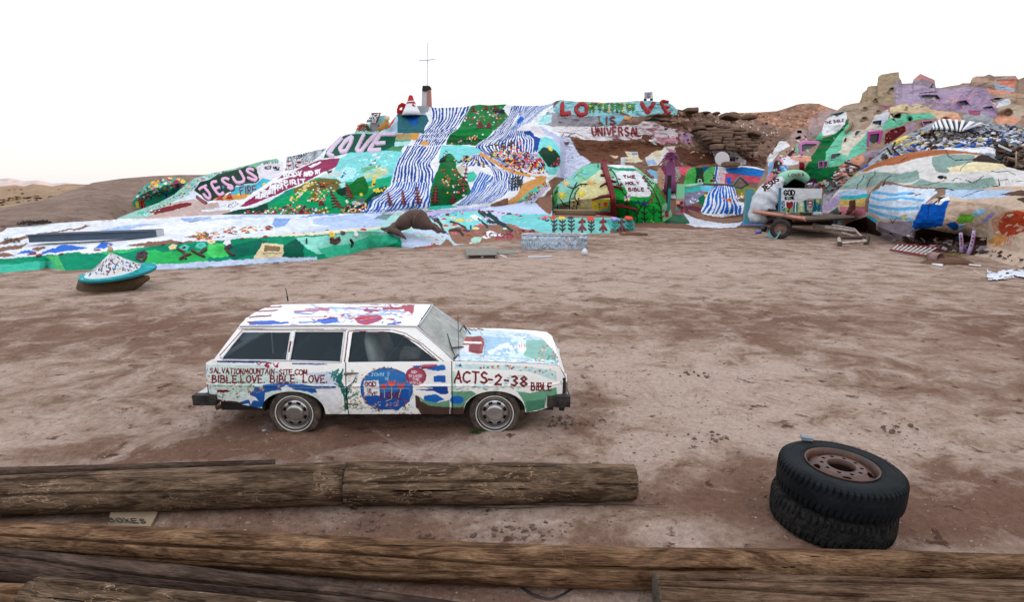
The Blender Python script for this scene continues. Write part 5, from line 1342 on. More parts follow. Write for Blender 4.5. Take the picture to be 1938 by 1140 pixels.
for x, y, c1, c2, r_, sc in ((-160, 800, 'm', 'k', 4, 0), (-30, 812, 'y', 't', 6, 0), (80, 845, 'q', 'r', 6, 1), (188, 850, '#e2492c', 'r', 6.2, 1), (298, 855, 'y', 't', 6.6, 1), (415, 852, 'P', 'k', 6, 1), (675, 870, '#e2492c', 'O', 7, 1), (825, 828, 'm', 'n', 4.5, 0), (985, 862, '#b49ae0', 'L', 6.5, 1), (1175, 855, '#dc4a28', 'O', 8, 1), (-260, 800, 'q', 'M', 5, 1), (-90, 825, '#e2492c', 'O', 5, 1), (30, 805, 'q', 'w', 4, 0)):
    if sc: fstem(x + 10 if x > 0 else x, 1040, y + 20, 3.0, '#2a8a80' if x > 950 else 'k', 3)
    flower(fw, *vs([(x, y)], VF)[0], r_, c1, c2, flower_wall, 'tulip_head')
for x in (0, 565, 840, 1080):
    relief(fw, 'moulded_figure', [vs([(x, 1040), (x, 860)], VF), vs([(x - 45, 915), (x, 885), (x + 45, 905)], VF), vs([(x - 50, 1015), (x, 950), (x + 50, 1015)], VF)], 4.2, solid('m' if x < 1000 else '#6f3f44'), .08, flower_wall)
# timbers on top of the wall
for i, (x0, x1, y, c) in enumerate(((190, 770, 755, '#a89478'), (230, 730, 790, '#7d6a54'), (210, 740, 812, '#5f4c3c'))):
    a = PV(*vs([(x0, y)], VF)[0], 40.5 - i * .5); b = PV(*vs([(x1, y + 4)], VF)[0], 40.5 - i * .5)
    mb = MB(); mb.tube([a, b], .11, mat_plain('grey_timber%d' % i, hx(c), .85, .4, 20, .4, .01), 8)
    tag(mb.build('timber', smooth=True), ('topmost pale timber lying before the bible mound', 'middle weathered timber lying before the bible mound', 'lowest dark timber lying before the bible mound')[i], 'timber', 'timbers by the bible mound')
# flat painted board on the ground at the wall's end
mb = MB(); c_ = G(1198, 444.5); mb.box(c_ + Vector((0, 0, .06)), (1.5, 1.0, .12), solid('#8a6a54'), jit=.02); mb.box(c_ + Vector((0, 0, .13)), (.9, .6, .03), solid('m'), jit=.02)
tag(mb.build('board'), 'low brown board with maroon paint beside the end of the flower wall', 'board')

# ================================================================ MUSEUM: ADOBE BUILDING WITH CAR-WINDOW PANES
MC = [(1428, 372), (1434, 350), (1440, 336), (1448, 322), (1452, 300), (1458, 290), (1470, 272), (1478, 266), (1484, 268), (1494, 262), (1496, 254), (1503, 250), (1508, 243), (1518, 242), (1530, 244), (1530, 228), (1536, 222), (1547, 221), (1548, 214), (1556, 209), (1572, 206), (1584, 209), (1596, 200), (1612, 196), (1626, 194), (1630, 186), (1632, 176), (1640, 170), (1642, 164), (1650, 162), (1661, 162), (1662, 145), (1668, 141), (1690, 137), (1701, 136), (1702, 147), (1706, 152), (1707, 158), (1727, 157), (1729, 150), (1742, 139), (1752, 144), (1769, 151), (1771, 166), (1780, 166), (1796, 163), (1815, 160), (1822, 157), (1836, 157), (1840, 147), (1848, 144), (1862, 144), (1872, 140), (1882, 144), (1922, 143), (1927, 150), (1938, 146), (1990, 150), (2160, 170)]
mus = Sheet(1424, 2160, [
    line([(1424, 424), (1480, 424)], 0.0) + [(1560, 414, 39.5), (1640, 404, 38.5), (1760, 390, 37.5), (2160, 390, 34)],
    [(1424, 410, 42.5), (1480, 400, 41), (1560, 380, 40), (1640, 350, 39.5), (1760, 330, 39), (2160, 330, 36)],
    [(1424, 395, 43.5), (1480, 330, 42.5), (1560, 300, 41.2), (1640, 262, 41), (1760, 250, 40.5), (1860, 240, 39.5), (2160, 250, 38)],
    [(1424, 385, 44.5), (1452, 330, 44.5), (1480, 295, 44), (1530, 262, 43.6), (1640, 220, 43.0), (1700, 198, 42.6), (1800, 200, 42.0), (1870, 196, 41.5), (2160, 210, 40)],
    [(a, b, float(np.interp(a, [1424, 1460, 1560, 1700, 1850, 2160], [45.3, 45.3, 45.2, 44.6, 43.6, 42]))) for a, b in MC]],
    step=0.85, noise=0.55, nscale=2.0, back=(2.2, 1.5), skirt=0.6, fine=0.08, rough=0.12,
    bumps=[(1501, 372, 20, 24, -3.2), (1640, 235, 26, 20, 0.6), (1612, 205, 16, 8, .5), (1585, 235, 20, 10, .5), (1520, 300, 22, 14, .5), (1560, 330, 26, 30, .5), (1480, 320, 14, 20, .6), (1620, 300, 30, 20, .5), (1850, 220, 40, 14, .6), (1908, 215, 7, 6, -1.5), (1895, 218, 8, 6, -1.0), (1697, 219, 6, 4, -.8), (1722, 226, 4, 4, -.8)])
qp = Painter(*mus.uv(), '#b29a8c', warp=1.0, wscale=6)
qp.run('''
V 1420 180 5.18
P #bfa8a6 390,470 400,380 480,330 560,340 580,220 660,220 680,150 760,135 860,150 760,240 700,300 640,400 480,440
P #a99a98 480,440 560,340 700,300 660,400 560,430
P #b8a898 860,150 960,90 1100,60 1300,60 1347,200 1200,220 1100,300 1000,400 900,420 960,240 940,170
P #1d7c4c 620,440 800,400 960,230 960,300 860,440 740,560 740,700 1000,690 890,700 830,800 760,880 560,870 470,820 520,740 600,600 690,470
P #7ccfb0 620,440 700,350 760,330 700,440
P #86d0b4 740,560 860,400 960,280 1000,400 900,600 890,680 790,700 730,680
P #8ad4b8 880,600 1000,440 1130,340 1347,250 1347,330 1290,340 1130,540 1080,580 900,680
P #e2dcd0 900,520 910,420 1030,350 1130,340 1180,290 1240,180 1347,140 1347,300 1290,330 1140,370 1110,420 1000,520 960,600 860,560
P w 720,290 940,230 920,290 840,380 720,400 700,350
P #e9ebee 760,220 940,160 945,235 720,290
P #5a3036 240,640 330,610 380,560 450,500 430,560 340,640 300,760 240,790 200,740
P #f0f0f4 230,540 290,450 350,460 380,500 300,540 250,600 220,640
P #e9eaf2 300,610 480,590 600,600 590,640 480,640 470,680 360,690 310,640
P #5ba6d8 290,690 360,680 370,740 290,750
P #e6b096 380,600 600,600 600,640 440,650
P m 480,660 530,660 530,740 480,740
P #8ad0b0 440,480 480,470 470,560 430,560
P #2f4a3e 70,510 160,455 290,440 250,510 150,540
P m 110,545 240,520 210,560 130,565
P w 70,550 180,560 240,600 180,720 150,600 70,590
P #9cc0e6 180,680 230,640 220,820 160,820
P #dd9aa0 200,740 260,760 240,860 150,860
P #74b8a0 450,790 480,750 550,770 540,840 480,860
P #e8b0a0 570,890 720,850 760,900 720,960 640,930
P #6f3f60 560,830 640,820 660,880 580,900
P #20150f 300,880 360,820 440,820 540,870 520,960 300,1140 220,1140 240,960
P #e8b09a 900,680 1100,580 1120,640 960,760 860,800
P #efdc96 920,790 1060,740 1040,800 900,830
P #8f5a68 1160,610 1240,590 1250,650 1140,680
P #b8acb8 1090,560 1300,520 1347,560 1240,600 1130,620
P #d9d4e0 820,800 900,800 900,900 720,960 700,1140 900,1140 960,900
D 40 #5a4a48/w/k/#b8c8e0 1,3,0.4,-40 700,960 960,780 960,900 720,1100
V 1600 120 5.70
P #b8a690 190,330 240,250 350,240 350,130 580,90 600,180 540,260 520,450 360,450 160,440 0,470 -60,500 -60,440
P #b0a2ac 520,200 600,180 610,215 720,210 760,140 820,100 970,190 990,270 1130,260 1300,240 1530,250 1560,320 1740,400 1640,560 1500,600 1200,520 900,490 520,450
P #bfb0c4 540,260 720,220 990,280 1300,250 1530,270 1560,420 1200,380 900,320 800,450 540,440
P #b9a6c0 1000,330 1300,300 1530,290 1660,470 1640,580 1400,560 1180,500 930,490 1000,420
P #d7a2a0 720,200 760,130 820,100 970,180 970,210 830,160
P #b58a96 350,450 520,450 480,500 360,490
P #e5d5b4 480,470 620,440 830,440 920,490 800,530 600,520 500,600 470,600
P #e9cdb4 650,510 900,490 1200,530 1260,620 1000,600 950,560 700,540
P #ecb49a 1020,570 1190,540 1250,610 1040,610
P #ecb09c 1520,250 1600,280 1900,330 2000,320 2000,420 1700,340 1560,320
P #cbb0a0 1360,140 1500,150 1600,180 1800,130 1850,150 1860,220 1700,230 1400,210 1350,200
P #e8a088 1640,190 1850,160 1830,260 1700,250
P #b9c6d6 1600,210 1830,270 1820,310 1620,280
P #c8b09c 1560,340 1900,330 2000,400 1940,560 1800,600 1640,640 1680,480 1780,400
P w 1560,400 1770,380 1780,440 1640,480
P #d2c2b0 1640,480 1800,440 1938,480 1900,600 1680,640
P #e8b49c 1600,600 1700,540 1900,600 1800,680 1640,650
P #b9bcc0 1260,560 1420,520 1600,600 1560,660 1300,640
P #b06e86 1320,500 1460,510 1450,560 1340,560
P #8ad4b8 400,640 480,590 620,540 900,530 990,580 700,620 560,690 480,700 400,720
P #dcdfea 360,560 480,520 440,600 400,680 280,640
P #6b1628 410,870 430,760 500,710 640,670 660,720 560,800 460,860
P #b9a2b4 640,660 760,640 760,720 660,740
P #a6b4ba 400,900 560,820 760,740 900,700 840,780 600,860 480,940
S #5a4048 1.6 800,320 900,310 990,300
S #5a4048 1.4 780,345 980,345
P #5b4038 560,640 470,540 610,530 600,590 480,600
D 16 #6a3a3a/k 1,2,0.6,20 810,200 970,200 970,260 880,280
S #3a2a2a 1 1030,375 1080,370
S #8a8898 2 1640,180 1810,180
D 90 #d8b0b8/#b8a0c0/#d8c0b0/#c8a8b8/#a898b0 2,6,.4,8 540,240 1530,270 1660,480 900,500 520,440
V 1420 180 5.18
D 70 #e8b0b8/#f0ece8/#a8dcc8/#c890b8/#f0d8b0/#7a3a50 1.5,4.5,.5,-40 400,440 560,340 700,420 460,640 240,840 180,700
H 450,340 500,335 500,365 455,370
H 430,420 470,390 500,395 490,425 440,440
S #7a5a50 1.2 560,440 740,420
S #7a5a50 1.2 660,520 860,500
D 200 #9a8a80/#c9b8ac 0.5,1.5,0.5,10 0,470 300,250 500,200 900,200 1700,300 1900,500 1500,600 900,480
''')
museum = mus.finish('adobe_museum', qp, M_ADOBE)
tag(museum, 'lumpy pastel adobe building climbing the slope with many odd car windows', 'building')
M_PANE = mat_plain('dusty_pane', (0.035, 0.045, 0.055), 0.22, 0.4, 4, 0.05, 0.01, spec=0.5)
def window(sheet, pts, v, frame, parent, fw_=3.0, pane=None, lab=None, nogap=False):
    """recessed pane with a moulded rim; pts clockwise outline"""
    q = vs(pts, v); n = len(q); cx = sum(p[0] for p in q) / n; cy = sum(p[1] for p in q) / n
    p0, nn = sheet.at(cx, cy); D = p0.y
    nn = (nn + Vector((0, -1.2, 0))).normalized()
    def pl(p, off):                                  # onto the window's own plane
        r = (PV(p[0], p[1], 10.0) - Vector((0, 0, CAMZ))); o = Vector((0, 0, CAMZ)); c = p0 + nn * off
        t = (c - o).dot(nn) / r.dot(nn); return o + r * t
    def scale(k): return [(cx + (x - cx) * k[0], cy + (y - cy) * k[1]) for x, y in q]
    wx = max(x for x, _ in q) - min(x for x, _ in q); wy = max(y for _, y in q) - min(y for _, y in q)
    ko = (1 + 2 * fw_ / wx, 1 + 2 * fw_ / wy)
    mb = MB(); O = scale(ko); I = q
    vsn = [pl(p, -.25) for p in O] + [pl(p, .14) for p in scale(((ko[0] * 3 + 1) / 4, (ko[1] * 3 + 1) / 4))] + [pl(p, .14) for p in I] + [pl(p, -.02) for p in I]
    fs = [(r * n + i, r * n + (i + 1) % n, (r + 1) * n + (i + 1) % n, (r + 1) * n + i) for r in range(3) for i in range(n)]
    mb.add(vsn, fs, solid(frame)); w = mb.build('window', parent); 
    if lab: w['label'] = lab
    mb = MB(); mb.add([pl(p, .03) for p in scale((1.04, 1.04))], [tuple(range(n))], M_PANE); mb.build('pane', w)
    return w
VI, VJ = (1420, 180, 5.18), (1600, 120, 5.70)
window(mus, [(505, 490), (540, 478), (650, 478), (652, 550), (600, 556), (505, 552)], VI, '#cf8fc0', museum, 6, lab='rear window with a wide pink rim')
window(mus, [(765, 225), (790, 190), (900, 165), (940, 165), (935, 205), (860, 235), (780, 250)], VI, '#8fa8a0', museum, 2.2)
window(mus, [(1025, 375), (1040, 350), (1120, 345), (1105, 375), (1050, 400), (1028, 395)], VI, '#e6e0d6', museum, 2)
window(mus, [(915, 440), (935, 415), (945, 420), (940, 480), (915, 492)], VI, '#e0d4c8', museum, 2)
window(mus, [(790, 610), (800, 580), (880, 570), (875, 610), (820, 628), (790, 625)], VI, '#a9d4c8', museum, 1.8)
for dx in (0, 44):
    window(mus, [(672 + dx, 660), (706 + dx, 650), (704 + dx, 700), (674 + dx, 712)], VI, '#c070b0', museum, 2.0)
window(mus, [(1175, 385), (1265, 375), (1245, 520), (1160, 520)], VI, '#c860ae', museum, 6.5, lab='tall window with a magenta and blue rim')
window(mus, [(1190, 300), (1205, 255), (1285, 245), (1280, 295), (1210, 308)], VI, '#cfd4e0', museum, 1.8)
window(mus, [(945, 640), (980, 628), (975, 652), (950, 658)], VI, '#e0e0e6', museum, 1.8)
window(mus, [(460, 300), (485, 262), (522, 256), (518, 300), (490, 320)], VJ, '#b09a88', museum, 1.4)
window(mus, [(820, 345), (860, 338), (990, 340), (1020, 375), (990, 415), (830, 410)], VJ, '#a78cb2', museum, 1.6, lab='wide blue grey window high on the lilac wall')
window(mus, [(1220, 410), (1300, 398), (1370, 475), (1270, 490)], VJ, '#b070b0', museum, 2.4)
window(mus, [(1500, 470), (1580, 460), (1605, 495), (1530, 510)], VJ, '#9880ac', museum, 1.6)
window(mus, [(670, 590), (715, 585), (722, 640), (685, 645)], VJ, '#d070b0', museum, 4.2, lab='small square magenta porthole')
window(mus, [(835, 630), (930, 618), (950, 650), (850, 665)], VJ, '#c990b8', museum, 3.0)
window(mus, [(1585, 378), (1640, 365), (1705, 372), (1700, 388), (1610, 396)], VJ, '#d8d0d0', museum, 1.2)
window(mus, [(1045, 585), (1080, 575), (1135, 585), (1110, 598), (1060, 598)], VJ, '#e8a890', museum, 2.2)
window(mus, [(380, 985), (420, 975), (520, 970), (520, 1010), (400, 1010)], VJ, '#cf8fc0', museum, 2.0)
window(mus, [(10, 1040), (50, 1035), (45, 1055), (12, 1060)], VJ, '#d8dce4', museum, 1.4)
# hollow rims that stand out of the upper wall
for (x, y, r_, c) in ((1770, 535, 44, '#c2b29c'), (545, 555, 40, '#b5a58e'), (315, 400, 20, '#b8a690'), (205, 500, 24, '#b8a690'), (200, 610, 28, '#a8947e'), (345, 535, 26, '#b8a690'), (640, 495, 18, '#e5d5b4')):
    (X, Y), = vs([(x, y)], VJ); p0, nn = mus.at(X, Y); rr = r_ / 5.7 / PPM(X, Y, p0.y); mb = MB()
    Mx = Matrix.Translation(p0) @ (nn + Vector((0, -.8, -.1))).normalized().to_track_quat('Z', 'Y').to_matrix().to_4x4() @ Matrix.Diagonal((1, .75, 1, 1))
    mb.lathe([(rr * 1.5, -.2), (rr * 1.35, .16), (rr * 1.05, .24), (rr * .85, .15), (rr * .8, -.15)], Mx, solid(c), 14)
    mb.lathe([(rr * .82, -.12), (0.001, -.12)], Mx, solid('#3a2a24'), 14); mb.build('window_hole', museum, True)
relief(mus, 'moulded_pipe', [vs([(1000, 280), (985, 330), (930, 380)], VI)], 4, solid('#a08a78'), .25, museum)
letters(mus, 'THE BIBLE', *vs([(735, 285)], VI)[0], 5, 1.3, solid('#7a2a3a'), museum, ang=8, total=36, hh=.04)
# white rock arch with JESUS LOVES
arch = empty('white_arch', PV(1450, 412, 40), 'white rock arch lettered jesus loves at the mouth of the cave', 'arch')
M_WR = mat_plain('white_rock', hx('#dfe3ea'), .8, .25, 3, 1.0, .08)
mb = MB(); prog = [((1440, 412), 1.2, 39.4), ((1442, 396), 1.15, 39.2), ((1449, 380), 1.1, 39.2), ((1456, 366), .95, 39.3), ((1468, 352), .7, 39.5), ((1478, 342), .5, 39.8)]
tp_ = lerp_curve([(*P(p[0][0], p[0][1], p[2]), p[1]) for p in prog], 40)
mb.tube([Vector(t[:3]) for t in tp_], [t[3] * (1 + .10 * float(vnoise(i * .3, 3, 1))) * (.75) for i, t in enumerate(tp_)], M_WR, 28)
mb.rough(.30, 1.3).rough(.10, 5)
pillar = mb.build('pillar', arch, True)
mb = MB(); L = [(1478, 342), (1490, 334), (1505, 330), (1520, 334), (1528, 342)]
mb.tube([Vector(t) for t in lerp_curve([P(x, y, 40.2) for x, y in L], 14)], [.42, .45, .45, .42, .4, .36, .34, .34, .34, .32, .3, .28, .26, .2], solid('#a5d6c0'), 10); mb.build('lintel', arch, True)
def flat_letters(txt, x, y, h, D, mat, parent, ang=0, total=None, r=.03, off=.0, name='letter', slant=0):
    for Lr in lay_text(txt, x, y, h, ang=ang, total=total, slant=slant):
        mb = MB()
        for st in Lr: mb.tube([PV(a, b, D) for a, b in dens(st, 3)], r, mat, 6)
        mb.build(name, parent)
flat_letters('JESUS', 1447, 362, 9.5, 38.2, solid('#6a1424'), arch, ang=37, total=35, r=.055)
flat_letters('LOVES', 1492, 334, 4.5, 39.6, solid('#8a2a3a'), arch, ang=3, total=30, r=.03)
mb = MB(); mb.box(PV(1430, 402, 43.6), (1.0, .7, 1.2), M_WR, jit=.15); mb.box(PV(1438, 414, 40.4), (1.0, .6, .5), M_WR, jit=.12); mb.build('base_stone', arch, True)

# ================================================================ FRONT MOUND (white, green and sand paint, cracked)
FM = Sheet(1556, 2300, [
    line([(1556, 440), (1600, 441), (1640, 440), (1665, 448), (1690, 458), (1720, 466), (1745, 474), (1780, 482), (1830, 482), (1870, 488), (1900, 498), (1938, 508), (2000, 530), (2300, 640)], 0.0),
    [(1556, 420, 37), (1600, 412, 35.2), (1640, 415, 34), (1665, 430, 30.4), (1690, 440, 28), (1720, 448, 26.6), (1745, 452, 26.2), (1780, 450, 25.8), (1830, 452, 25.2), (1870, 460, 24), (1900, 472, 22.3), (1938, 480, 20.8), (2000, 500, 18.5), (2300, 560, 13)],
    [(1556, 402, 38), (1600, 388, 36), (1640, 380, 34), (1665, 380, 31), (1700, 380, 28.2), (1745, 380, 26.8), (1780, 380, 26.2), (1830, 382, 25.4), (1870, 386, 24), (1900, 392, 22.8), (1938, 402, 21.5), (2000, 410, 19.5), (2300, 450, 14)],
    [(1556, 398, 38.4), (1580, 375, 37.2), (1600, 352, 36.5), (1640, 335, 35.5), (1700, 322, 31), (1780, 318, 28.4), (1830, 322, 27), (1900, 334, 24.8), (1938, 345, 23.6), (2000, 350, 22), (2300, 380, 17)],
    [(1556, 396, 38.6), (1580, 366, 38), (1600, 346, 37.5), (1620, 330, 37), (1650, 312, 36), (1680, 300, 34.8), (1720, 289, 33), (1760, 284, 31.6), (1790, 283, 30.8), (1830, 287, 29.8), (1870, 295, 28.5), (1890, 304, 28), (1905, 316, 27.6), (1938, 322, 27), (2300, 340, 22)]],
    step=0.95, noise=0.3, nscale=1.6, back=(2.2, .6), skirt=0.4, fine=0.06, rough=0.08,
    bumps=[(1775, 455, 44, 20, -1.3), (1745, 452, 12, 18, -.5), (1830, 455, 20, 14, -.8), (1608, 425, 30, 14, -1.4), (1620, 418, 8, 22, -.4), (1690, 400, 50, 20, .35), (1860, 400, 60, 26, .4)])
fmp = Painter(*FM.uv(), '#d6c2b2', warp=0.9, wscale=5)
fmp.run('''
V 1600 220 5.734
P #e4e1e0 -260,1000 0,720 300,560 700,420 960,430 1400,420 1700,490 1938,580 2600,640 2600,800 1900,760 1300,760 900,700 700,740 420,700 0,820 -200,1000
P #b97a54 140,590 300,510 560,420 760,350 960,300 1160,300 1420,330 1560,390 1540,430 1300,400 1100,410 920,430 760,460 600,510 420,540 200,600
P #a3b8b2 -60,720 200,610 330,600 560,620 700,590 800,600 810,680 700,720 420,720 280,770 100,790 -60,800
P #98aea8 950,440 1100,410 1400,420 1420,480 1200,540 1090,620 980,600 940,520
P #9db3ae 700,740 820,680 960,720 1300,720 1600,650 1650,740 1500,790 1300,830 1100,780 800,760
P #93aca6 500,650 780,580 800,640 600,680
P #ece0c0 1100,560 1420,490 1700,490 1760,560 1500,600 1150,610
P #3a2820 1370,470 1450,420 1560,400 1700,420 1900,520 2100,580 2100,600 1900,590 1720,520 1540,500 1400,490
P #9c8478 200,1040 220,900 290,800 400,700 480,710 600,740 900,770 1100,780 1100,840 1000,880 860,960 840,930 960,840 1000,800 700,770 420,750 300,830 260,900 250,1040
P #dfe9f6 260,1032 260,900 330,820 400,750 540,740 700,780 960,790 1000,830 880,940 830,1032
P #c3d4ea 1080,790 1400,800 1700,800 1938,830 1700,880 1300,900 1080,870
P #6e5448 1680,850 1900,800 2100,820 2100,880 1800,860
P #5f4840 1860,900 1960,870 2060,920 1960,950
P #58c4cc -60,860 250,830 240,890 0,910 -60,900
P #dcc27c -60,910 220,890 210,980 -60,980
P #cc8a98 -60,980 220,980 220,1080 -80,1080
P #3f6c70 -240,1090 -80,980 -60,1090 -80,1120
P #c9b8d8 -300,1000 -100,860 -40,870 -80,960 -240,1060
P #6a4a3c 40,920 110,900 110,1010 40,1060 0,1080 30,980
P #c2d2ea -100,840 80,790 240,800 230,840 -40,870
V 1640 370 6.503
P #dfe9f6 30,180 30,60 60,-40 180,-80 420,-60 760,-10 700,100 640,180 560,310 400,290 300,290 180,290 100,230
S #84c4ee 5 60,20 200,60 420,30 700,60
S #84c4ee 6 40,120 250,160 420,170 640,150
S #84c4ee 6 40,180 200,240 380,280 560,300
S #84c4ee 5 80,-40 300,-10 560,-30
P #9cd0f0 180,230 420,270 560,290 560,310 300,300
P #d9cd9a 440,230 490,230 480,300 440,300
P #f2f2f4 860,60 1000,10 1020,60 900,110 800,100
P #1f6fc8 560,400 570,320 620,240 690,105 760,110 800,100 900,115 960,65 1020,65 980,180 960,260 930,380 800,400 660,410 600,430
P #5fc0e0 10,240 100,280 140,340 60,320 0,270
P #9d95a0 130,460 140,320 300,330 560,310 560,420 620,440 590,560 420,500 200,460
P #b0aab6 120,500 300,470 590,500 600,580 300,560
P #46302a -260,360 0,260 110,340 120,430 200,480 100,520 -200,560
P #4a342a 590,570 600,450 680,405 780,410 900,440 1100,480 1300,500 1490,520 1480,600 1440,660 1300,760 1000,760 700,700
P #86c254 1100,320 1150,240 1280,225 1340,260 1280,340 1180,345
P #a9d4ee 1290,210 1380,170 1480,180 1440,230 1340,270
P #2a72bc 960,360 1080,325 1150,370 1120,430 1060,430
P #bcdcf2 1130,360 1210,340 1210,400 1130,425
P #b2aede 1400,350 1500,230 1580,205 1540,270 1450,340
P #c9a088 1540,290 1700,200 1900,170 2100,160 2100,320 1700,520 1560,480
P #b9583a 1610,400 1640,300 1720,220 1860,190 2000,200 2060,300 1980,420 1840,480 1720,500 1640,470
P t 1500,560 1620,480 1740,510 1700,600 1560,640
D 26 #c2604a/#d88a5a/#d9a89a 1,4,0.3,70 1540,540 1700,500 1860,500 1800,620 1560,620
D 60 #c8ae9c/#e2d2c4 2,7,0.25,10 1000,120 1938,0 2300,100 2300,700 1500,640 1300,440
D 30 w/#d8dce8 1,4,0.4,0 130,460 590,460 590,560 300,560
P #1aa0b0 1100,510 1140,510 1140,545 1100,545
P #5a7a80 1890,900 1960,850 2000,950
''')
for cx_ in ('V 1600 220 5.734\nS k 1.6 1090,370 1120,430 1200,480 1300,470 1370,470\nS k 1.3 1250,590 1270,550 1330,500 1400,490\nS k 1.4 320,590 320,640 270,680 230,770\nS k 1.2 200,640 180,700 130,750 125,790\nS k 1.8 500,640 440,680 420,740 410,760\nS k 1.2 1160,700 1200,670 1260,680\nS k 1.0 1300,690 1400,720 1500,650\nS k 1.6 960,820 1000,790 1100,780 1170,800\nS k 2.0 1060,880 1010,910 960,950\nS k 1.6 680,850 740,830 760,860 820,840\nS k 2.0 1600,760 1680,750 1660,680\nS k 1.0 1660,690 1760,690\nS k 1.2 1500,800 1380,830 1260,880\nS k 1.0 800,750 900,740 1000,720 1080,700\nS k 1.2 1580,590 1640,600 1760,600 1850,640\nS k 1.0 1860,710 1938,700\nS #6a4438 1.6 600,490 670,450',
            'V 1640 370 6.503\nS k 1.6 780,100 760,170 750,280\nS #5a4038 1.4 290,290 315,350 370,280\nS k 1.4 860,20 900,50 880,90\nS k 2.4 870,30 950,20',):
    fmp.run(cx_)
fmp.run('V 1600 220 5.734\nE k 1030,660,6,3.4\nE #6e5a52 1080,665,4,3\nD 120 k 0.4,0.9,0.5,30 1150,660 1650,640 1900,700 1900,800 1200,760')
front = FM.finish('cracked_mound', fmp, M_ADOBE)
tag(front, 'cracked painted adobe mound with a bright blue patch and an orange sun', 'painted mound')

# ================================================================ RUBBLE SHELF BETWEEN MOUND AND MUSEUM
jz = Sheet(1600, 2160, [
    [(1600, 366, 38.4), (1650, 330, 37.4), (1700, 308, 35.4), (1780, 298, 32.4), (1870, 308, 30.2), (1938, 340, 29), (2160, 350, 26)],
    [(1600, 352, 38.8), (1650, 312, 38.2), (1700, 286, 37), (1780, 268, 35), (1870, 266, 33), (1938, 275, 32), (2160, 290, 30)],
    [(1600, 345, 39.2), (1640, 312, 39), (1670, 282, 39), (1700, 262, 38.6), (1740, 244, 38.2), (1765, 232, 37.8), (1800, 230, 37.5), (1850, 232, 37), (1885, 234, 36.6), (1938, 242, 36), (2160, 250, 34)]],
    step=0.9, noise=0.5, nscale=.8, back=(2, 1), skirt=.5, rough=.5, bumps=[(1860, 262, 40, 16, -1.6), (1900, 290, 30, 18, -1.4), (1750, 258, 14, 6, -1)])
jp = Painter(*jz.uv(), '#b4b8c0', warp=1.4, wscale=4)
jp.run('''
V 1600 220 5.734
P #e9e9ee 300,640 600,380 640,300 900,180 1300,140 1700,160 1700,260 1200,240 900,250 700,340
P #a9b4bc 380,340 560,230 700,140 760,120 700,300 560,420
P #e8d690 470,260 600,210 760,220 770,300 640,330 520,320
P #e6cf88 980,220 1180,230 1180,260 980,260
P #7f5a5e 760,300 1200,240 1300,270 1000,330 780,340
P #2a68c4 660,380 700,330 820,330 1000,290 1160,290 1180,330 900,360 700,390
P #2a68c4 1180,290 1440,240 1640,270 1660,300 1500,330 1340,350 1180,300
P w 860,370 1160,330 1240,350 1500,330 1640,310 1660,400 1300,390 900,400
P #2a68c4 60,560 250,500 260,540 130,600
P #e6dcb4 -60,640 60,600 80,660 0,700
P #2a68c4 500,430 560,400 600,440 540,450
P #e8b09a -60,560 200,400 220,450 60,580
P #3a2a22 800,190 950,180 1000,220 860,250
P #2e2018 1230,160 1500,120 1700,150 1700,220 1500,240 1350,180
P #6e5e52 1350,160 1700,170 1760,260 1460,280 1340,220
P #3a2a22 1640,320 1900,360 2200,420 2200,620 1850,580 1720,540 1620,420
P #8d98ae 1760,100 2200,80 2200,300 1880,330 1740,260
D 240 k/#5a4438/w/#8fa0b4/#c8ccd8/#b08a78 1,3.4,0.4,-20 300,560 620,300 1100,200 1900,100 2100,300 1700,330 1200,340 560,480
D 120 #241812/#6a5242/#3f2c22 1,4,0.4,60 1640,330 1900,370 2200,430 2200,620 1850,580 1700,520
S #3c2c28 1.6 0,500 140,550
''')
rub = jz.finish('rubble_shelf', jp, M_ADOBE)
tag(rub, 'shelf of painted rubble and torn plaster between the mound and the museum', 'rubble')
def clutter(sheet, n, poly, cols, r0, r1, lab, seed):
    rnd = random.Random(seed); mb = MB(); xs = [p[0] for p in poly]; ys = [p[1] for p in poly]; k = 0
    while k < n:
        x, y = rnd.uniform(min(xs), max(xs)), rnd.uniform(min(ys), max(ys)); ins = False
        for (x1, y1), (x2, y2) in zip(poly, poly[1:] + poly[:1]):
            if (y < y1) != (y < y2) and x < (x2 - x1) * (y - y1) / (y2 - y1) + x1: ins = not ins
        if not ins: continue
        k += 1; p, nn = sheet.at(x, y); s_ = rnd.uniform(r0, r1)
        mb.box(p + nn * s_ * .3, (s_ * rnd.uniform(1, 3.5), s_ * rnd.uniform(.4, 1.4), s_ * rnd.uniform(.3, 1)), solid(rnd.choice(cols)), rot=Matrix.Rotation(rnd.uniform(-.7, .7), 3, 'Y') @ Matrix.Rotation(rnd.uniform(0, 3), 3, 'Z'), taper=rnd.uniform(.5, 1), jit=s_ * .25)
    return tag(mb.build('rubble_pieces'), lab, kind='stuff')
clutter(jz, 430, vs([(300, 560), (620, 270), (900, 150), (1300, 100), (2000, 100), (2100, 330), (1300, 330), (700, 380)], (1600, 220, 5.734)), ['w', '#9fa8b8', '#c8ccd8', 'w', '#5a4438', '#b8bcc8', '#a08a78', '#4a80cc', '#d8c890', '#6a5a50', '#e4e6ee'], .05, .20, 'broken plaster, planks and stones heaped on the rubble shelf', 3)
clutter(jz, 160, vs([(1640, 320), (1900, 360), (2150, 420), (2150, 560), (1850, 560), (1700, 480)], (1600, 220, 5.734)), ['#241812', '#6a5242', '#3f2c22', '#8a7a6a'], .08, .3, 'dark broken roots and dirt in the hollow at the right', 4)
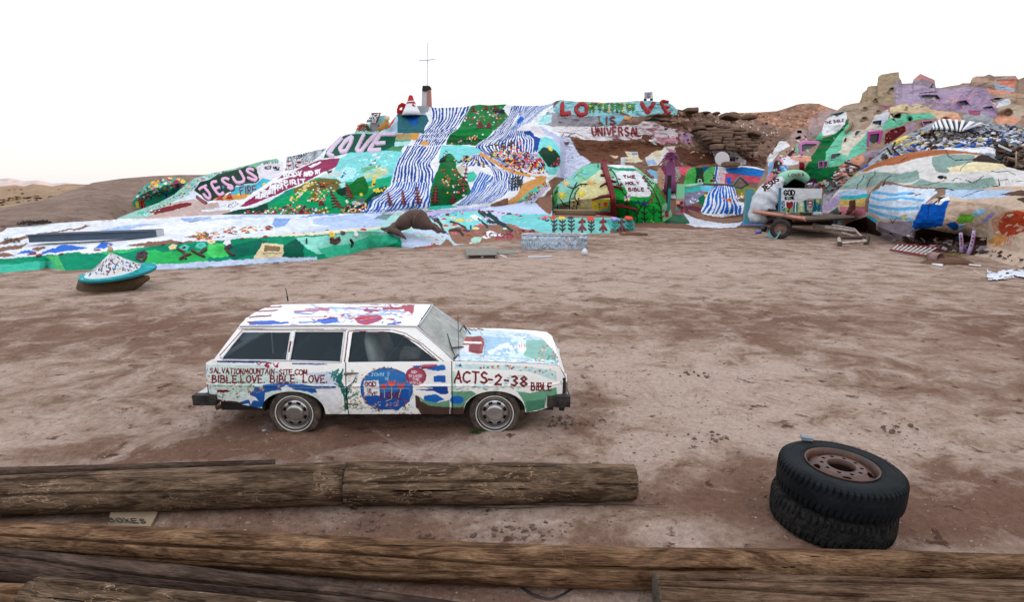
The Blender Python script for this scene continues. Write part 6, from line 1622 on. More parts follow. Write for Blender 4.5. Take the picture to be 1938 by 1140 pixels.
clutter(hill, 380, [(1270, 215), (1340, 216), (1600, 215), (1640, 260), (1560, 300), (1440, 330), (1320, 300), (1250, 250)], ['#8a6c5c', '#a08474', '#6a4c3e', '#bca294'], .08, .28, 'loose stones and clay lumps lying on the eroded slope', 5)
clutter(mus, 130, vs([(560, 870), (720, 850), (900, 690), (1060, 700), (900, 900), (700, 960)], VI), ['w', '#b8a8c8', '#e0a898', '#5a4a48', '#8fb0a8'], .05, .2, 'painted rubble piled beside the cave mouth', 6)
clutter(FM, 150, [(1600, 438), (1640, 436), (1700, 456), (1760, 474), (1860, 480), (1938, 500), (1938, 490), (1860, 465), (1700, 445)], ['#5a4036', '#3f2c24', '#7a5c4e', '#b0a8b0'], .04, .16, 'crumbled dirt and plaster at the foot of the cracked mound', 7)
# white ribbed awning
aw = empty('ribbed_awning', PV(1820, 240, 37), 'curved black and white ribbed sheet lying on the rubble shelf', 'awning')
VK = (1600, 220, 5.734)
top = lerp_curve(vs([(920, 130), (960, 80), (1040, 52), (1160, 55), (1300, 70), (1480, 95)], VK), 19); bot = lerp_curve(vs([(930, 150), (980, 145), (1080, 150), (1180, 160), (1240, 172), (1300, 150)], VK), 19)
for i in range(18):
    a, b = top[i], top[i + 1]; c, d = bot[i + 1], bot[i]
    A, B, C_, D_ = PV(*a, 36.0), PV(*b, 36.0), PV(*c, 34.8), PV(*d, 34.8); up = Vector((0, -.1, .12 if i % 2 else 0.0))
    mb = MB(); q = [A, B, C_, D_]; mb.add([p + up for p in q] + [p + up - Vector((0, 0, .1)) for p in q], [(0, 1, 2, 3), (7, 6, 5, 4), (0, 4, 5, 1), (1, 5, 6, 2), (2, 6, 7, 3), (3, 7, 4, 0)], solid('w' if i % 2 else 'k'))
    mb.build('rib', aw)
# branches and poles stuck in the rubble
for i, (L, r_, D, lab) in enumerate((([(925, 150), (960, 210), (1005, 275)], .09, 35.2, 'brown stick leaning on the rubble below the ribbed awning'),
        ([(-5, 500), (140, 545), (150, 570)], .08, 37, 'brown pole poking out beside the torn blue tarpaulin'),
        ([(430, 415), (455, 480)], .10, 35, 'short dark stake at the left end of the orange band'),
        ([(450, 340), (500, 420)], .06, 35.5, 'left dark branch of the tangle on the rubble'),
        ([(540, 280), (510, 350), (600, 430)], .07, 35.5, 'forked dark branch on the rubble left of the blue paint'),
        ([(1410, 250), (1280, 340)], .025, 33, 'thin pale rod crossing the bright blue paint'),
        ([(1855, 380), (1850, 560)], .03, 28.5, 'thin upright stick in the dark hollow at the right'))):
    mb = MB(); mb.tube([PV(*p, D) for p in vs(L, VK)], [r_, r_ * .9, r_ * .5][:len(L)], mat_plain('dead_branch', (0.07, .045, .035), .9, .4, 20, .6, .02) if r_ > .04 else solid('#c9b09a'), 7)
    tag(mb.build('stick', smooth=True), lab, 'stick')
mb = MB(); mb.add([PV(*p, 29.5) for p in vs([(1660, 300), (1810, 370), (1800, 385), (1655, 325)], VK)] + [PV(*p, 29.9) for p in vs([(1660, 300), (1810, 370), (1800, 385), (1655, 325)], VK)], [(0, 1, 2, 3), (7, 6, 5, 4), (0, 4, 5, 1), (1, 5, 6, 2), (2, 6, 7, 3), (3, 7, 4, 0)], solid('w'))
tag(mb.build('plank'), 'white plank jutting over the dark hollow at the right', 'plank')

# ================================================================ PAINTED STATION WAGON
CX, CY = -1.5, 7.0
car = empty('station_wagon', (CX, CY, 0), 'white station wagon hand painted with verses, tree, heart and flowers, flat tyres', 'car')
M_CAR = mat_attr('car_paint', 0.5, 22, 0.08, 0.25, 0.006, coord='geo', spec=0.35)
M_BLK = mat_plain('black_rubber', (0.012, 0.013, 0.015), 0.65, 0.5, 30, 0.3, 0.004, spec=.2, dirt=(.085, .07, .06), dirt_amt=.45)
M_CT = mat_plain('dusty_tyre', (.02, .02, .02), .9, .5, 26, .3, .004, spec=.1, dirt=(.16, .12, .10), dirt_amt=.7)
M_BLK2 = mat_plain('black_trim', (0.015, 0.015, 0.017), 0.5, 0.3, 30, 0.1, 0.004)
M_CHR = mat_plain('dull_chrome', (0.55, 0.56, 0.58), 0.28, 0.3, 18, 0.1, 0.003, metal=0.9, dirt=(.25, .2, .17), dirt_amt=.35)
M_STEEL = mat_plain('painted_steel_rim', (0.16, 0.15, 0.145), 0.5, 0.5, 18, 0.2, 0.003, metal=0.3, dirt=(.2, .15, .12), dirt_amt=.5)
def mat_glass(name, tint, dust, dustcol, rough=.06):
    m = bpy.data.materials.new(name); m.use_nodes = True; n = m.node_tree; n.nodes.clear()
    out = n.nodes.new('ShaderNodeOutputMaterial'); tr = n.nodes.new('ShaderNodeBsdfTransparent'); tr.inputs[0].default_value = (*tint, 1)
    gl = n.nodes.new('ShaderNodeBsdfGlossy'); gl.inputs['Roughness'].default_value = rough; gl.inputs[0].default_value = (.55, .72, .85, 1)
    df = n.nodes.new('ShaderNodeBsdfDiffuse'); df.inputs[0].default_value = (*dustcol, 1)
    v = _geo(n); nz = _noise(n, 5, 6, .7, v, .5); rp = _ramp(n, nz.outputs[0], [(0.3, dust * .5), (0.7, min(1, dust * 1.25))])
    fr = n.nodes.new('ShaderNodeFresnel'); fr.inputs[0].default_value = 1.45
    m1 = n.nodes.new('ShaderNodeMixShader'); n.links.new(fr.outputs[0], m1.inputs[0]); n.links.new(tr.outputs[0], m1.inputs[1]); n.links.new(gl.outputs[0], m1.inputs[2])
    m2 = n.nodes.new('ShaderNodeMixShader'); n.links.new(rp.outputs[0], m2.inputs[0]); n.links.new(m1.outputs[0], m2.inputs[1]); n.links.new(df.outputs[0], m2.inputs[2])
    n.links.new(m2.outputs[0], out.inputs[0]); return m
M_GLASS = mat_glass('tinted_side_glass', (.62, .74, .82), .07, (.10, .14, .17))
M_GLASSD = mat_glass('dark_far_glass', (.10, .13, .15), .10, (.06, .08, .09))  # far and rear panes tinted deeper to stand for the dim cabin
M_WSH = mat_glass('dusty_sheen_windscreen', (.55, .58, .58), .55, (.56, .57, .54), .12)  # dust film whose pale tone also paints in the sky's reflection

def f_w(x):      # half width
    r = 0.82 - 0.05 * np.clip((x + .3) / .9, 0, 1) ** 2 - 0.05 * np.clip((-2.6 - x) / 1.0, 0, 1) ** 2
    return r - 0.15 * np.clip((x - .44) / .20, 0, 1) ** 2 - 0.06 * np.clip((-3.50 - x) / .12, 0, 1) ** 2
def f_top(x): return np.interp(x, [-3.60, -3.50, -3.0, -1.9, -.7, -.2, .3, .50, .56, .64], [.84, .895, .888, .874, .885, .875, .85, .83, .795, .62])
def f_bot(x):
    b = np.interp(x, [-3.62, -3.5, -3.1, -2.9, -2.2, -.6, .15, .3, .5, .64], [.42, .40, .345, .30, .235, .235, .25, .27, .335, .36])
    for c, rx, ry, z0 in ((-2.575, .372, .275, .255), (-.205, .362, .285, .25)):
        q = 1 - ((x - c) / rx) ** 2; a = np.where(q > 0, z0 + ry * np.clip(q, 0, 1) ** .42, 0); b = np.maximum(b, a)
    return b
def f_y(x, z):   # side bulge
    t = (z - .55); return f_w(x) - np.where(t > 0, .42 * t * t, .35 * t * t) + .008 * np.exp(-((z - .60) / .012) ** 2)
def grid_mesh(name, X, Y, Z, prog, parent, base='#ffffff', mat=None, cut=None, warp=.5, white=None, flip=False, far=False):
    u, v = PX(X, Y, Z); p = Painter(u.ravel(), v.ravel(), base, warp=warp, wscale=4)
    if prog: p.run(prog)
    if white is not None: white(p)
    idx = np.arange(X.size).reshape(X.shape); Qd = np.stack([idx[:-1, :-1], idx[:-1, 1:], idx[1:, 1:], idx[1:, :-1]], -1).reshape(-1, 4)
    if flip: Qd = Qd[:, ::-1]
    if p.cut.any(): Qd = Qd[~p.cut[Qd].any(1)]
    me = np_mesh(name, np.stack([X, Y, Z], -1).reshape(-1, 3), np.ascontiguousarray(Qd), mat or M_CAR, p.c)
    return link(name, me, parent), p

SIDE = '''
V 340 530 2.4846
P #dfeeee 100,400 420,400 560,470 700,500 700,600 560,560 400,600 260,600 150,560 105,480
P #2f6fb4 330,500 400,510 400,600 290,605 270,580 330,560
P #2f6fb4 390,495 470,485 550,490 640,500 700,500 735,520 738,560 700,545 640,530 560,520 460,520 400,530
P #2f6fb4 640,510 735,500 740,590 720,610 690,590 660,550
P #cfe0da 230,430 330,440 350,520 250,530 170,520
D 150 #9fbfae/#b9d0c0/#7fa898/#c8b8a0/w 1,2.6,0.6,0 120,400 350,400 350,520 260,560 170,560 120,500
D 34 #c07a4a/#d0a060/n 0.8,1.5,1,0 130,400 360,400 360,560 150,560
S b 3.2 180,385 350,388
S b 2.8 330,382 430,392
S b 2.4 530,395 690,398
S #2f6fb4 1.4 110,460 130,420
D 8 #e8b8a0/#c88a70 1.5,2.4,1,0 115,400 160,400 160,490 115,490
P m 175,518 228,518 228,530 175,530
P #4a3430 165,560 260,570 330,590 290,605 200,590
P #d9e4f0 600,440 740,430 740,500 640,500
D 20 #a9c4e8/w 1,3,.3,0 600,400 740,420 740,470 600,460
V 360 570 4.383
D 3 #b03060 2.6,3.4,1.1,0 545,520 740,520 730,545 550,545
S #b03060 2.2 550,515 570,530 590,512
S #b03060 2.2 615,535 640,520 665,515
S #b03060 2.2 690,515 708,545 735,515
S #b03060 2.4 210,450 240,440
S B 1.6 300,300 340,280
T m 2.2 162,600 44 -1.2 806 SALVATIONMOUNTAIN-SITE.COM
T m 2.8 182,678 58 0 955 BIBLE.LOVE. BIBLE. LOVE.
T #f0e6e6 1.1 262,828 30 0 115 LOVE
E #e8d8c8 135,660,4,4
E #c88a70 135,660,2,2
P w 750,720 800,700 880,745 800,740 760,760
P w 470,800 500,780 540,800 570,830 520,825 500,860 490,830
P w 420,860 480,850 500,880 450,885
E #e89a60 735,712,2.4
P #2f6fb4 930,710 990,700 1040,740 1010,770 960,745
P #2f6fb4 590,730 640,700 690,720 620,760
P w 1080,760 1140,770 1190,760 1170,790 1110,800
E #e86a4a 1110,735,2
E #e86a4a 1165,738,2
D 60 #2a5a70/#c07a4a/w/#7fb0a0 .7,1.7,.8,0 1060,720 1200,720 1230,900 1150,920 1100,820
D 20 #d8b890/#b07a5a 1,2,.8,0 360,690 620,700 600,760 420,760
S #2f8f88 2.0 1215,620 1150,600
S #2f8f88 2.0 1215,640 1180,580
S #2f8f88 3.0 1190,660 1230,570 1180,600
D 26 #2f8f88 1,2.2,.8,0 1140,580 1230,560 1240,640 1150,650
V 640 570 4.213
D 60 #cfe0da/#d8e4ea/#e4ddd0/#c8d4d0 2,6,.3,0 -60,720 600,720 640,880 -60,900
D 50 #8a6a58/#a08a78 .8,2.4,.4,0 -60,870 880,880 880,910 -60,910
D 60 #bfe0dc/#d4e8f0/#e8e4dc/#a8c8c0 2,6,.3,0 900,560 1500,560 1500,720 900,710
P w -180,700 30,700 30,870 -40,900 -140,800
D 40 #e3c9a8/#c8a890/#9fc4b4 1,3,.7,0 -20,700 180,700 190,860 -20,860
P #0f7a78 -10,600 30,560 40,600 30,640 60,700 100,680 90,720 70,760 80,870 50,870 40,760 10,680 -20,640
S #0f7a78 3.2 20,600 40,545
S #0f7a78 2.6 60,700 130,640 140,650
S #0f7a78 2.2 100,680 140,610
S #0f7a78 2.6 70,780 140,740
S #0f7a78 2.6 80,820 160,830
S #0f7a78 2.6 10,680 -30,660
D 60 #2f8f88/#5ab0a0/#e3c9a8/#e8b070 1,2.1,.8,0 -20,530 100,530 170,620 170,860 20,860
S #3c88a0 2 60,585 160,580
E #2a5a70 65,590,2,2.4
E #2a68b0 385,700,50,40
E #3a86c4 385,700,47,37.5,0
P #2a6ab8 200,760 560,700 570,800 480,870 300,870 220,820
D 70 #b04a4a/#a86a3a/#8a9a5a/#e0c080/m 1,1.8,1,0 170,690 190,590 260,540 385,520 500,550 585,650 600,760 560,850 480,880 300,880 200,820 160,740 200,740 250,830 380,860 520,820 570,720 540,620 470,560 380,545 270,570 200,640 195,720
T #a9d0ea 1.4 265,600 28 1 145 JOHN 3
T #a9d0ea 1.3 372,632 26 0 30 16
P w 207,635 322,632 330,752 204,758
T m 2.4 214,680 34 0 84 GOD
T m 1.7 228,722 22 0 36 IS
T m 1.7 206,752 24 0 106 LOVE
T #7a2a4a 2.8 342,778 46 0 180 LOVE.
S O 3.4 345,670 350,695 375,695 380,665
S O 2.4 362,670 362,700
S #e8704a 3.6 400,640 412,668 445,666 450,640
S #e8704a 2.4 425,640 425,680
S O 3.4 475,655 485,690 515,690 528,655
S O 2.4 502,660 502,695
S #d8d0b0 1.2 425,690 425,780 380,800
S #d8d0b0 1.2 365,705 370,770
S #d8d0b0 1.2 502,700 480,770
D 12 #d8b0b0/#c8d8c8/#e0d0a0 .8,1.5,.7,0 240,790 340,790 340,850 250,850
D 20 #e0a080/#c8c8a0 .9,1.8,.7,0 350,790 480,790 480,840 350,840
E #a84a6a 620,600,20,17
E #b8607c 622,600,16,13
T #f0dce0 1.1 582,575 18 0 50 GOD-
T #f0dce0 1.1 562,607 18 0 105 SO LOVED
T #f0dce0 1.1 590,634 18 0 55 THE
T #f0dce0 1.0 572,660 16 0 90 WORLD
P #2f66b8 590,515 700,512 680,530 600,528
P B 700,520 850,510 860,550 800,560 710,545
P #2a74c8 760,598 855,596 855,650 762,650
P #1f58a8 610,705 760,700 700,690 640,688 790,682 870,680 880,740 820,750 760,720 680,716
P B 690,755 780,745 850,790 780,812 700,810 680,780
P #7fae94 620,750 700,800 800,812 888,790 888,850 700,835
P #5f4a44 612,755 640,760 660,800 720,835 888,850 886,905 660,905 640,870 620,850
P #7fae94 900,722 1060,720 1100,740 1020,800 1000,850 900,850
P #5f4a44 892,850 1010,850 1008,912 890,910
E B 945,790,13,8
S #c8c4c4 .8 -400,690 -20,694
S #b8b4b4 .9 0,695 560,700
S #9a8a98 .8 900,706 1040,708
P #7fb89c 1430,720 1520,735 1740,690 1750,750 1660,760 1650,850 1500,890 1480,800
P #5f9a80 1500,800 1640,790 1650,855 1500,890
P #cfe8dc 900,570 930,560 940,720 905,720
P #d8eef0 930,500 1500,520 1740,560 1745,640 1500,560 1200,545 930,540
D 40 #2f9a98/#4aa890/#d8603a/#b03a3a/w/#e8c8a0 1,2.6,.8,0 1040,490 1360,510 1720,540 1730,600 1500,560 1300,540 1060,540
T m 4.0 928,650 88 -1.5 262 ACTS
T m 3.9 1192,662 78 -4 315 -2-38
T m 3.0 1538,712 58 -1 162 BIBLE
D 30 #8fd0c8/w/#2f8a90 1,2.6,.6,70 1740,520 1830,600 1830,700 1750,640
P #2f68a8 930,520 1000,525 980,512 975,490 968,512
'''
def side_panel(name, xa, xb, s, parent, prog=SIDE, d=.0058):
    n = int((xb - xa) / (d if s < 0 else .03)); xs = np.linspace(xa, xb, n + 1); m = 92 if s < 0 else 22; t = np.linspace(0, 1, m)[:, None]
    zb, zt = f_bot(xs)[None], f_top(xs)[None]; Z = zb + (zt - zb) * t; X = np.broadcast_to(xs, Z.shape).copy(); Y = CY + s * f_y(X, Z)
    # lip turned under at the bottom
    if s < 0: return grid_mesh(name, X, Y, Z, prog, parent)[0]
    def far(p): p.dabs(60, ['B', 'm', 'T', 'O'], [(300, 500), (1100, 500), (1100, 850), (300, 850)], 2, 5)
    return grid_mesh(name, X, Y, Z, None, parent, white=far)[0]
for s in (-1, 1):
    side_panel('rear_quarter', -3.60, -1.935, s, car); door = side_panel('door', -1.924, -.704, s, car)
    side_panel('front_fender', -.693, .64, s, car)
    if s < 0: near_door = door
# inner wheel wells, floor and firewall (dark)
mb = MB(); mb.box((-1.5, CY, .30), (4.0, 1.30, .14), M_BLK2); mb.box((-1.5, CY, .62), (.02, 1.4, .4), M_BLK2)
mb.build('floor_pan', car)
for x in (-2.575, -.205):
    for s in (-1, 1):
        mb = MB(); L = []
        for k in range(13):
            t = math.pi * k / 12; L.append((x + .36 * math.cos(t), .25 + .30 * math.sin(t)))
        v = [(a, CY + s * .76, b) for a, b in L] + [(a, CY + s * .5, b) for a, b in L]
        mb.add(v, [(i, i + 1, i + 14, i + 13) for i in range(12)] + [tuple(range(13, 26))], M_BLK2); mb.build('wheel_well', car)
# hood, nose and tail
def cross(name, xs, zf, prog, wfun, crown, ny=150, parent=car, base='#ffffff', inner=0.0, xoff=None):
    ts = np.linspace(-1, 1, ny)[:, None]; xs_ = np.asarray(xs)[None]; W_ = wfun(xs_); Yl = ts * W_
    Z = zf(xs_) + crown * (1 - ts ** 2) + 0.012 * np.exp(-((np.abs(ts) - .62) / .06) ** 2) * (crown > .02); X = np.broadcast_to(xs_, Z.shape).copy()
    if xoff is not None: X = X + xoff(ts, xs_)
    return grid_mesh(name, X, CY + Yl, Z, prog, parent, base)[0]
HOOD = '''
V 640 570 4.213
P #cfe0ea 880,200 1100,220 1500,250 1640,300 1760,480 1740,540 1200,480 880,480
P #a9c8e0 1160,280 1420,300 1440,420 1300,440 1160,430
D 26 #d8e8f4/#e8f0f8 3,7,.7,0 1170,290 1420,300 1430,420 1180,420
D 40 #9cbcdc/#8fb4d8 1,2.4,.6,0 1160,280 1500,290 1500,440 1160,430
P #a0483c 1000,285 1140,280 1160,300 1165,340 1150,420 1110,425 1040,405 1045,350 985,350 1000,330
P m 1060,285 1140,290 1145,325 1060,320
P m 1050,345 1140,345 1120,415 1045,400
P w 990,320 1145,328 1145,342 985,335
P #e8e4e8 985,355 1040,350 1035,420 985,400
P #c8e4dc 1430,330 1520,310 1640,320 1740,420 1740,500 1500,460 1440,430
P #8fbcb4 1500,310 1640,310 1720,400 1740,470 1600,470 1480,440
D 50 #d8603a/#c05a4a/#4a8a90/#3f7f86/#e8d8c8 1,2.0,.7,60 1490,300 1660,310 1740,440 1730,500 1560,480
D 50 #b07a98/#8a4a70/#5a9aa8 .8,1.6,.4,70 1600,290 1680,310 1760,470 1740,520
P w 1430,335 1490,330 1500,390 1480,420 1430,400
S r 1.3 1435,340 1450,370
S r 1.3 1460,335 1465,365
S r 1.3 1480,340 1490,370
S #8fa8b8 1.0 890,440 1200,430 1740,500
S #7a98b0 1.0 1130,240 1180,320 1160,460
D 80 #a9bccb/#cfdce6/#8fa4b8/w 2,6,.2,5 890,410 1200,430 1740,480 1740,530 880,480
D 60 #a9c4dc/w/#c4d4e0 2,6,.2,5 980,225 1500,260 1640,310 1180,270
S m 2.6 1040,222 1070,232
S m 2.6 1080,225 1100,232
S m 2.6 1115,222 1155,230
S m 2 1000,222 1015,226
'''
hood_xs = np.linspace(-.66, .555, 150)
cross('hood', hood_xs, lambda x: f_top(x) + .004, HOOD, lambda x: f_y(x, f_top(x)) - .004, .055, 170)
nose_xs = np.linspace(.557, .64, 16)
cross('nose_panel', nose_xs, lambda x: np.interp(x, [.557, .64], [.80, .64]) + 0 * x, HOOD, lambda x: f_w(x) - .05, .012, 60)
mb = MB(); mb.box((.615, CY, .50), (.05, 1.34, .28), M_BLK2)
for i in range(9): mb.box((.645, CY, .42 + .025 * i), (.012, .80, .008), M_CHR)
mb.build('grille', car)
for s in (-1, 1):
    mb = MB(); Mx = Matrix.Translation((.64, CY + s * .53, .55)) @ Matrix.Rotation(R(90), 4, 'Y')
    mb.lathe([(.105, -.03), (.105, .02), (.09, .03), (.085, .01), (.05, .025), (.001, .03)], Mx, M_CHR, 20); mb.build('headlight', car, True)
# rear face
zt = np.linspace(0, 1, 30)
def tail(name, za, zb_, xa, xb, wa, wb, bulge, prog=None, mat=None):
    t = np.linspace(0, 1, 26)[None]; s_ = np.linspace(-1, 1, 40)[:, None]
    Z = za + (zb_ - za) * t + 0 * s_; W_ = wa + (wb - wa) * t; X = xa + (xb - xa) * t - bulge * (1 - s_ ** 2); Y = CY + s_ * W_
    return grid_mesh(name, X + 0 * Z, Y, Z, prog, car, mat=mat)[0]
tail('tailgate', .42, .885, -3.60, -3.50, .70, .74, .03)
tail('rear_window', .885, 1.25, -3.49, -3.22, .70, .56, .02, mat=M_GLASSD)
# greenhouse side with real window openings
GH = '''
V 0 0 1
H 424,680.5 422,677 460,631 464,629.5 548,629.5 549.5,632 541.5,680 540,681.5
H 549.5,681.5 548.5,679 558.5,630 561,628.8 648.5,628.8 650,631 643.5,684.5 642,685
H 659,688 667,631 669.5,629 745,630 756,633 771,641 832,687
V 360 570 4.383
S #7a1a30 1.6 245,455 430,245 860,245
S #7a1a30 1.8 250,470 290,490
S #7a1a30 1.4 880,245 1290,248 1255,515
S #7a1a30 1.2 800,500 1240,515
S #7a1a30 3.0 870,265 860,300
S #7a1a30 3.0 835,340 820,420
S k 1.2 400,232 1300,238
V 640 570 4.213
S #7a1a30 2.4 80,245 50,500
S #7a1a30 2.0 90,240 400,248 520,275 640,340 810,490
S k 1.4 60,228 440,232 540,260 680,350 850,490
S w 2.0 62,250 30,490
S #7a1a30 2.0 30,250 5,480
D 14 #7fa0b8/#9ab0c0 .8,2,.3,50 540,200 700,330 850,480 800,480 560,260
'''
tt = np.linspace(0, 1, 80)[:, None]; ss = np.linspace(0, 1, 520)[None]
zL = .884 + (1.262 - .884) * tt
def gh_x(t, s_): return (-3.475 + .265 * t) * (1 - s_) + (-.675 - .445 * t) * s_
for s in (-1, 1):
    X = gh_x(tt, ss); Z = zL + 0 * X; Z = np.where(tt < .02, f_top(X), Z); Y = CY + s * (.775 - .175 * tt ** 1.15) + 0 * X
    if s < 0: grid_mesh('window_frame', X, Y, Z, GH, car, warp=.15)
    else:
        o, p = grid_mesh('window_frame', X[::4, ::4], Y[::4, ::4], Z[::4, ::4], None, car)
        # far windows cut by plain station numbers
        me = o.data; kill = []
        import bmesh
        bm = bmesh.new(); bm.from_mesh(me)
        for f in bm.faces:
            c = f.calc_center_median(); k = (c.z - .884) / .378; xx = c.x
            if .06 < k < .92 and (-3.38 + .265 * k < xx < -2.56 or -2.50 < xx < -1.97 or -1.87 < xx < -.78 - .42 * k): kill.append(f)
        bmesh.ops.delete(bm, geom=kill, context='FACES'); bm.to_mesh(me); bm.free()
def gpane(pts, s, name='side_window'):
    vsn = []
    for px, py in pts:
        z = .9; x = 0
        for _ in range(6):
            k = min(1, max(0, (z - .884) / .378)); yy = CY - (.775 - .175 * k ** 1.15) + .012
            x, _, z = P(px, py, yy)
        vsn.append((x, CY + s * (CY - yy) * 1.0 if s > 0 else yy, z))
    mb = MB(); mb.add(vsn, [tuple(range(len(vsn)))], M_GLASS if s < 0 else M_GLASSD); return mb.build(name, car)
PN = ([(421, 682), (419, 678), (458, 628), (552, 628), (543, 684)], [(547, 684), (557, 627), (652, 627), (645, 687)], [(656, 690), (665, 627), (748, 627), (775, 640), (836, 690)])
for p_ in PN:
    gpane(p_, -1); gpane(p_, 1)
# bright trim rings
for pl in ([(422, 681.5), (420.5, 678), (459, 629), (550.5, 629), (542, 682.5), (422, 681.5)], [(548.5, 683), (558.5, 628), (651.5, 628), (644.5, 686), (548.5, 683)]):
    L = []
    for px, py in dens(pl, 6):
        z = 1.0
        for _ in range(6):
            k = min(1, max(0, (z - .884) / .378)); yy = CY - (.775 - .175 * k ** 1.15) - .004; x, _, z = P(px, py, yy)
        L.append((x, yy, z))
    mb = MB(); mb.tube(L, .0075, solid('#e8eaee', .3), 6); mb.build('window_trim', car, True)
# roof
ROOF = '''
V 340 530 2.4846
D 60 w/#e8ecf4/#b8ccec/#d8e0f0/#e0c8d4 4,12,.25,0 300,230 430,120 1100,110 1130,160 1060,230
S #8a3a5a 3.4 330,175 430,168
S #8a3a5a 3.0 345,150 460,142
S #8a3a5a 2.6 380,130 480,126
S #7a3a6a 2.4 420,115 500,112
S #8a2a4a 2.6 600,106 680,110
S #8a2a4a 2.6 820,106 930,112
S #b04a6a 2.0 590,135 760,132 960,126
S #b07a9a 4.0 540,148 700,140
S #7a9ad0 3.2 540,155 620,160
S #9ab4e0 3 700,130 1060,150
S #a9bfe4 3 840,165 1020,160
S #b03a58 5 960,135 1080,130
S #b03a58 8 1075,128 1090,150
P #b03a58 1040,120 1105,118 1100,155 1060,148
P #a84a7a 860,138 940,140 935,150 870,150
P #2a66c0 320,195 440,190 510,205 420,212 330,212
S #7a2a5a 3 320,198 390,208
S #2a66c0 3.4 330,208 510,200
P #3a76cc 640,188 740,180 750,200 680,210
S #7a3a7a 1.6 650,185 740,178
S #6a9ade 3 560,200 660,195
S #b04a6a 1.4 530,178 640,172 760,178 820,180
P #b8405c 820,182 850,165 880,168 930,165 955,170 945,190 905,205 875,215 840,205
S #7a1a3a .8 840,175 900,200
S #e0a0b0 .8 850,190 930,175
P #c8486a 960,182 1020,182 1000,192
S #2a66c0 3.4 980,210 1040,200
S #b04a6a 3 1010,212 1050,216
D 90 #3a72cc/#8a2a4a/#8aa8e0/#7a3a80/#b04a6a 1,5,.28,0 300,200 1000,110 1080,200 420,215
S k .8 440,108 1090,118
'''
rx = np.linspace(-3.215, -1.12, 230)
cross('roof', rx, lambda x: 1.262 + .012 * np.sin((x + 3.215) / 2.14 * math.pi) + 0 * x, ROOF, lambda x: .602 + 0 * x, .052, 120, xoff=lambda t, x: (1 - t ** 2) * np.where(x > -2, .035, -.03) * np.abs((x + 2.15) / 1.07) ** 3)
# gutter rail along the roof edge
for s in (-1, 1):
    mb = MB(); mb.tube([(-3.2, CY + s * .607, 1.262), (-2.1, CY + s * .607, 1.274), (-1.125, CY + s * .607, 1.262), (-.685, CY + s * .765, .90)], .011, solid('#d8d8de', .4), 6)
    mb.build('drip_rail', car, True)
# windscreen
t = np.linspace(0, 1, 24)[None]; s_ = np.linspace(-1, 1, 40)[:, None]
X = (-1.108 + .04 * (1 - s_ ** 2)) * (1 - t) + (-.69 + .13 * (1 - s_ ** 2)) * t; Y = CY + s_ * (.585 + .155 * t); Z = (1.262 + .045 * (1 - s_ ** 2)) * (1 - t) + .905 * t
grid_mesh('windscreen', X + 0 * Z, Y + 0 * Z, Z, None, car, mat=M_WSH)
mb = MB()
mb.tube([(-1.106, CY - .59, 1.268)] + [(-1.10 + .04 * (1 - q * q), CY + .59 * q, 1.268 + .045 * (1 - q * q)) for q in np.linspace(-.9, .9, 11)] + [(-1.106, CY + .59, 1.268)], .012, solid('#c8ccd0', .4), 6); mb.build('windscreen_trim', car, True)
mb = MB(); L = [(-.685 + .13 * (1 - q * q), CY + .745 * q, .90) for q in np.linspace(-1, 1, 15)]; mb.tube(L, .014, M_BLK2, 6); mb.build('windscreen_seal', car, True)
cowl_t = np.linspace(0, 1, 14)[None]
X = (-.69 + .13 * (1 - s_ ** 2)) * (1 - cowl_t) + (-.655) * cowl_t + .06 * cowl_t * (1 - s_ ** 2); X = np.maximum(X, -.70); Z = .898 + (f_top(np.array([-.66]))[0] + .055 * (1 - s_ ** 2) - .898) * cowl_t
grid_mesh('cowl', X + 0 * Z, CY + s_ * (.755 + 0 * cowl_t), Z, 'V 0 0 1\nD 200 #c8ccd4/#e4e6ea/#aab4bc 1,3,.4,40 840,600 900,600 900,700 840,700', car, base='#d8dce2')
for a, b, c in (((-.60, CY - .35, .935), (-.72, CY - .58, .99), (-.80, CY - .28, 1.08)), ((-.555, CY + .25, .94), (-.66, CY + .40, 1.02), (-.68, CY + .1, 1.02))):
    mb = MB(); mb.tube([a, b], .009, M_BLK2, 6); mb.tube([Vector(b) + Vector((.05, -.12, -.06)), b, Vector(b).lerp(Vector(c), 1)], .007, M_BLK2, 6); mb.build('wiper', car)
